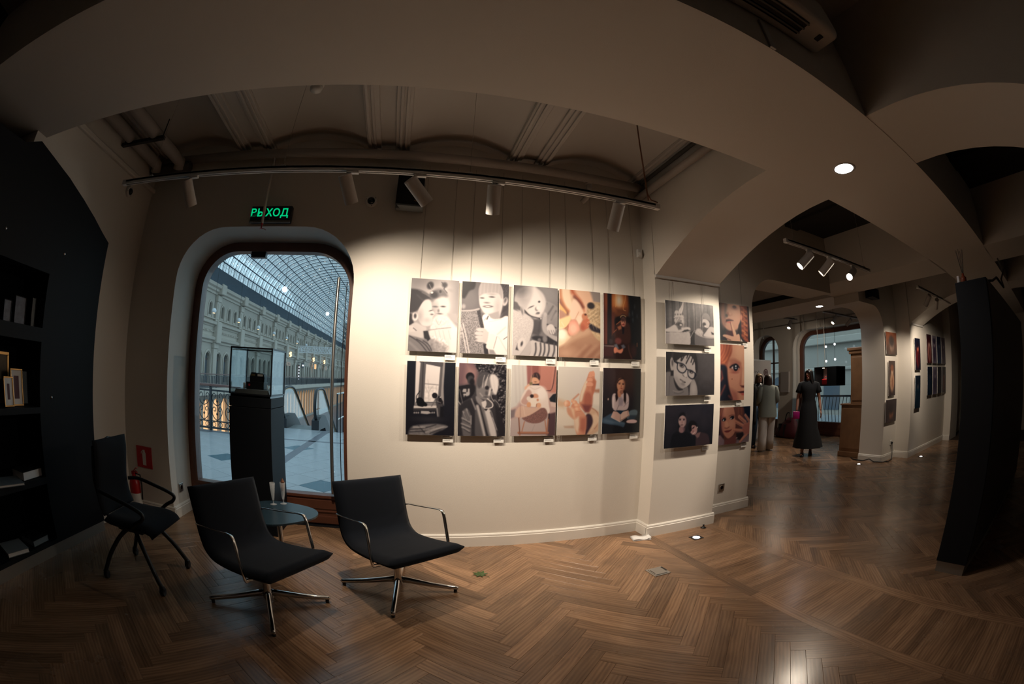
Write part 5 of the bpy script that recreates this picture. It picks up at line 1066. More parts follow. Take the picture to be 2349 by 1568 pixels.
def p_feet(p):
    p.bg((214, 206, 198), (206, 194, 182)); p.el(700, 400, 380, 300, (208, 198, 196), 260, a=.6); p.pg([(80, 690), (250, 800), (200, 950), (60, 900)], (206, 172, 146), 60); p.pg([(830, 540), (980, 520), (970, 620), (880, 600)], (170, 126, 106), 30); p.pg([(830, 640), (980, 640), (970, 900), (820, 860)], (224, 212, 200), 40); p.pg([(60, 900), (420, 1000), (420, 1350), (60, 1340)], (222, 208, 194), 80)
    p.pg([(200, 1330), (410, 1320), (420, 1370), (220, 1360)], (184, 150, 130), 30); p.pg([(700, 1030), (820, 930), (950, 1080), (940, 1380), (700, 1480)], (206, 170, 144), 30); p.ln([(810, 940), (920, 1010), (955, 1140), (930, 1300), (860, 1390)], 14, (160, 104, 84), 12); p.pg([(820, 1080), (900, 1060), (930, 1180), (880, 1330), (780, 1440)], (222, 190, 164), 40)
    p.pg([(720, 280), (760, 170), (830, 135), (890, 200), (880, 280), (918, 360), (880, 560), (830, 680), (815, 900), (760, 1030), (660, 1030), (560, 920), (530, 820), (560, 640), (640, 440), (690, 360)], (198, 134, 110), 12)
    p.pg([(560, 640), (640, 440), (700, 330), (740, 380), (660, 560), (620, 760), (540, 830)], (222, 198, 176), 24); p.pg([(620, 700), (700, 560), (830, 640), (810, 900), (740, 1010), (640, 980)], (166, 98, 82), 50); p.pg([(590, 860), (800, 880), (740, 1030), (660, 1030)], (120, 66, 66), 40); p.pg([(850, 300), (915, 360), (880, 560), (820, 660), (800, 520)], (178, 110, 88), 30)
    for x, y, rx, ry in ((850, 205, 40, 66), (795, 190, 36, 40), (790, 250, 40, 34), (780, 330, 60, 44), (770, 430, 80, 50)): p.el(x, y, rx, ry, (216, 152, 126), 12); p.ln([(x-rx*.8, y+ry*.85), (x+rx*.7, y+ry*.9)], 8, (160, 92, 76), 8, a=.8)
    p.pg([(720, 480), (800, 470), (760, 560), (700, 560)], (190, 120, 96), 24, a=.7); p.ln([(410, 745), (525, 640)], 36, (196, 140, 118), 14)
    p.pg([(680, 1060), (780, 1060), (830, 1180), (820, 1290), (740, 1420), (640, 1490), (600, 1300)], (62, 44, 54), 24)
    p.pg([(340, 900), (430, 800), (500, 860), (560, 950), (620, 1020), (690, 1120), (680, 1350), (650, 1480), (520, 1490), (430, 1390), (430, 1190), (370, 1060)], (206, 144, 118), 16); p.pg([(420, 1190), (520, 1120), (540, 1300), (500, 1480), (440, 1400)], (226, 198, 176), 36); p.pg([(560, 1150), (690, 1130), (680, 1380), (620, 1480), (540, 1400)], (176, 108, 90), 50); p.pg([(340, 900), (430, 960), (440, 1180), (370, 1060)], (224, 184, 156), 30)
    for x, y, rx, ry, r in ((275, 840, 72, 66, 0), (390, 780, 34, 34, 0), (440, 820, 58, 48, .3), (488, 880, 70, 46, .3), (500, 965, 70, 56, .3)): p.el(x, y, rx, ry, (220, 156, 126), 12, r); p.el(x-rx*.3, y-ry*.2, rx*.5, ry*.5, (236, 196, 166), 20, r, a=.7); p.ln([(x-rx*.5, y+ry), (x+rx*.8, y+ry*.7)], 8, (150, 84, 70), 8, a=.7)
    p.pg([(260, 900), (340, 920), (390, 1080), (430, 1200), (330, 1120), (270, 1040)], (206, 150, 124), 24); p.ln([(250, 780), (230, 860), (250, 900)], 30, (238, 204, 180), 20, a=.7)
def p_reader(p):
    p.bg((44, 32, 38), (22, 26, 34)); p.el(600, 250, 330, 300, (62, 44, 42), 240, a=.8); p.pg([(800, 40), (958, 42), (912, 1490), (780, 1500)], (40, 46, 48), 80, a=.7); p.el(205, 740, 12, 22, (180, 150, 140), 8)
    p.pg([(430, 330), (480, 250), (560, 250), (600, 360), (600, 520), (560, 600), (400, 560), (400, 420)], (30, 20, 24), 20); p.el(495, 420, 92, 135, (196, 140, 112), 16); p.pg([(540, 290), (600, 330), (590, 520), (530, 550), (560, 420)], (120, 78, 66), 30, a=.7); p.pg([(410, 330), (490, 260), (570, 280), (530, 285), (450, 310), (410, 400)], (34, 22, 26), 12)
    p.el(462, 392, 24, 10, (50, 30, 32), 6); p.el(545, 400, 24, 10, (50, 30, 32), 6); p.ln([(435, 370), (490, 366)], 8, (80, 50, 46), 5); p.ln([(520, 375), (575, 380)], 8, (80, 50, 46), 5); p.el(505, 445, 14, 22, (160, 100, 82), 10); p.el(500, 495, 32, 12, (140, 66, 62), 7)
    p.pg([(470, 540), (540, 520), (550, 600), (500, 640)], (150, 100, 84), 14)
    p.pg([(340, 595), (420, 640), (500, 640), (560, 590), (620, 590), (670, 650), (680, 780), (660, 960), (560, 1000), (430, 990), (350, 1010), (300, 940), (285, 780), (295, 650)], (192, 172, 174), 14); p.pg([(430, 700), (500, 690), (560, 760), (520, 880), (440, 890)], (150, 136, 146), 30); p.ln([(440, 880), (400, 980)], 12, (120, 104, 112), 10); p.ln([(560, 900), (660, 800)], 14, (150, 132, 138), 12); p.ln([(330, 700), (310, 920)], 24, (214, 196, 196), 20)
    p.pg([(415, 540), (450, 500), (480, 500), (465, 570), (500, 620), (490, 700), (430, 690), (410, 620)], (186, 128, 102), 12); p.ln([(450, 560), (485, 500)], 14, (206, 150, 122), 6); p.pg([(400, 560), (430, 700), (410, 760), (380, 800), (365, 660)], (34, 22, 26), 14); p.pg([(560, 540), (610, 560), (610, 760), (590, 850), (555, 760)], (30, 20, 24), 14)
    p.pg([(90, 1230), (150, 1130), (300, 1040), (480, 1040), (480, 1250), (590, 1270), (560, 1390), (470, 1340), (120, 1300)], (56, 74, 94), 16); p.ln([(130, 1230), (300, 1260), (560, 1290)], 46, (86, 106, 126), 30, a=.8); p.pg([(680, 1000), (800, 965), (880, 1000), (860, 1110), (740, 1170), (640, 1200), (620, 1130)], (84, 100, 112), 16); p.pg([(700, 1100), (870, 1100), (800, 1200), (640, 1210)], (44, 56, 70), 20)
    p.pg([(390, 990), (560, 1000), (520, 1060), (480, 1090), (430, 1040)], (26, 46, 66), 10); p.pg([(265, 1140), (320, 1010), (400, 1020), (480, 1085), (470, 1255)], (196, 160, 150), 8); p.pg([(480, 1085), (540, 1020), (660, 990), (685, 1110), (480, 1250)], (204, 172, 160), 8); p.ln([(270, 1150), (470, 1255)], 10, (226, 206, 194), 5); p.ln([(490, 1220), (680, 1110)], 16, (120, 96, 92), 6); p.ln([(635, 1000), (660, 1110)], 10, (150, 96, 90), 5)
    p.pg([(610, 1220), (760, 1190), (860, 1220), (860, 1260), (800, 1285), (620, 1280)], (206, 176, 176), 12)
def p_tubs(p):
    p.bg(K(95), K(80))
    for i, x in enumerate(range(140, 1640, 105)): p.pg([(x, 60), (x+100, 60), (x+100, 1100), (x, 1100)], K([70, 92, 60, 100, 84, 112, 96, 74, 118, 90, 124, 84, 60, 100, 80][i % 15]), 12)
    for x in (180, 345, 580, 800, 1045, 1225, 1420): p.ln([(x, 60), (x, 1000)], 24, K(34), 10)
    p.nz([(135, 80), (1605, 240), (1600, 900), (135, 900)], .3, 2); p.el(960, 760, 70, 160, K(60), 50, a=.6)
    p.pg([(540, 390), (640, 260), (710, 200), (690, 330), (650, 460), (610, 540), (540, 520)], K(205), 12); p.ln([(690, 220), (560, 500)], 8, K(160), 6)
    p.pg([(410, 450), (450, 400), (530, 410), (560, 520), (680, 540), (680, 620), (400, 630)], K(190), 12)
    for x in (430, 510, 590, 650): p.el(x, 530, 18, 22, K(80), 10)
    p.ln([(400, 620), (540, 570), (680, 620)], 30, K(205), 10); p.pg([(410, 630), (540, 590), (690, 630), (690, 860), (600, 900), (500, 880), (440, 760)], K(150), 14); p.el(640, 740, 50, 120, K(200), 40); p.ln([(530, 630), (420, 820)], 16, K(215), 6); p.el(560, 830, 90, 50, K(50), 24); p.el(600, 728, 24, 10, K(50), 8); p.el(590, 850, 34, 24, K(215), 10); p.el(430, 710, 30, 50, K(190), 12)
    p.pg([(150, 1020), (250, 930), (400, 820), (460, 880), (620, 940), (820, 900), (890, 960), (880, 1010), (760, 980), (610, 1080), (300, 1060), (180, 1060)], K(205), 14); p.pg([(460, 880), (600, 900), (600, 980), (520, 1000)], K(80), 24); p.pg([(610, 1070), (700, 1000), (800, 990), (860, 1030), (760, 1070)], K(26), 14); p.el(190, 1110, 50, 30, K(50), 14)
    p.pg([(140, 1100), (260, 1075), (420, 1085), (700, 1085), (880, 1030), (880, 1440), (140, 1410)], K(190), 10); p.pg([(140, 1100), (250, 1090), (240, 1410), (140, 1410)], K(140), 40, a=.7); p.nz([(140, 1100), (880, 1040), (880, 1440), (140, 1410)], .07, 2); p.ln([(260, 1075), (560, 1095), (880, 1035)], 10, K(226), 6)
    p.pg([(880, 1060), (1020, 1000), (1000, 1440), (880, 1440)], K(22), 14); p.ln([(850, 1280), (980, 1030), (1020, 1020)], 16, K(190), 8)
    p.pg([(1290, 560), (1310, 490), (1420, 490), (1500, 600), (1500, 750), (1420, 690), (1280, 640)], K(120), 14); p.ln([(1235, 600), (1340, 320)], 20, K(60), 10); p.pg([(1260, 660), (1400, 680), (1480, 780), (1470, 880), (1420, 960), (1320, 920), (1250, 800)], K(195), 14); p.el(1310, 830, 54, 44, K(46), 20); p.el(1340, 890, 34, 20, K(225), 8); p.pg([(1250, 920), (1420, 960), (1320, 1100), (1260, 1060)], K(70), 24); p.ln([(1190, 740), (1185, 900)], 20, K(180), 10)
    p.pg([(1420, 960), (1500, 880), (1600, 980), (1600, 1240), (1400, 1230), (1250, 1180), (1340, 1080)], K(200), 14); p.pg([(1510, 1060), (1580, 1150), (1530, 1140)], K(40), 12)
    p.el(1150, 1090, 120, 100, K(190), 20, .3); p.nz([(1050, 1010), (1260, 1010), (1260, 1180), (1100, 1160)], .3, 2); p.pg([(1000, 1060), (1060, 1110), (1200, 1190), (1400, 1240), (1600, 1240), (1600, 1490), (1000, 1450)], K(96), 12); p.pg([(1350, 1260), (1600, 1250), (1600, 1490), (1400, 1480)], K(125), 60, a=.7); p.ln([(1005, 1060), (1060, 1130), (1200, 1200), (1400, 1245), (1600, 1245)], 14, K(215), 6)
def p_specs(p):
    p.bg(K(60), K(50)); p.nz(ALL, .2, 4); p.el(1450, 600, 320, 420, K(78), 200, a=.6); p.pg([(178, 92), (420, 120), (330, 340), (300, 640), (160, 770)], K(26), 60)
    p.pg([(150, 790), (310, 700), (420, 900), (560, 1240), (720, 1290), (850, 1160), (870, 1490), (125, 1495)], K(118), 14); p.ln([(270, 880), (230, 1480)], 16, K(90), 14); p.ln([(360, 1330), (520, 1390), (640, 1330)], 18, K(150), 12); p.ln([(400, 1400), (560, 1440), (700, 1370)], 12, K(80), 12)
    p.pg([(960, 980), (1060, 960), (1160, 1340), (1110, 1490), (880, 1480), (900, 1200)], K(150), 16); p.el(1020, 1270, 70, 120, K(175), 60, a=.7)
    p.pg([(400, 650), (420, 400), (520, 250), (800, 180), (1050, 220), (1120, 480), (1100, 800), (980, 1000), (880, 1150), (760, 1240), (650, 1280), (540, 1220), (440, 1060), (390, 860)], K(178), 14); p.pg([(390, 880), (440, 1040), (560, 1240), (700, 1290), (640, 1330), (500, 1330), (400, 1100)], K(34), 20); p.el(600, 700, 160, 200, K(196), 120, a=.6); p.pg([(420, 900), (560, 1220), (760, 1240), (640, 1150), (480, 900)], K(130), 60, a=.5)
    p.el(355, 510, 58, 170, K(180), 12, -.08); p.el(365, 450, 28, 80, K(90), 16, -.08); p.pg([(310, 690), (390, 690), (380, 860), (300, 860)], K(30), 20)
    p.pg([(380, 340), (430, 150), (560, 100), (1080, 140), (1160, 300), (1170, 640), (1140, 820), (1080, 680), (1090, 480), (1000, 250), (860, 200), (700, 260), (560, 320), (480, 390), (420, 380)], K(28), 12)
    for a_, b_ in (((600, 140), (560, 320)), ((700, 140), (640, 380)), ((800, 150), (660, 380)), ((880, 160), (830, 300)), ((960, 180), (800, 470)), ((1040, 200), (960, 430)), ((1090, 300), (1010, 500)), ((640, 130), (500, 370))): p.ln([a_, b_], 36, K(32), 12)
    p.ln([(920, 170), (790, 400)], 10, K(150), 8)
    p.el(655, 545, 70, 40, K(60), 20, .4); p.el(660, 545, 28, 30, K(16), 8); p.el(670, 570, 14, 10, K(210), 6); p.el(950, 745, 66, 34, K(60), 18, .3); p.el(940, 735, 26, 28, K(16), 8); p.el(955, 760, 12, 9, K(200), 6)
    p.ln([(430, 400), (540, 450), (640, 460), (740, 510), (810, 620), (790, 690), (720, 770), (650, 775), (560, 720), (505, 620), (530, 480)], 30, (20, 24, 40), 7); p.ln([(800, 640), (860, 680), (960, 690), (1060, 770), (1120, 830), (1060, 920), (990, 975), (900, 930), (845, 850), (850, 700)], 30, (20, 24, 40), 7); p.pg([(420, 370), (560, 430), (530, 500), (450, 440)], (20, 24, 40), 8); p.pg([(1060, 770), (1130, 840), (1040, 970)], (20, 24, 40), 8)
    p.ln([(680, 830), (730, 890), (800, 915)], 18, K(70), 12); p.el(770, 850, 40, 50, K(200), 30); p.pg([(570, 955), (620, 970), (700, 1030), (770, 1060), (770, 1090), (700, 1090), (620, 1020)], K(40), 8); p.ln([(625, 1005), (720, 1070)], 16, K(190), 6); p.el(680, 1130, 70, 34, K(140), 16, .3)
def p_sisters(p):
    p.bg((36, 36, 50), (26, 28, 38)); p.nz(ALL, .16, 6)
    for x, y, r in ((960, 460, 160), (1200, 350, 120), (420, 300, 200), (300, 760, 160), (1400, 640, 200)): p.el(x, y, r, r*.8, (52, 48, 58), r, a=.5)
    p.pg([(600, 600), (640, 420), (740, 330), (850, 380), (890, 560), (880, 900), (800, 940), (620, 940), (600, 800)], (16, 18, 28), 24); p.pg([(380, 1040), (600, 920), (700, 1000), (800, 920), (1020, 1050), (1060, 1400), (330, 1450)], (16, 20, 30), 20)
    p.pg([(610, 620), (640, 500), (740, 430), (830, 480), (865, 600), (840, 720), (780, 810), (720, 830), (660, 780), (620, 700)], (172, 142, 142), 14); p.pg([(640, 780), (790, 800), (800, 900), (740, 990), (660, 990), (610, 930)], (140, 108, 112), 16); p.pg([(740, 830), (800, 820), (810, 920), (760, 980)], (90, 70, 80), 24, a=.7)
    for x, y in ((668, 575), (785, 575)): p.el(x, y, 30, 20, (40, 32, 42), 10); p.ln([(x-40, y-38), (x+36, y-34)], 10, (70, 56, 62), 8)
    p.el(725, 660, 18, 34, (150, 116, 118), 14); p.el(715, 742, 44, 13, (90, 64, 70), 8); p.el(840, 640, 30, 120, (120, 96, 102), 40, a=.6)
    p.pg([(1100, 1060), (1220, 960), (1300, 980), (1500, 1020), (1560, 1150), (1590, 1370), (1120, 1400)], (58, 46, 54), 20); p.pg([(1040, 1060), (1140, 1080), (1120, 1400), (1040, 1400)], (16, 20, 30), 20)
    p.pg([(920, 900), (900, 740), (960, 640), (1060, 600), (1160, 660), (1210, 800), (1190, 900), (1010, 760), (1000, 950)], (16, 16, 24), 20); p.pg([(1000, 760), (1120, 750), (1190, 830), (1190, 950), (1130, 1050), (1050, 1060), (960, 980), (1010, 920)], (166, 130, 130), 14); p.pg([(920, 880), (1010, 760), (1020, 920), (960, 960)], (14, 14, 22), 14)
    p.el(1070, 835, 44, 18, (40, 30, 38), 10, -.6); p.el(1080, 1000, 50, 12, (206, 180, 176), 8, -.6); p.el(1060, 950, 26, 30, (140, 100, 104), 14); p.pg([(1110, 1070), (1190, 1000), (1290, 980), (1240, 1120), (1180, 1160)], (120, 92, 94), 18); p.el(1192, 828, 14, 18, (220, 210, 206), 6)
def p_hush(p):
    p.bg((94, 82, 82), (34, 34, 46)); p.pg([(70, 60), (280, 90), (260, 500), (120, 900), (110, 1420)], (92, 92, 96), 70); p.pg([(120, 800), (330, 900), (400, 1120), (280, 1230), (220, 1380), (120, 1420)], (28, 34, 46), 40)
    p.pg([(300, 130), (900, 190), (930, 600), (880, 860), (800, 1050), (620, 1110), (480, 1090), (360, 980), (270, 820), (240, 500)], (204, 152, 132), 30); p.pg([(100, 90), (460, 130), (430, 400), (370, 620), (400, 900), (330, 940), (240, 560)], (128, 106, 104), 60, a=.85); p.el(310, 560, 70, 260, (180, 124, 108), 50, a=.8); p.ln([(430, 180), (390, 420), (380, 600)], 60, (96, 84, 84), 50, a=.8)
    p.el(700, 560, 200, 300, (216, 168, 144), 160, a=.6); p.el(715, 250, 70, 36, (56, 52, 62), 18); p.el(720, 290, 100, 40, (120, 76, 76), 40, a=.6); p.el(520, 500, 80, 40, (150, 88, 78), 40); p.el(430, 560, 46, 40, (70, 60, 64), 24); p.el(560, 470, 60, 60, (214, 162, 138), 40)
    p.pg([(390, 720), (470, 670), (580, 690), (690, 745), (560, 740), (440, 790), (390, 820)], (110, 48, 54), 20); p.pg([(400, 710), (540, 725), (680, 745), (420, 765)], (26, 20, 30), 12); p.pg([(430, 790), (530, 760), (600, 780), (560, 830), (460, 830)], (206, 116, 106), 16)
    p.pg([(400, 1120), (600, 1110), (680, 1300), (400, 1250)], (70, 40, 50), 30); p.pg([(540, 790), (600, 790), (650, 960), (760, 1180), (790, 1440), (640, 1430), (600, 1400), (660, 1320), (610, 1080)], (222, 178, 152), 14); p.ln([(555, 800), (600, 1040), (660, 1300)], 22, (110, 50, 54), 14)
    p.pg([(280, 1230), (440, 1230), (680, 1310), (800, 1200), (870, 1210), (900, 1450), (640, 1440), (520, 1390), (400, 1320), (290, 1310)], (218, 172, 150), 14); p.ln([(300, 1320), (450, 1380), (560, 1420)], 16, (60, 36, 46), 12)
    p.pg([(900, 190), (1222, 240), (1215, 1440), (900, 1350), (930, 1000), (930, 600)], (116, 60, 50), 24); p.pg([(1150, 240), (1222, 240), (1215, 1440), (1150, 1400), (1180, 800)], (28, 22, 34), 24); p.pg([(840, 900), (930, 720), (920, 1000), (940, 1200), (800, 1180)], (30, 24, 36), 24)
    for i in range(7): y = 260+i*165; p.ln([(960, y), (1080, y+50), (1010, y+110), (1120, y+160)], 44, (214, 136, 92) if i % 2 else (176, 96, 70), 26, a=.85); p.ln([(1060, y+20), (1150, y+90)], 24, (70, 34, 36), 16, a=.8)
    p.pg([(900, 1350), (1060, 1440), (900, 1450)], (220, 206, 196), 14); p.el(940, 620, 40, 80, (210, 140, 116), 24)
def p_eye(p):
    p.bg((176, 104, 84), (150, 86, 78)); p.pg([(440, 80), (750, 108), (738, 1480), (520, 1490), (380, 1240), (330, 900), (320, 600), (380, 440)], (206, 146, 122), 30); p.el(640, 260, 160, 200, (222, 174, 146), 130, a=.8); p.el(520, 930, 150, 200, (218, 158, 136), 130, a=.7)
    p.pg([(122, 65), (440, 85), (450, 300), (330, 470), (290, 590), (130, 600)], (150, 78, 62), 30)
    for a_, b_ in (((200, 90), (140, 300)), ((280, 90), (150, 440)), ((360, 90), (190, 480)), ((430, 120), (230, 560)), ((320, 420), (200, 540))): p.ln([a_, ((a_[0]+b_[0])/2+40, (a_[1]+b_[1])/2), b_], 26, (200, 120, 84), 18, a=.7)
    p.pg([(130, 600), (310, 580), (320, 900), (360, 1200), (500, 1480), (115, 1490)], (24, 28, 44), 30)
    for a_, b_ in (((170, 760), (200, 920)), ((260, 1120), (160, 1340)), ((150, 1000), (190, 940)), ((360, 1380), (420, 1440))): p.ln([a_, b_], 36, (140, 70, 64), 26, a=.8)
    p.ln([(400, 490), (500, 470), (640, 560)], 40, (150, 86, 76), 40, a=.7); p.el(520, 650, 130, 84, (150, 84, 80), 50, a=.8); p.pg([(390, 640), (460, 590), (560, 580), (610, 650), (600, 690), (530, 740), (460, 710)], (216, 200, 204), 14); p.ln([(390, 660), (460, 600), (560, 590), (610, 660)], 32, (30, 22, 34), 12); p.el(527, 662, 62, 66, (26, 26, 40), 8); p.el(530, 632, 22, 14, (220, 226, 234), 6); p.el(530, 685, 26, 12, (170, 180, 196), 8); p.el(500, 790, 90, 18, (176, 106, 94), 20)
    p.el(435, 955, 9, 9, (120, 60, 40), 4); p.ln([(690, 700), (660, 960), (640, 1080)], 36, (160, 96, 84), 40, a=.7); p.el(715, 900, 30, 180, (226, 176, 150), 40); p.pg([(640, 1120), (738, 1130), (738, 1190), (680, 1170)], (84, 40, 44), 20); p.pg([(570, 1280), (660, 1270), (738, 1250), (738, 1320), (640, 1310)], (60, 22, 32), 14); p.pg([(650, 1320), (738, 1310), (738, 1370), (690, 1370)], (186, 86, 84), 14); p.pg([(380, 1180), (560, 1290), (620, 1490), (500, 1490)], (150, 84, 82), 50, a=.6)
def p_hand(p):
    p.bg((24, 34, 56), (110, 92, 100)); p.pg([(1000, 120), (1280, 118), (1230, 600), (1080, 400)], (8, 22, 42), 30); p.pg([(142, 150), (1000, 130), (1080, 400), (900, 900), (800, 1200), (350, 1300), (150, 1100)], (92, 56, 54), 40); p.pg([(150, 640), (270, 500), (280, 900), (380, 1200), (180, 1200), (120, 1000)], (30, 26, 42), 30)
    p.pg([(100, 1390), (120, 1100), (240, 1060), (370, 1220), (340, 1370)], (128, 110, 122), 24); p.pg([(720, 1330), (800, 1200), (1180, 1060), (1172, 1290)], (120, 104, 112), 24)
    p.pg([(300, 460), (340, 240), (420, 140), (640, 150), (740, 320), (760, 560), (740, 900), (680, 1060), (520, 1190), (430, 1140), (320, 980), (275, 740)], (186, 126, 108), 20); p.pg([(680, 130), (900, 140), (960, 300), (800, 520), (740, 700), (740, 320)], (104, 62, 58), 24); p.el(480, 270, 130, 130, (198, 140, 120), 100, a=.6); p.el(620, 700, 100, 110, (206, 150, 128), 80, a=.7); p.el(300, 700, 50, 300, (130, 78, 76), 60, a=.6)
    p.el(370, 555, 66, 40, (24, 24, 36), 12, -.1); p.el(350, 575, 20, 18, (200, 200, 208), 8); p.el(640, 495, 76, 40, (22, 24, 36), 12, -.15); p.el(600, 525, 22, 16, (206, 206, 214), 8); p.ln([(300, 480), (420, 480)], 20, (110, 66, 62), 16); p.ln([(540, 440), (640, 400), (720, 420)], 22, (110, 66, 62), 16)
    p.pg([(420, 600), (480, 600), (540, 760), (480, 830), (400, 820), (400, 720)], (206, 148, 124), 30); p.ln([(390, 830), (460, 850), (540, 800)], 22, (120, 70, 68), 18); p.pg([(370, 940), (450, 915), (540, 915), (630, 880), (560, 950), (480, 990), (400, 970)], (120, 50, 56), 12); p.ln([(370, 940), (500, 930), (625, 885)], 9, (60, 22, 32), 6); p.pg([(380, 1230), (520, 1190), (720, 1060), (780, 1220), (700, 1340), (350, 1370)], (110, 64, 64), 30)
    p.pg([(720, 600), (840, 640), (1010, 740), (1220, 580), (1235, 640), (1170, 1010), (1080, 1080), (940, 940), (1000, 800), (780, 690)], (170, 110, 98), 14)
    for pts, w_ in (([(1090, 420), (1200, 600)], 70), ([(880, 470), (1080, 660)], 90), ([(740, 620), (980, 760)], 80), ([(660, 895), (940, 930)], 76), ([(890, 1270), (1100, 1060)], 80)): p.ln(pts, w_, (196, 132, 112), 14); p.ln([(a+14, b+34) for a, b in pts], 14, (96, 54, 56), 12, a=.7)
    p.pg([(960, 900), (1030, 740), (1220, 660), (1170, 1000), (1050, 1060)], (158, 98, 90), 30); p.pg([(760, 1020), (1000, 980), (1000, 1080), (880, 1240), (780, 1200)], (36, 28, 34), 24); p.el(780, 1160, 30, 12, (190, 160, 150), 8)
    for a_, b_ in (((300, 180), (200, 480)), ((340, 160), (250, 420)), ((980, 140), (960, 380)), ((880, 160), (840, 420)), ((200, 700), (180, 900))): p.ln([a_, b_], 30, (150, 92, 72), 24, a=.6)
def ink_mesh(name, C, x0, x1, z0, z1, y):
    """grid in the XZ plane, one vertex per ink dot, facing -Y"""
    h_, w_ = C.shape[0]-1, C.shape[1]-1
    X, Z = np.meshgrid(np.linspace(x0, x1, w_+1), np.linspace(z1, z0, h_+1)); co = np.stack([X, np.full_like(X, y), Z], -1).reshape(-1, 3)
    i = np.arange((h_+1)*(w_+1)).reshape(h_+1, w_+1); q = np.stack([i[1:, :-1], i[1:, 1:], i[:-1, 1:], i[:-1, :-1]], -1).reshape(-1, 4)
    me = bpy.data.meshes.new(name); n = len(q)
    me.vertices.add(len(co)); me.vertices.foreach_set('co', co.ravel()); me.loops.add(n*4); me.loops.foreach_set('vertex_index', q.ravel().astype(np.int32))
    me.polygons.add(n); me.polygons.foreach_set('loop_start', np.arange(0, n*4, 4, dtype=np.int32)); me.update(calc_edges=True)
    c = np.clip(C/255, 0, 1); lin = np.where(c <= 0.04045, c/12.92, ((c+0.055)/1.055)**2.4)*0.74
    a = me.color_attributes.new('ink', 'FLOAT_COLOR', 'POINT'); a.data.foreach_set('color', np.concatenate([lin.reshape(-1, 3), np.ones((len(co), 1))], 1).ravel())
    return me
def photo(label, painter, quad, x0, x1, z0, z1, wall, group, res=90, standoff=0.028, wires=None, lean=0.0):
    w, h_ = x1-x0, z1-z0; cx = (x0+x1)/2
    t = thing('photo_print', label, 'photograph', (cx, wall, z0), 0, group)
    p = Ink(res, int(res*h_/w), quad); painter(p); p.C = 0.55*p.C+0.45*p.blur(p.C)
    linkmesh('print', ink_mesh('print', p.C, -w/2, w/2, 0, h_, -standoff-0.0065), 'photo_ink', t)
    B().box(-w/2-0.001, w/2+0.001, -standoff-0.006, -standoff, -0.001, h_+0.001, 0.001, seg=1).build('board', 'paper', t)
    B().box(-w*0.36, w*0.36, -standoff, -0.002, h_*0.80, h_*0.86).build('spacer_batten', 'wire', t)
    if wires:
        for fx in (-0.33, 0.33): B().tube([(w*fx, -0.010, h_*0.85), (w*fx*0.985, -0.006, wires-z0)], 0.0016, 5).build('hanging_wire', 'wire', t)
    return t
mat('card_white', (0.80, 0.78, 0.74), 0.6)
def card(label, x, z, wall):
    t = thing('caption_card', label, 'caption card', (x, wall, z), 0, 'caption cards under the photographs')
    B().box(-0.042, 0.042, -0.016, -0.011, -0.022, 0.022).build('card', 'card_white', t)
    B().box(-0.036, 0.010, -0.0166, -0.016, 0.006, 0.011).build('print_line', 'grey_ink', t); B().box(-0.036, 0.018, -0.0166, -0.016, -0.007, -0.003).build('print_line', 'grey_ink', t)
G = 'photographs on the main wall'
XL = [0.001, 0.414, 0.842, 1.243, 1.661]; XW = 0.386; ZT0, ZT1 = 1.624, 2.206; ZL0, ZL1 = 0.966, 1.545
yb = 3.445
top = [('sepia photograph of a man beside a pouting girl in bunches', p_father, [(82, 35), (1040, 80), (985, 1515), (20, 1490)]),
       ('sepia photograph of a laughing child holding a woven cover', p_smile, [(115, 32), (1040, 105), (985, 1510), (40, 1470)]),
       ('sepia photograph of a baby resting on a lying head', p_baby, [(92, 40), (1000, 105), (980, 1530), (60, 1495)]),
       ('colour close-up of fingers and a furry animal muzzle', p_nose, [(70, 45), (945, 125), (930, 1530), (45, 1500)]),
       ('dark colour photograph of a child in a coat under a warm lamp', p_hall, [(62, 52), (870, 125), (880, 1510), (65, 1500)])]
low = [('dark photograph of a cat and a child at a window', p_cat, [(80, 45), (1040, 90), (990, 1528), (40, 1500)]),
       ('contrasty photograph of a tousled youth in an open jacket', p_jacket, [(90, 55), (1045, 78), (1005, 1520), (62, 1518)]),
       ('pink photograph of a girl leaning over a baby in a cradle', p_cradle, [(85, 45), (1020, 68), (975, 1505), (48, 1520)]),
       ('pale colour close-up of two small bare feet', p_feet, [(100, 35), (1005, 62), (940, 1505), (45, 1525)]),
       ('dark photograph of a cross-legged girl reading an open book', p_reader, [(103, 30), (958, 42), (912, 1492), (60, 1530)])]
for i in range(5):
    photo(top[i][0], top[i][1], top[i][2], XL[i], XL[i]+XW, ZT0, ZT1, YW, G, wires=3.25)
    photo(low[i][0], low[i][1], low[i][2], XL[i], XL[i]+XW-0.002, ZL0, ZL1, YW, G, wires=1.62)
    nm = top[i][0].split(' of ')[1]; nm2 = low[i][0].split(' of ')[1]
    card('small white card under the picture of ' + ' '.join(nm.split()[:6]), XL[i]+XW-0.048, ZT0-0.036, YW)
    card('small white card under the picture of ' + ' '.join(nm2.split()[:6]), XL[i]+XW-0.048, ZL0-0.036, YW)
G2 = 'photographs on the pillar'
yp = 3.255
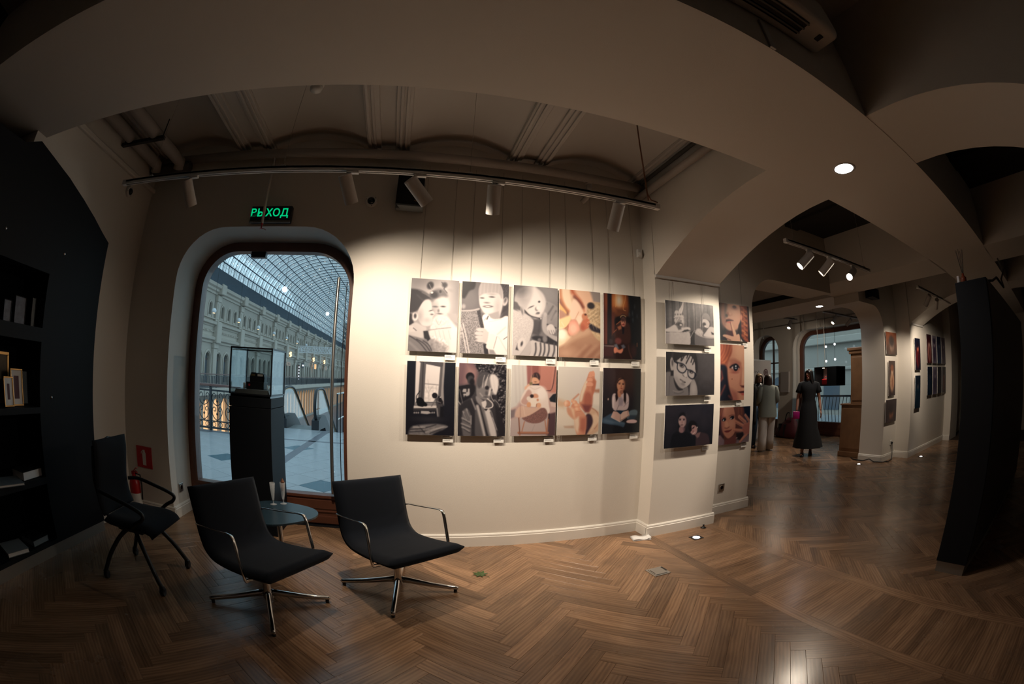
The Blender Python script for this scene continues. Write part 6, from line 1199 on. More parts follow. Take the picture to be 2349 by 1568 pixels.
for lab, f, q, z0, z1 in (('sepia photograph of two children sitting in tubs', p_tubs, [(140, 80), (1605, 258), (1600, 1490), (135, 1405)], 1.763, 2.153),
                          ('sepia photograph of a boy in thick black spectacles', p_specs, [(178, 92), (1720, 175), (1680, 1480), (125, 1498)], 1.302, 1.69),
                          ('dark photograph of two women leaning heads together', p_sisters, [(232, 122), (1750, 95), (1645, 1360), (130, 1480)], 0.832, 1.218)):
    photo(lab, f, q, 2.182, 2.762, z0, z1, yp, G2, res=110, standoff=0.036, wires=2.36 if z1 > 2 else z1+0.066)
    card('small white card under the picture of ' + ' '.join(lab.split(' of ')[1].split()[:6]), 2.70, z0-0.036, yp)
for lab, f, q, x0, x1, z0, z1 in (('colour photograph of a red-haired girl with a finger on her lips', p_hush, [(70, 60), (1222, 235), (1215, 1470), (105, 1420)], 3.015, 3.52, 1.857, 2.25),
                                  ('tall colour close-up of half a girl face and one eye', p_eye, [(122, 65), (750, 108), (738, 1485), (112, 1498)], 3.033, 3.418, 1.231, 1.815),
                                  ('colour photograph of a smiling girl with a spread hand', p_hand, [(142, 150), (1280, 118), (1172, 1290), (90, 1395)], 3.014, 3.528, 0.768, 1.16)):
    photo(lab, f, q, x0, x1, z0, z1, 3.485, G2, res=90, standoff=0.03, wires=2.75 if z1 > 2 else z1+0.038)
    card('small white card under the picture of ' + ' '.join(lab.split(' of ')[1].split()[:6]) if ' of ' in lab else 'small white card', x1-0.06, z0-0.036, 3.485)
def generic(cols, face):
    def f(p):
        p.bg(cols[0], cols[1])
        p.el(500, 900, 330, 520, cols[2], 120); p.el(520, 420, 190, 230, face, 60); p.el(500, 300, 240, 170, cols[3], 80); p.el(560, 960, 120, 300, cols[3], 90, a=.7); p.nz(ALL, .15, 3)
    return f
Q0 = [(0, 0), (1000, 0), (1000, 1500), (0, 1500)]; Q1 = [(0, 0), (1000, 0), (1000, 750), (0, 750)]
G3 = 'photographs on the far walls'
photo('warm orange and brown photograph, top one on the far column', generic([(150, 84, 56), (70, 62, 60), (96, 70, 60), (70, 60, 58)], (150, 120, 104)), Q1, 7.32, 7.86, 1.83, 2.215, 3.485, G3, 40)
photo('tall pale portrait, middle one on the far column', generic([(80, 60, 56), (60, 44, 44), (212, 164, 130), (150, 90, 66)], (222, 180, 150)), Q0, 7.42, 7.74, 1.125, 1.722, 3.485, G3, 36)
photo('dim portrait, bottom one on the far column', generic([(66, 54, 56), (56, 46, 50), (80, 60, 60), (50, 40, 44)], (150, 96, 72)), Q1, 7.30, 7.83, 0.668, 1.06, 3.485, G3, 40)
photo('dark photograph with a red figure by the far arch, upper', generic([(20, 24, 44), (30, 22, 40), (110, 30, 36), (30, 20, 36)], (190, 96, 70)), Q0, 8.13, 8.47, 1.55, 2.12, 3.16, G3, 36)
photo('dark teal photograph by the far arch, lower', generic([(16, 30, 44), (14, 34, 50), (20, 44, 60), (14, 24, 38)], (60, 60, 66)), Q0, 8.11, 8.45, 0.86, 1.45, 3.16, G3, 36)
hc = [('red and blue', [(60, 30, 40), (90, 30, 34), (200, 130, 120), (70, 20, 26)], (210, 160, 150)), ('pale lilac', [(170, 160, 176), (150, 140, 160), (90, 70, 100), (60, 50, 84)], (190, 170, 176)), ('deep blue', [(30, 50, 90), (60, 80, 120), (40, 60, 104), (30, 36, 70)], (120, 130, 150)), ('violet grey', [(120, 104, 124), (90, 80, 104), (70, 56, 90), (90, 70, 100)], (150, 130, 150)),
      ('dark teal', [(16, 36, 60), (14, 30, 50), (20, 50, 80), (12, 22, 40)], (60, 60, 80)), ('pale violet', [(150, 140, 160), (130, 120, 146), (80, 70, 100), (110, 96, 124)], (160, 150, 166)), ('night blue', [(16, 22, 44), (18, 20, 40), (26, 30, 56), (12, 14, 28)], (50, 46, 66)), ('dark with a red spot', [(20, 30, 50), (22, 24, 40), (110, 50, 50), (20, 20, 34)], (130, 80, 70))]
for i in range(8):
    c_, r_ = i % 4, i//4; x0 = 8.95+c_*0.41
    photo('%s photograph in the %s row on the far right wall' % (hc[i][0], ('upper', 'lower')[r_]), generic(hc[i][1], hc[i][2]), Q0, x0, x0+0.36, (1.68, 1.06)[r_], (2.24, 1.61)[r_], 3.16, G3, 30)
# ------------------------------------------------------------------ the arcade outside the glass door (runs along +Y)
mat('stucco', (0.40, 0.355, 0.30), 0.8, var=0.10, vscale=0.6)
mat('stucco_light', (0.46, 0.41, 0.345), 0.75, var=0.08, vscale=0.8)
mat('arcade_pane', (0.10, 0.125, 0.15), 0.15, spec=0.6)
mat('slate', (0.035, 0.055, 0.075), 0.7, var=0.3, vscale=2)
mat('roof_iron', (0.010, 0.028, 0.052), 0.7, spec=0.1)
mat('tile_pale', (0.36, 0.38, 0.40), 0.22, var=0.12, vscale=3); mat('tile_teal', (0.06, 0.13, 0.17), 0.2); mat('tile_grey', (0.13, 0.135, 0.16), 0.3); mat('tile_joint', (0.16, 0.17, 0.18), 0.7)
mat('rail_wood', (0.11, 0.045, 0.035), 0.4); mat('cast_iron', (0.008, 0.011, 0.016), 0.45)
mat('globe_white', (0.72, 0.74, 0.76), 0.3)
emat('warm_window', (1.0, 0.56, 0.27), 1.3); emat('warm_glow', (1.0, 0.62, 0.30), 3.0); emat('cool_glow', (0.8, 0.85, 1.0), 2.6); emat('fairy', (1.0, 0.80, 0.62), 5.0); emat('globe_lit', (0.93, 0.97, 1.0), 1.5); emat('sign_pale', (0.8, 0.74, 0.66), 0.35)
gf = struct(B().box(-14.0, 3.1, 4.03, 9.3, -0.4, -0.006).box(-3.45, 3.1, 9.3, 10.95, -0.4, -0.006).build('floor_gallery', 'tile_joint'))
struct(B().box(-16.2, -13.9, 9.0, 110, -0.45, -0.002).build('floor_gallery_side', 'tile_grey'))
struct(B().box(-30, 10, 4.1, 115, -5.4, -5.2).build('floor_lower', 'tile_grey'))
TS = 0.45; ca, sa = math.cos(math.radians(-31)), math.sin(math.radians(-31))
TM = {}
for m_ in ('tile_pale', 'tile_teal', 'tile_grey'): TM[m_] = B().box(-TS/2+0.004, TS/2-0.004, -TS/2+0.004, TS/2-0.004, -0.012, 0, 0.002, seg=1).mesh('tile'); TM[m_].materials.append(MATS[m_])
for i in range(-30, 31):
    for j in range(-4, 34):
        x, y = -1.08+(i*ca-j*sa)*TS, 5.40+(i*sa+j*ca)*TS-2.3*0
        if -7.2 < x < 0.9 and 4.38 < y < (9.0 if x < -3.75 else 10.6):
            o = bpy.data.objects.new('tile', TM['tile_teal' if (i % 5 == 0 and j % 4 == 0) else 'tile_pale']); COL.objects.link(o); o.parent = gf; o.location = (x, y, 0); o.rotation_euler = (0, 0, math.radians(-31))
B().box(-2.10, -1.93, 4.04, 10.9, -0.004, 0.003).build('border_strip', 'tile_grey', gf); B().box(-7.2, 0.9, 9.02, 9.12, -0.004, 0.003).build('border_strip', 'tile_grey', gf); B().box(-3.4, -2.2, 9.13, 10.94, -0.004, 0.002).build('landing_plate', 'tile_pale', gf)
# facade -----------------------------------------------------------------
XF, BAY, Y0, NB = -16.0, 5.42, 26.95, 15
fa = thing('arcade_facade', 'long cream stucco arcade facade with arched windows outside the glass door', 'building', (XF, Y0, 0))
def archloop(c, w, z0, zs, n=8):
    return [(c-w/2, z0), (c+w/2, z0)] + [(c+w/2*math.cos(PI*k/n), zs+w/2*math.sin(PI*k/n)) for k in range(n+1)]
UP, LO = (1.25, 2.70, 4.15), (1.05, 2.70, 4.35)
hol = [archloop(c, 0.52, 5.42, 6.08) for c in UP] + [archloop(c, 0.95, 0.25, 2.08) for c in LO]
wall = B().prism([(0, 0), (BAY, 0), (BAY, 7.1), (0, 7.1)], 'yz', -0.35, 0, holes=hol).mesh('wall_panel'); wall.materials.append(MATS['stucco'])
pane_u = B().prism(archloop(0, 0.54, 5.40, 6.08), 'yz', -0.30, -0.27).mesh('upper_pane'); pane_u.materials.append(MATS['arcade_pane'])
pane_l = B().prism(archloop(0, 0.97, 0.23, 2.08), 'yz', -0.30, -0.27).mesh('lower_pane'); pane_l.materials.append(MATS['arcade_pane'])
def surround(w, z0, zs, r):
    pts = [(0.02, -w/2, z0), (0.02, -w/2, zs)] + [(0.02, -w/2*math.cos(PI*k/10), zs+w/2*math.sin(PI*k/10)) for k in range(1, 10)] + [(0.02, w/2, zs), (0.02, w/2, z0)]
    return B().tube(pts, r, 6)
sur_u = surround(0.78, 5.25, 6.08, 0.07).mesh('arch_surround'); sur_u.materials.append(MATS['stucco_light'])
sur_l = surround(1.25, 0.1, 2.08, 0.09).mesh('arch_surround'); sur_l.materials.append(MATS['stucco_light'])
mul = B().box(-0.29, -0.22, -0.03, 0.03, 0.25, 2.5).box(-0.29, -0.22, -0.46, 0.46, 2.0, 2.08).mesh('window_bar'); mul.materials.append(MATS['rail_wood'])
pil = B().box(-0.02, 0.22, -0.36, 0.36, 0, 3.3, 0.03, seg=1).box(-0.02, 0.30, -0.42, 0.42, 2.9, 3.35, 0.03, seg=1).box(-0.02, 0.20, -0.34, 0.34, 4.9, 7.05, 0.03, seg=1).box(-0.02, 0.27, -0.40, 0.40, 6.55, 7.05, 0.03, seg=1).box(0.1, 0.24, -0.20, 0.20, 5.15, 6.4, 0.02, seg=1).box(-0.02, 0.62, -0.44, 0.44, 7.1, 7.95, 0.06, seg=1).box(-0.02, 0.52, -0.44, 0.44, 3.3, 5.0, 0.06, seg=1).mesh('pilaster'); pil.materials.append(MATS['stucco_light'])
dent = B()
for k in range(18): dent.box(0, 0.20, 0.5+k*0.255, 0.5+k*0.255+0.13, 4.12, 4.28)
dent = dent.mesh('dentil_row'); dent.materials.append(MATS['stucco_light'])
def inst(name, me, p, y): o = bpy.data.objects.new(name, me); COL.objects.link(o); o.parent = p; o.location = (0, y, 0); return o
for b_ in range(NB):
    y = b_*BAY; inst('wall_panel', wall, fa, y); inst('pilaster', pil, fa, y); inst('dentil_row', dent, fa, y)['kind'] = 'stuff'
    for c in UP: w_ = inst('upper_window', pane_u, fa, y+c); inst('arch_surround', sur_u, w_, 0)
    for c in LO: w_ = inst('lower_window', pane_l, fa, y+c); inst('arch_surround', sur_l, w_, 0); inst('window_bar', mul, w_, 0)
Lf = NB*BAY
for nm, prof in (('top_cornice', [(0, 7.05), (0.12, 7.05), (0.14, 7.2), (0.30, 7.28), (0.32, 7.45), (0.50, 7.55), (0.55, 7.78), (0, 7.85)]), ('middle_cornice', [(0, 4.55), (0.15, 4.55), (0.2, 4.65), (0.40, 4.72), (0.44, 4.9), (0.1, 5.0), (0, 5.0)]), ('frieze', [(0, 3.85), (0.08, 3.85), (0.08, 4.55), (0, 4.55)]), ('lower_cornice', [(0, 3.3), (0.12, 3.3), (0.14, 3.45), (0.34, 3.55), (0.38, 3.72), (0.1, 3.85), (0, 3.85)]), ('window_ledge', [(0, 5.12), (0.14, 5.14), (0.16, 5.22), (0, 5.26)])):
    V = [(x, yy, z) for yy in (0, Lf) for x, z in prof]; n = len(prof)
    meshobj(nm, V, [tuple(range(n)), tuple(range(2*n-1, n-1, -1))] + [(i, i+n, (i+1) % n+n, (i+1) % n) for i in range(n)], 'stucco_light', fa)
lowhol = [archloop(c, 1.35, -4.9, -1.7) for c in (0.95, 2.7, 4.45)]
lw = B().prism([(0, -5.2), (BAY, -5.2), (BAY, -0.45), (0, -0.45)], 'yz', -0.35, 0, holes=lowhol).mesh('lower_wall_panel'); lw.materials.append(MATS['stucco'])
lp = B().prism(archloop(0, 1.4, -5.0, -1.7), 'yz', -0.30, -0.27).mesh('shop_window'); lp.materials.append(MATS['warm_window'])
for b_ in range(NB):
    inst('lower_wall_panel', lw, fa, b_*BAY)
    for c in (0.95, 2.7, 4.45): inst('shop_window', lp, fa, b_*BAY+c)
struct(B().prism([(-16.3, 7.8), (-15.5, 7.8), (-15.95, 9.15), (-16.3, 9.15)], 'xz', 20, 110).build('wall_arcade_attic', 'slate'))
# glass vault -------------------------------------------------------------
VC, VA, VB_, VZ = -8.4, 7.6, 5.2, 9.0
def vp(a, k=1.0): return (VC-VA*k*math.cos(a), VZ+VB_*k*math.sin(a))
gr = thing('glass_roof', 'barrel vaulted glass and iron roof over the arcade', 'roof', (VC, 20, VZ))
NR = 22; rib = B().tube([(vp(PI*k/NR)[0]-VC, 0, vp(PI*k/NR)[1]-VZ) for k in range(NR+1)], (0.03), 4).mesh('iron_rib'); rib.materials.append(MATS['roof_iron'])
bar = B().tube([(vp(PI*k/NR, 1.012)[0]-VC, 0, vp(PI*k/NR, 1.012)[1]-VZ) for k in range(NR+1)], 0.013, 4).mesh('glazing_bar'); bar.materials.append(MATS['roof_iron'])
NRIB = 70
for k in range(NRIB):
    o = bpy.data.objects.new('iron_rib', rib); COL.objects.link(o); o.parent = gr; o.location = (0, k*1.25, 0)
    for q in (0.40, 0.80): o = bpy.data.objects.new('glazing_bar', bar); COL.objects.link(o); o.parent = gr; o.location = (0, k*1.25+q, 0)
pur = B().tube([(0, 0, 0), (0, 90, 0)], 0.05, 4).mesh('purlin'); pur.materials.append(MATS['roof_iron'])
for k in range(1, 20):
    a = PI*k/20; o = bpy.data.objects.new('purlin', pur); COL.objects.link(o); o.parent = gr; o.location = (vp(a, 0.995)[0]-VC, 0, vp(a, 0.995)[1]-VZ)
gs = B().grid([[(vp(PI*k/24, 1.02)[0]-VC, y, vp(PI*k/24, 1.02)[1]-VZ) for k in range(25)] for y in range(0, 91, 10)]); gs.build('glazing', 'roof_glass', gr, smooth=True)
fl = B()
for k in range(0, NRIB, 2):
    for j in range(1, 20):
        if (j+k//2) % 2 == 0: continue
        a = PI*(j+0.5)/20; x, z = vp(a, 0.985); fl.lathe([(0, -0.035), (0.035, 0), (0, 0.035)], 4, (x, 20+k*1.25, z))
tag(fl.build('fairy_lights', 'fairy', kind='stuff'), 'tiny warm fairy lights along the iron ribs of the glass roof', 'lights')
# globes ------------------------------------------------------------------
def globe(label, x, y, z, r, lit, ztop):
    t = thing('globe_lamp', label, 'lamp', (x, y, z), 0, 'globe lamps hanging in the arcade')
    B().ball((0, 0, 0), r, 16, 10).build('globe', 'globe_lit' if lit else 'globe_white', t, smooth=True)
    if not lit: B().lathe([(0, -r*1.02), (r*0.5, -r*0.94), (r*0.55, -r*0.84)], 14).build('bulb_opening', 'warm_glow', t)
    B().tube([(0, 0, r), (0, 0, ztop-z)], 0.012, 5).build('cord', 'cast_iron', t)
for k, nm in enumerate(('nearest', 'second', 'third', 'fourth', 'fifth', 'sixth', 'seventh')):
    globe('white globe lamp before the arcade windows, %s in the row' % nm, -14.6, 29.1+k*5.2, 5.42, 0.19, False, 12.0)
globe('bright white globe under the glass roof, larger', -8, 25.9, 6.45, 0.19, True, 14.1); globe('bright white globe under the glass roof, further off', -8, 41.1, 7.21, 0.19, True, 14.1)
ha = thing('hanging_lattice', 'white lattice ornament hanging across the arcade', 'ornament', (-8.1, 37, 3.2))
B().box(-1.5, 1.5, -0.02, 0.02, 0, 0.03).box(-1.5, 1.5, -0.02, 0.02, 0.55, 0.58).build('frame', 'globe_white', ha)
lt = B()
for k in range(34): x = -1.5+k*0.09; lt.tube([(x, 0, 0.02), (x+0.10*((k % 3)-1), 0, 0.56)], 0.014, 4)
for k in range(12): x = -1.4+k*0.25; lt.tube([(x+0.1*math.cos(PI*j/4), 0, 0.29+0.16*math.sin(PI*j/4)) for j in range(9)], 0.012, 4)
lt.build('lattice', 'globe_white', ha, kind='stuff')
for x in (-1.3, 1.3): B().tube([(x, 0, 0.57), (x, 0, 10.95)], 0.008, 4).build('hanging_wire', 'cast_iron', ha)
# railings ----------------------------------------------------------------
fr_ = thing('far_railing', 'dark railing with a brown handrail along the far side walkway', 'railing', (-13.95, 20, 0))
B().box(-0.06, 0.06, 0, 88, 0.93, 1.0, 0.01, seg=1).build('handrail', 'rail_wood', fr_); B().box(-0.03, 0.03, 0, 88, 0.82, 0.86).box(-0.03, 0.03, 0, 88, 0.08, 0.13).build('rail_bar', 'cast_iron', fr_)
bb = B()
for k in range(340): bb.box(-0.015, 0.015, k*0.26, k*0.26+0.10, 0.1, 0.84)
bb.build('baluster_field', 'cast_iron', fr_, kind='stuff')
for k in range(30): B().box(-0.035, 0.035, k*3-0.035, k*3+0.035, 0, 1.0).build('post', 'cast_iron', fr_)
struct(B().box(-14.02, -13.85, 9.3, 110, -0.45, 0.03).build('trim_5', 'stucco_light'))
nr = thing('iron_railing', 'ornate black cast iron railing outside the glass door', 'railing', (-3.5, 9.25, 0))
B().box(-5.5, 0.02, -0.09, 0.09, 0.99, 1.045, 0.012).build('handrail', 'rail_wood', nr); B().box(-5.5, 0, -0.02, 0.02, 0.88, 0.92).box(-5.5, 0, -0.02, 0.02, 0.04, 0.08).box(-5.5, 0, -0.015, 0.015, 0.20, 0.225).build('rail_bar', 'cast_iron', nr)
for k in range(6): B().box(-k*1.1-0.03, -k*1.1+0.03, -0.03, 0.03, 0, 0.99, 0.006).build('post', 'cast_iron', nr)
def circ(b, cx, cz, r, n=12): b.tube([(cx+r*math.cos(2*PI*j/n), 0, cz+r*math.sin(2*PI*j/n)) for j in range(n)], 0.008, 5, closed=True)
sc = B()
for s_ in (-1, 1):
    sc.tube(smooth_path([(0, 0, 0.23), (s_*0.09, 0, 0.30), (s_*0.14, 0, 0.42), (s_*0.10, 0, 0.53), (s_*0.04, 0, 0.50), (s_*0.05, 0, 0.44), (s_*0.09, 0, 0.45)], 3), 0.010, 5)
    sc.tube(smooth_path([(0, 0, 0.56), (s_*0.10, 0, 0.62), (s_*0.15, 0, 0.74), (s_*0.10, 0, 0.84), (s_*0.05, 0, 0.80), (s_*0.07, 0, 0.74)], 3), 0.010, 5)
sc.tube([(0, 0, 0.22), (0, 0, 0.89)], 0.009, 5); sc.tube([(-0.18, 0, 0.05), (-0.18, 0, 0.9)], 0.008, 5); sc.lathe([(0, -0.05), (0.03, 0), (0, 0.06)], 8, (0, 0, 0.66)); sc.lathe([(0, -0.06), (0.028, 0), (0, 0.05)], 8, (0, 0, 0.38))
circ(sc, -0.09, 0.14, 0.052); circ(sc, 0.09, 0.14, 0.052)
scm = sc.mesh('scroll_panel'); scm.materials.append(MATS['cast_iron'])
for k in range(15): o = bpy.data.objects.new('scroll_panel', scm); COL.objects.link(o); o.parent = nr; o.location = (-0.185-k*0.366, 0, 0)
# escalator ---------------------------------------------------------------
es = thing('escalator', 'escalator going down behind the glass door', 'escalator', (-2.79, 10.95, 0))
hp = smooth_path([(0, 0.25, 0.22), (0, 0.06, 0.30), (0, -0.06, 0.60), (0, 0.04, 0.93), (0, 0.30, 1.03), (0, 0.95, 1.02), (0, 1.45, 0.80), (0, 3.0, -0.20), (0, 7.0, -2.7)], 5)
for s_ in (-1, 1):
    x = s_*0.445
    B().tube([(x, p.y, p.z) for p in hp], [(0.030, 0.042)]*len(hp), 8).build('handrail', 'cast_iron', es, smooth=True)
    B().prism([(0.12, 0.25), (0.02, 0.6), (0.1, 0.9), (0.32, 0.99), (0.95, 0.98), (1.42, 0.76), (7.0, -2.75), (7.0, -3.5), (1.5, 0.10), (1.0, 0.30), (0.4, 0.32)], 'yz', x-0.006, x+0.006).build('glass_balustrade', 'case_glass', es)
    B().tube([(x, p.y*0.985+0.045, p.z-0.045) for p in hp], 0.014, 6).build('light_trim', 'gold', es, smooth=True)
    B().prism([(0.0, 0), (0.02, 0.24), (0.3, 0.32), (0.9, 0.32), (1.3, 0.12), (7.0, -3.4), (7.0, -3.8), (1.2, -0.3), (0.9, -0.02)], 'yz', x-0.10, x+0.10).build('skirt', 'dark_metal', es)
B().prism([(-0.3, -0.02), (0.9, 0.0), (7.0, -3.75), (7.0, -4.0), (0.8, -0.3)], 'yz', -0.36, 0.36).build('step_band', 'grey_plastic', es)
rr = thing('glass_railing', 'steel and glass railing right of the escalator', 'railing', (-1.75, 10.9, 0))
B().tube([(0, 0, 0.95), (0, 3.5, 0.95)], 0.025, 8).build('handrail', 'steel', rr, smooth=True); B().tube([(0, 0, 0.30), (0, 3.5, 0.30)], 0.02, 8).build('foot_rail', 'steel', rr, smooth=True)
for k in range(4): B().box(-0.02, 0.02, k*1.1-0.02, k*1.1+0.02, -0.3, 0.95).build('post', 'cast_iron', rr)
# signs and shop lights on the facade -------------------------------------
for lab, y, z, w, h_, m_ in (('pale pill-shaped arrow sign on the arcade facade', 53.7, 2.54, 1.6, 0.45, 'sign_pale'), ('black shop sign with a white line on the arcade facade', 61.4, 2.62, 1.1, 0.75, 'cast_iron'), ('square amber shop sign on the arcade facade', 70.4, 2.70, 1.1, 0.8, 'warm_window'), ('square cream shop sign on the arcade facade', 80.0, 2.71, 1.3, 0.8, 'sign_pale')):
    t = thing('shop_sign', lab, 'sign', (-15.25, y, z), 0, 'signs on the arcade facade')
    B().box(-0.06, 0.06, -w/2, w/2, -h_/2, h_/2, 0.05 if 'pill' in lab else 0.01).build('panel', m_, t); B().box(-0.74, -0.06, -0.03, 0.03, h_/2-0.06, h_/2).build('bracket', 'cast_iron', t)
    if 'black' in lab: B().box(0.06, 0.07, -w*0.4, w*0.4, -0.12, 0.08).build('lettering', 'cool_glow', t)
    if 'pill' in lab: B().prism([(-0.5, 0), (-0.3, 0.1), (-0.3, 0.03), (0.4, 0.03), (0.4, -0.03), (-0.3, -0.03), (-0.3, -0.1)], 'yz', 0.06, 0.07).build('arrow', 'cast_iron', t)
for lab, y in (('golden lamp cluster on the facade, left one', 55.3), ('golden lamp cluster on the facade, middle one', 69.9), ('golden lamp cluster on the facade, right one', 79.5)):
    t = thing('wall_lamp', lab, 'lamp', (-15.5, y, 3.8), 0, 'lamp clusters on the arcade facade')
    for dy, dz in ((-0.2, 0.1), (0.15, 0.2), (0.0, -0.2), (0.25, -0.1)): B().ball((0, dy, dz), 0.15, 8, 6).build('bulb', 'warm_glow', t)
    B().box(-0.2, 0, -0.2, 0.2, -0.2, 0.2, 0.02).build('bracket', 'gold', t)
for lab, y in (('column of shop window lights left of the dark sign', 53.0), ('column of shop window lights under the dark sign', 60.6)):
    t = thing('light_column', lab, 'lights', (-15.6, y, 0.4), 0, 'lit shop window edges')
    for k in range(5): B().ball((0, 0, 0.25+k*0.42), 0.11, 8, 6).build('bulb', 'cool_glow', t)
    B().box(-0.1, 0, -0.12, 0.12, 0, 2.2).build('strip', 'rail_wood', t)
# arcade end far away, and the opposite facade seen through the back room windows
struct(B().box(-16.4, 0, 108, 109, -5.2, 14.5).build('wall_arcade_end', 'stucco'))
f2 = thing('street_facade', 'blue-grey facade across the street behind the back room windows', 'building', (17.0, 0, 0))
B().box(0, 0.5, -4, 26, -2, 11).build('wall', 'stucco', f2)
for z0, z1, d in ((3.05, 3.35, 0.25), (4.6, 5.2, 0.4), (1.9, 2.05, 0.12)): B().box(-d, 0, -4, 26, z0, z1, 0.03, seg=1).build('cornice', 'stucco_light', f2)
for k in range(16):
    w_ = B().prism(archloop(k*1.7-2.5, 0.95, 0.2, 1.25), 'yz', -0.02, 0.03).build('window', 'arcade_pane', f2)
    B().box(-0.05, 0, k*1.7-2.9, k*1.7-2.1, 3.7, 4.2).build('frieze_panel', 'stucco_light', f2)
struct(B().box(10.25, 17.5, -6, 26, -0.3, -0.02).build('floor_street', 'tile_pale'))
sr = thing('street_railing', 'dark railing outside the back room windows', 'railing', (12.6, 3.5, 0))
B().box(-0.03, 0.03, 0, 6, 0.92, 0.98).box(-0.02, 0.02, 0, 6, 0.08, 0.12).build('rail_bar', 'cast_iron', sr)
for k in range(40): B().tube([(0, k*0.15, 0.05), (0, k*0.15+0.06, 0.5), (0, k*0.15, 0.95)], 0.012, 5).build('baluster', 'cast_iron', sr)
# ------------------------------------------------------------------ back room: windows, cabinet, showcase, banner, bags
def round_window(name, y0, y1, label, bars):
    w = struct(bpy.data.objects.new(name, None), label); COL.objects.link(w)
    o_ = rtop(y0+0.01, y1-0.01, 2.79, 0.49, z0=0.0, n=8); i_ = rtop(y0+0.12, y1-0.12, 2.68, 0.40, z0=0.36, n=8)
    B().prism(o_, 'yz', 10.10, 10.20, holes=[i_]).build('window_frame', 'door_wood', w, auto=25)
    B().prism(rtop(y0+0.1, y1-0.1, 2.70, 0.41, z0=0.34, n=8), 'yz', 10.145, 10.153).build('pane', 'door_glass', w)
    for z0, z1, x in ((0.03, 0.12, 10.085), (0.2, 0.3, 10.09)): B().box(x, 10.105, y0+0.1, y1-0.1, z0, z1, 0.005).build('rail_moulding', 'door_wood', w)
    for b_ in bars: B().box(10.12, 10.18, *b_).build('glazing_bar', 'door_wood', w)
round_window('window_1', 4.6, 7.78, 'wide round-shouldered window with a dark wooden frame in the back room', [])
round_window('window_2', 8.34, 9.45, 'narrow round-shouldered window with glazing bars in the back room', [(8.86, 8.90, 0.36, 2.68), (8.46, 9.33, 1.98, 2.02), (8.46, 9.33, 1.3, 1.34)])
pipe('wall_pipe', 'thin pipe along the window wall of the back room', 'pipe', [(9.72, 9.5, 3.0), (9.72, 4.2, 3.0)], 0.014, 'pipe_paint', 8)
for lab, y in (('thin drop pipe with a sprinkler between the back room windows', 8.9), ('thin drop pipe with a sprinkler left of the wide window', 7.3)):
    t = thing('sprinkler_drop', lab, 'pipe', (9.70, y, 2.75)); B().tube([(0, 0, 0), (0, 0, 0.62)], 0.012, 8).build('pipe', 'pipe_paint', t, smooth=True); B().lathe([(0, 0.0), (0.02, -0.01), (0.008, -0.02), (0.008, -0.05), (0.02, -0.055), (0, -0.06)], 8).build('sprinkler_head', 'steel', t)
# tall wooden cabinet beside the column
t = thing('wooden_cabinet', 'tall brown wooden cabinet with a cornice beside the far column', 'cabinet', (7.46, 4.04, 0))
B().box(0.02, 0.62, 0.0, 0.58, 0.10, 0.96, 0.006).build('lower_body', 'cabinet_wood', t); B().box(0.0, 0.64, -0.01, 0.60, 0.0, 0.10, 0.012).build('plinth', 'cabinet_wood', t); B().box(0.0, 0.64, -0.01, 0.60, 0.96, 0.99, 0.008).build('counter_top', 'cabinet_wood', t)
B().box(0.05, 0.60, 0.0, 0.37, 0.99, 1.90, 0.006).build('upper_body', 'cabinet_wood', t); B().box(0.02, 0.62, -0.01, 0.40, 1.90, 1.96, 0.01).box(0.0, 0.64, -0.01, 0.43, 1.96, 2.02, 0.012).build('cornice', 'cabinet_wood', t)
B().box(0.008, 0.022, 0.05, 0.53, 0.16, 0.90, 0.004).build('door', 'cabinet_wood', t); B().box(0.038, 0.052, 0.04, 0.33, 1.05, 1.84, 0.004).build('upper_door', 'cabinet_wood', t)
t = thing('wall_showcase', 'black box showcase with a lit pink interior before the window', 'showcase', (9.25, 5.88, 1.31))
B().box(0.0, 0.45, 0.0, 0.012, 0, 0.46).box(0.0, 0.45, 0.72, 0.74, 0, 0.46).box(0.0, 0.45, 0, 0.74, 0, 0.02).box(0.0, 0.45, 0, 0.74, 0.44, 0.46).box(0, 0.45, 0.30, 0.32, 0, 0.46).build('box', 'black_board', t)
B().box(0.0, 0.45, 0.0, 0.30, 0.02, 0.44).build('solid_side', 'black_board', t)
mat('pink_back', (0.55, 0.42, 0.42), 0.6); B().box(0.43, 0.445, 0.32, 0.72, 0.02, 0.44).build('back_panel', 'pink_back', t)
spot('showcase_lamp', (9.38, 6.40, 1.735), (9.42, 6.40, 1.3), 4.0, (1, 0.75, 0.6), 130, 0.8, 0.02)
B().lathe([(0, 0.0), (0.03, 0), (0.03, 0.01), (0, 0.01)], 12, (0.13, 0.52, 0.43)).build('lamp_disc', 'spot_lens', t)
for x, y in ((0.1, 0.45), (0.1, 0.68)): B().tube([(x, y, 0.46), (x, y, 1.9)], 0.006, 6).build('hanging_rod', 'wire', t)
t = thing('red_handbag', 'small red handbag lit in the showcase', 'bag', (9.45, 6.35, 1.33)); B().box(-0.06, 0.06, -0.12, 0.12, 0, 0.15, 0.02).build('bag', 'red_sign', t); B().tube(smooth_path([(0, -0.07, 0.15), (0, -0.05, 0.20), (0, 0.05, 0.20), (0, 0.07, 0.15)], 4), 0.006, 6).build('handle', 'red_sign', t)
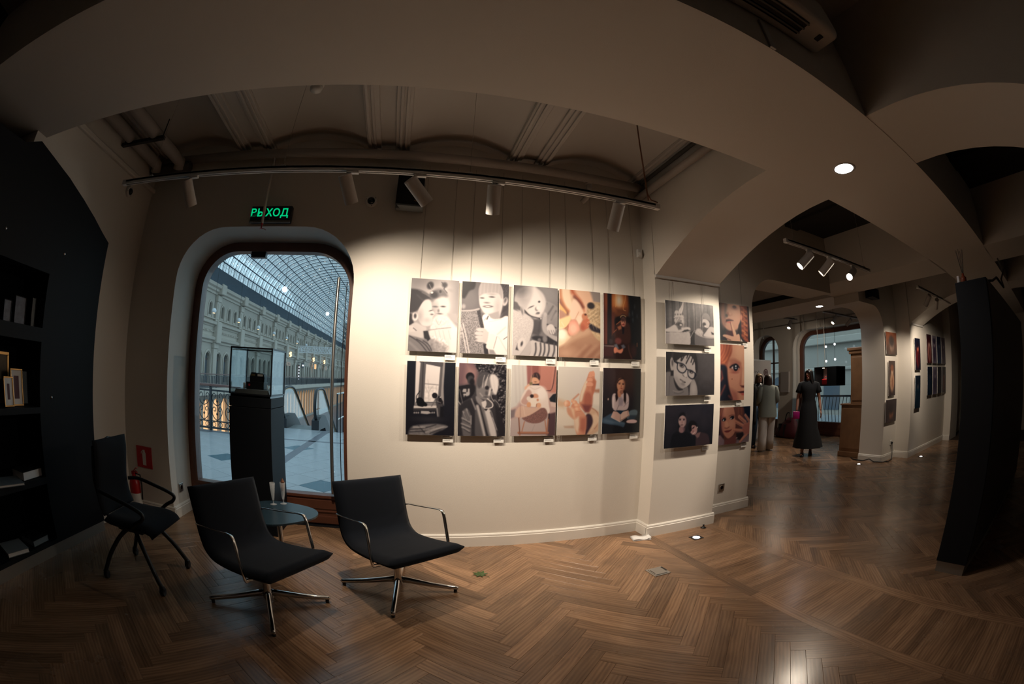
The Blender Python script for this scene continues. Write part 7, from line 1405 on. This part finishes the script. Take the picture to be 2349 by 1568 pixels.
for lab, y, z in (('round bulb hanging before the wide window, upper left', 6.45, 2.28), ('round bulb hanging before the wide window, upper right', 6.15, 2.32), ('round bulb hanging before the wide window, lower left', 6.45, 1.92), ('round bulb hanging before the wide window, lower right', 6.15, 1.95), ('round bulb hanging before the wide window, beside the cabinet', 5.0, 2.42)):
    t = thing('hanging_bulb', lab, 'bulb', (9.6, y, z), 0, 'bulbs hanging before the window'); B().ball((0, 0, 0), 0.032, 10, 8).build('bulb', 'globe_lit', t, smooth=True); B().tube([(0, 0, 0.03), (0, 0, 3.5-z)], 0.004, 5).build('cord', 'dark_metal', t)
# roll-up banner and small poster
t = thing('roll_up_banner', 'pale roll-up banner with a round brown emblem', 'banner', (8.2, 7.62, 0))
B().box(-0.42, 0.37, -0.008, 0.0, 0.08, 1.985).build('print_sheet', 'banner_print', t); B().box(-0.44, 0.39, -0.08, 0.08, 0.0, 0.08, 0.01).build('base', 'steel', t); B().box(-0.42, 0.37, -0.012, 0.004, 1.975, 1.99).build('top_rail', 'steel', t)
mat('emblem_brown', (0.12, 0.06, 0.06), 0.5); M_ = Matrix.Translation((0.16, -0.0095, 1.68)) @ Matrix.Rotation(PI/2, 4, 'X'); B().lathe([(0.055, 0), (0.09, 0), (0.09, 0.001), (0.055, 0.001)], 24, M=M_).lathe([(0, 0), (0.045, 0), (0.045, 0.001), (0, 0.001)], 16, M=M_).build('emblem', 'emblem_brown', t)
B().tube([(-0.3, -0.009, 1.66), (-0.26, -0.009, 1.72), (-0.24, -0.009, 1.66), (-0.2, -0.009, 1.71), (-0.16, -0.009, 1.66), (-0.13, -0.009, 1.72), (-0.1, -0.009, 1.70)], 0.006, 4).build('script_line', 'grey_ink', t)
tag(B().box(9.70, 9.752, 7.90, 8.22, 1.15, 1.72, 0.004).build('poster_board', 'banner_print'), 'small pale poster on the wall right of the banner', 'poster')
# duffel bag
t = thing('duffel_bag', 'large dark red duffel bag on the floor of the back room', 'bag', (9.2, 7.5, 0), math.radians(-107))
B().loft([(0, 0, 0.0, 0.48, 0.20), (0, 0, 0.06, 0.54, 0.24), (0.02, 0, 0.18, 0.50, 0.23), (0.10, 0, 0.32, 0.38, 0.18), (0.17, 0, 0.44, 0.25, 0.12), (0.20, 0, 0.52, 0.14, 0.06)], 18).build('body', 'red_bag', t, smooth=True)
B().tube(smooth_path([(0.06, -0.12, 0.44), (0.12, -0.10, 0.63), (0.26, -0.09, 0.63), (0.32, -0.11, 0.42)], 4), 0.014, 8).build('handle', 'leather_black', t, smooth=True); B().box(-0.10, -0.06, -0.232, -0.15, 0.05, 0.36).build('strap', 'leather_black', t); B().box(0.16, 0.20, -0.232, -0.15, 0.05, 0.36).build('strap', 'leather_black', t)
tag(B().box(11.9, 11.95, 2.2, 2.9, 0.0, 1.3, 0.01).build('easel_board', 'dark_metal'), 'dark easel board standing at the far right', 'board')
# ------------------------------------------------------------------ people in the back room
def skin_mesh(V, E_, R_, root, sub=2):
    me = bpy.data.meshes.new('skel'); me.from_pydata(V, E_, []); o = bpy.data.objects.new('skel', me); COL.objects.link(o)
    o.modifiers.new('skin', 'SKIN'); me.skin_vertices[0].data
    for i, r in enumerate(R_):
        sv = me.skin_vertices[0].data[i]; sv.radius = r if isinstance(r, tuple) else (r, r); sv.use_root = (i == root)
    s_ = o.modifiers.new('sub', 'SUBSURF'); s_.levels = sub; s_.render_levels = sub
    dg = bpy.context.evaluated_depsgraph_get(); out = bpy.data.meshes.new_from_object(o.evaluated_get(dg)); bpy.data.objects.remove(o); return out
def hand(b, w, d, side, up):
    """palm and five fingers from wrist w along d; side = thumb direction"""
    w, d, s_ = Vector(w), Vector(d).normalized(), Vector(side).normalized(); n = d.cross(s_)
    b.tube([w, w+d*0.03, w+d*0.075], [(0.016, 0.024), (0.017, 0.034), (0.012, 0.036)], 8)
    for k, L in enumerate((0.055, 0.07, 0.075, 0.068)):
        o = w+d*0.072+s_*(-0.03+k*0.02); b.tube([o, o+d*L*0.5+n*0.004, o+d*L+n*0.018], [0.009, 0.008, 0.0065], 6)
    o = w+d*0.025+s_*0.028; b.tube([o, o+d*0.03+s_*0.022, o+d*0.062+s_*0.026+n*0.012], [0.011, 0.010, 0.008], 6)
def person(label, loc, facing, H, arms, legs, head_turn=0.0, skin='skin', lean=0.0):
    """front is local -Y; arms = ((elbow),(wrist)) for right(-X), left(+X); legs likewise (knee),(ankle)"""
    t = thing('person', label, 'person', loc, facing); k = H/1.66
    V = [(0, 0, 0.92), (0, 0.005, 1.02), (0, 0.005, 1.12), (0, -0.01, 1.25), (0, 0.01, 1.36), (0, 0.01, 1.425), (0, 0.0, 1.465), (0, -0.012, 1.50), (0, -0.012, 1.555), (0, 0.0, 1.60)]
    R_ = [(0.13, 0.10), (0.115, 0.09), (0.11, 0.085), (0.13, 0.095), (0.11, 0.075), (0.052, 0.052), (0.047, 0.05), (0.066, 0.075), (0.077, 0.092), (0.066, 0.08)]
    E_ = [(i, i+1) for i in range(9)]
    for s_, (el, wr) in zip((-1, 1), arms):
        i = len(V); V += [(s_*0.155, 0.01, 1.37), tuple(0.5*(a+b) for a, b in zip((s_*0.165, 0.01, 1.34), el)), el, tuple(0.5*(a+b) for a, b in zip(el, wr)), wr]; R_ += [0.052, 0.043, 0.036, 0.033, 0.023]; E_ += [(4, i), (i, i+1), (i+1, i+2), (i+2, i+3), (i+3, i+4)]
    for s_, (kn, an) in zip((-1, 1), legs):
        i = len(V); V += [(s_*0.085, 0, 0.86), tuple(0.5*(a+b) for a, b in zip((s_*0.09, 0, 0.86), kn)), kn, tuple(0.45*a+0.55*b for a, b in zip(an, kn)), an, (an[0], an[1]-0.05, 0.045), (an[0]+s_*0.01, an[1]-0.14, 0.025)]
        R_ += [0.095, 0.08, 0.055, 0.055, 0.034, 0.035, (0.026, 0.038)]; E_ += [(0, i), (i, i+1), (i+1, i+2), (i+2, i+3), (i+3, i+4), (i+4, i+5), (i+5, i+6)]
    me = skin_mesh(V, E_, R_, 0); b = B(); b.bm.from_mesh(me)
    for s_, (el, wr) in zip((-1, 1), arms): hand(b, wr, Vector(wr)-Vector(el), (0.0, -1, 0.1), None)
    # nose, ears, chin
    M_ = Matrix.Translation((0, -0.012, 1.545)) @ Matrix.Rotation(head_turn, 4, 'Z')
    hd = B(); hd.lathe([(0, -0.02), (0.012, -0.015), (0.008, 0.01), (0, 0.03)], 8, (0, -0.098, -0.002)); hd.ball((-0.078, 0.01, 0.0), 0.022, 8, 6, (0.5, 1, 1.4)); hd.ball((0.078, 0.01, 0.0), 0.022, 8, 6, (0.5, 1, 1.4)); hd.ball((0, -0.06, -0.072), 0.03, 10, 8, (1.1, 1, 0.8)); hd.xf(M_); tm = hd.mesh('tmp'); b.bm.from_mesh(tm); bpy.data.meshes.remove(tm)
    b.xf(Matrix.Scale(k, 4)); b.build('body', skin, t, smooth=True)
    for s_ in (-1, 1):
        f = B(); f.ball((s_*0.032, -0.088, 0.012), 0.010, 8, 6, (1.3, 0.5, 0.8)); f.xf(Matrix.Scale(k, 4) @ M_); f.build('eye', 'hair_black', t, smooth=True)
        f = B(); f.tube([(s_*0.05, -0.083, 0.034), (s_*0.03, -0.093, 0.040), (s_*0.015, -0.093, 0.036)], 0.004, 5); f.xf(Matrix.Scale(k, 4) @ M_); f.build('eyebrow', 'hair_black', t, smooth=True)
    m = B(); m.ball((0, -0.086, -0.042), 0.022, 10, 6, (1.0, 0.5, 0.42)); m.xf(Matrix.Scale(k, 4) @ M_); m.build('mouth', 'lips', t, smooth=True)
    return t, k, M_
def part(t, k, b, name, m): b.xf(Matrix.Scale(k, 4)); return b.build(name, m, t, smooth=True)
def hair_cap(M_, drop, wid, back=0.05, fringe=0.055):
    """cap of hair with an opening for the face and a fall at the back of length drop"""
    b = B(); rows = []
    for i in range(11):
        a = i/10; row = []
        for j in range(25):
            th = -PI+2*PI*j/24; fr = max(0, math.cos(th))                          # fr=1 at the face side (-Y)
            if a <= 0.5:
                ph = a/0.5*PI/2*(1-0.42*fr**2.5); r, z = math.sin(ph), math.cos(ph); row.append((0.092*r*math.sin(th), -0.106*r*math.cos(th), 0.0+0.102*z+0.004))
            else:
                q = (a-0.5)/0.5; op = fr**1.2
                side = max(0.0, 1-abs(th)/2.0)
                if abs(th) < 0.85: ph = PI/2*(1-0.42*fr**2.5); r, z = math.sin(ph), math.cos(ph); row.append((0.092*r*math.sin(th), -0.106*r*math.cos(th), 0.102*z+0.004-0.004*q))
                else: row.append(((0.092+wid*q)*math.sin(th), -0.106*math.cos(th)*(1-0.1*q)+back*q, 0.0-drop*q))
        rows.append(row)
    b.grid(rows); b.xf(M_); return b
# woman in the long black dress, walking towards us
t, k, M_ = person('woman walking in a long black dress with long black hair', (7.10, 5.22, 0), math.radians(-50), 1.67,
    (((-0.23, 0.03, 1.10), (-0.25, -0.03, 0.86)), ((0.23, 0.04, 1.10), (0.26, -0.02, 0.86))), (((-0.09, -0.10, 0.49), (-0.09, -0.08, 0.09)), ((0.09, 0.02, 0.49), (0.10, 0.14, 0.12))), head_turn=-0.55)
b = B().loft([(0, 0.0, 1.43, 0.085, 0.065), (0, 0.0, 1.40, 0.165, 0.085), (0, -0.005, 1.33, 0.185, 0.108), (0, -0.012, 1.24, 0.162, 0.118), (0, 0, 1.08, 0.135, 0.105), (0, 0, 0.98, 0.165, 0.125), (0, 0, 0.85, 0.19, 0.15), (0, 0.01, 0.55, 0.215, 0.19), (0.02, 0.03, 0.32, 0.28, 0.25), (0.03, 0.04, 0.16, 0.31, 0.28)], 26, cap=False)
for v in b.bm.verts:
    if v.co.z < 0.9: a = math.atan2(v.co.y, v.co.x); f_ = (0.9-v.co.z)/0.7; v.co.x *= 1+0.06*f_*math.sin(9*a); v.co.y *= 1+0.06*f_*math.sin(9*a)
part(t, k, b, 'dress', 'cloth_black')
for s_ in (-1, 1): part(t, k, B().tube([(s_*0.09, 0.0, 1.395), (s_*0.175, 0.012, 1.35), (s_*0.205, 0.02, 1.26), (s_*0.222, 0.02, 1.20)], [0.04, 0.062, 0.062, 0.064], 12), 'sleeve', 'cloth_black')
part(t, k, hair_cap(M_, 0.34, 0.045, 0.03), 'hair', 'hair_black')
for x, y in ((-0.09, -0.13), (0.10, 0.09)): part(t, k, B().loft([(x, y, 0.0, 0.042, 0.11), (x, y, 0.03, 0.045, 0.11), (x, y+0.02, 0.07, 0.035, 0.07)], 14), 'shoe', 'leather_black')
t = thing('handbag', 'magenta clutch held at the hip of the woman in black', 'bag', (7.10, 5.22, 0), math.radians(-50)); part(t, k, B().box(-0.33, -0.19, -0.17, -0.12, 0.72, 0.86, 0.015), 'pouch', 'magenta_bag')
# woman in the sage blazer, seen from behind
t, k, M_ = person('woman in a sage blazer and white trousers seen from behind', (6.98, 6.28, 0), math.radians(150), 1.60,
    (((-0.22, 0.05, 1.10), (-0.16, -0.14, 1.00)), ((0.24, 0.06, 1.10), (0.20, -0.12, 1.02))), (((-0.10, -0.06, 0.49), (-0.11, -0.10, 0.09)), ((0.10, 0.02, 0.49), (0.12, 0.06, 0.09))), head_turn=0.25, skin='skin_pale')
part(t, k, B().loft([(0, 0.01, 1.44, 0.08, 0.07), (0, 0.01, 1.40, 0.175, 0.095), (0, 0.005, 1.30, 0.20, 0.125), (0, 0.0, 1.12, 0.19, 0.13), (0, 0.0, 0.95, 0.205, 0.15), (0, 0.01, 0.80, 0.22, 0.165), (0, 0.01, 0.74, 0.222, 0.168)], 22, cap=False), 'blazer', 'cloth_sage')
for s_, el, wr in ((-1, (-0.22, 0.05, 1.10), (-0.17, -0.11, 1.01)), (1, (0.24, 0.06, 1.10), (0.205, -0.09, 1.025))): part(t, k, B().tube([(s_*0.10, 0.01, 1.385), (s_*0.175, 0.02, 1.35), (s_*0.20, 0.03, 1.26), el, wr], [0.045, 0.064, 0.066, 0.056, 0.046], 12), 'sleeve', 'cloth_sage')
for s_, kn, an in ((-1, (-0.10, -0.06, 0.49), (-0.11, -0.10, 0.04)), (1, (0.10, 0.02, 0.49), (0.12, 0.06, 0.04))): part(t, k, B().loft([(s_*0.07, 0, 0.98, 0.10, 0.125), (s_*0.09, 0, 0.82, 0.115, 0.13), (kn[0], kn[1], kn[2], 0.10, 0.105), ((kn[0]+an[0])/2, (kn[1]+an[1])/2, 0.26, 0.10, 0.105), (an[0], an[1], an[2], 0.105, 0.115)], 16), 'trouser_leg', 'cloth_white')
part(t, k, hair_cap(M_, 0.25, 0.025, 0.02), 'hair', 'hair_brown')
for x, y in ((-0.11, -0.14), (0.12, 0.02)): part(t, k, B().loft([(x, y, 0.0, 0.045, 0.12), (x, y, 0.035, 0.045, 0.115), (x, y+0.03, 0.07, 0.035, 0.06)], 14), 'shoe', 'cloth_white')
# blond woman in the black coat, facing her
t, k, M_ = person('laughing blond woman in a black coat and jeans facing the blazer', (7.27, 6.84, 0), math.radians(-25), 1.64,
    (((-0.24, 0.02, 1.10), (-0.24, -0.08, 0.88)), ((0.24, 0.02, 1.10), (0.18, -0.16, 0.98))), (((-0.09, -0.02, 0.49), (-0.10, 0.0, 0.09)), ((0.09, -0.02, 0.49), (0.10, 0.02, 0.09))), head_turn=0.05, skin='skin_pale')
part(t, k, B().loft([(0, 0, 1.44, 0.075, 0.065), (0, 0, 1.39, 0.15, 0.085), (0, -0.005, 1.26, 0.16, 0.12), (0, 0, 1.05, 0.14, 0.108), (0, 0, 0.92, 0.165, 0.122)], 20), 'leather_top', 'leather_black')
for s_ in (-1, 1):
    part(t, k, B().loft([(s_*0.105, 0.02, 1.42, 0.07, 0.09), (s_*0.12, 0.02, 1.32, 0.088, 0.135), (s_*0.125, 0.02, 1.0, 0.09, 0.14), (s_*0.14, 0.03, 0.6, 0.10, 0.16), (s_*0.145, 0.03, 0.52, 0.102, 0.162)], 16), 'coat_half', 'cloth_black')
    part(t, k, B().tube([(s_*0.15, 0.01, 1.39), (s_*0.20, 0.02, 1.28), (s_*0.24, 0.02, 1.10), (s_*0.235 if s_ < 0 else 0.185, -0.06 if s_ < 0 else -0.13, 0.91 if s_ < 0 else 0.99)], [0.064, 0.066, 0.056, 0.046], 12), 'sleeve', 'cloth_black')
    part(t, k, B().loft([(s_*0.08, 0, 0.93, 0.095, 0.115), (s_*0.09, 0, 0.8, 0.095, 0.11), (s_*0.09, -0.02, 0.49, 0.07, 0.078), (s_*0.10, 0.01, 0.05, 0.06, 0.07)], 14), 'jeans_leg', 'denim')
    part(t, k, B().loft([(s_*0.10, -0.04, 0.0, 0.045, 0.12), (s_*0.10, -0.04, 0.04, 0.045, 0.115), (s_*0.10, 0, 0.09, 0.04, 0.06)], 14), 'shoe', 'leather_black')
nk = B()
for r_, z_ in ((0.075, 1.33), (0.09, 1.27), (0.10, 1.20)): nk.tube([(r_*math.sin(a_), -0.115-0.012*math.cos(a_), z_+0.06*(1-math.cos(a_))) for a_ in [(-1.2+2.4*j/10) for j in range(11)]], 0.005, 5)
nk.box(-0.008, 0.008, -0.142, -0.134, 1.14, 1.22).box(-0.024, 0.024, -0.142, -0.134, 1.185, 1.20); part(t, k, nk, 'necklace', 'chrome')
part(t, k, hair_cap(M_, 0.12, 0.02, 0.01), 'hair', 'hair_blond')
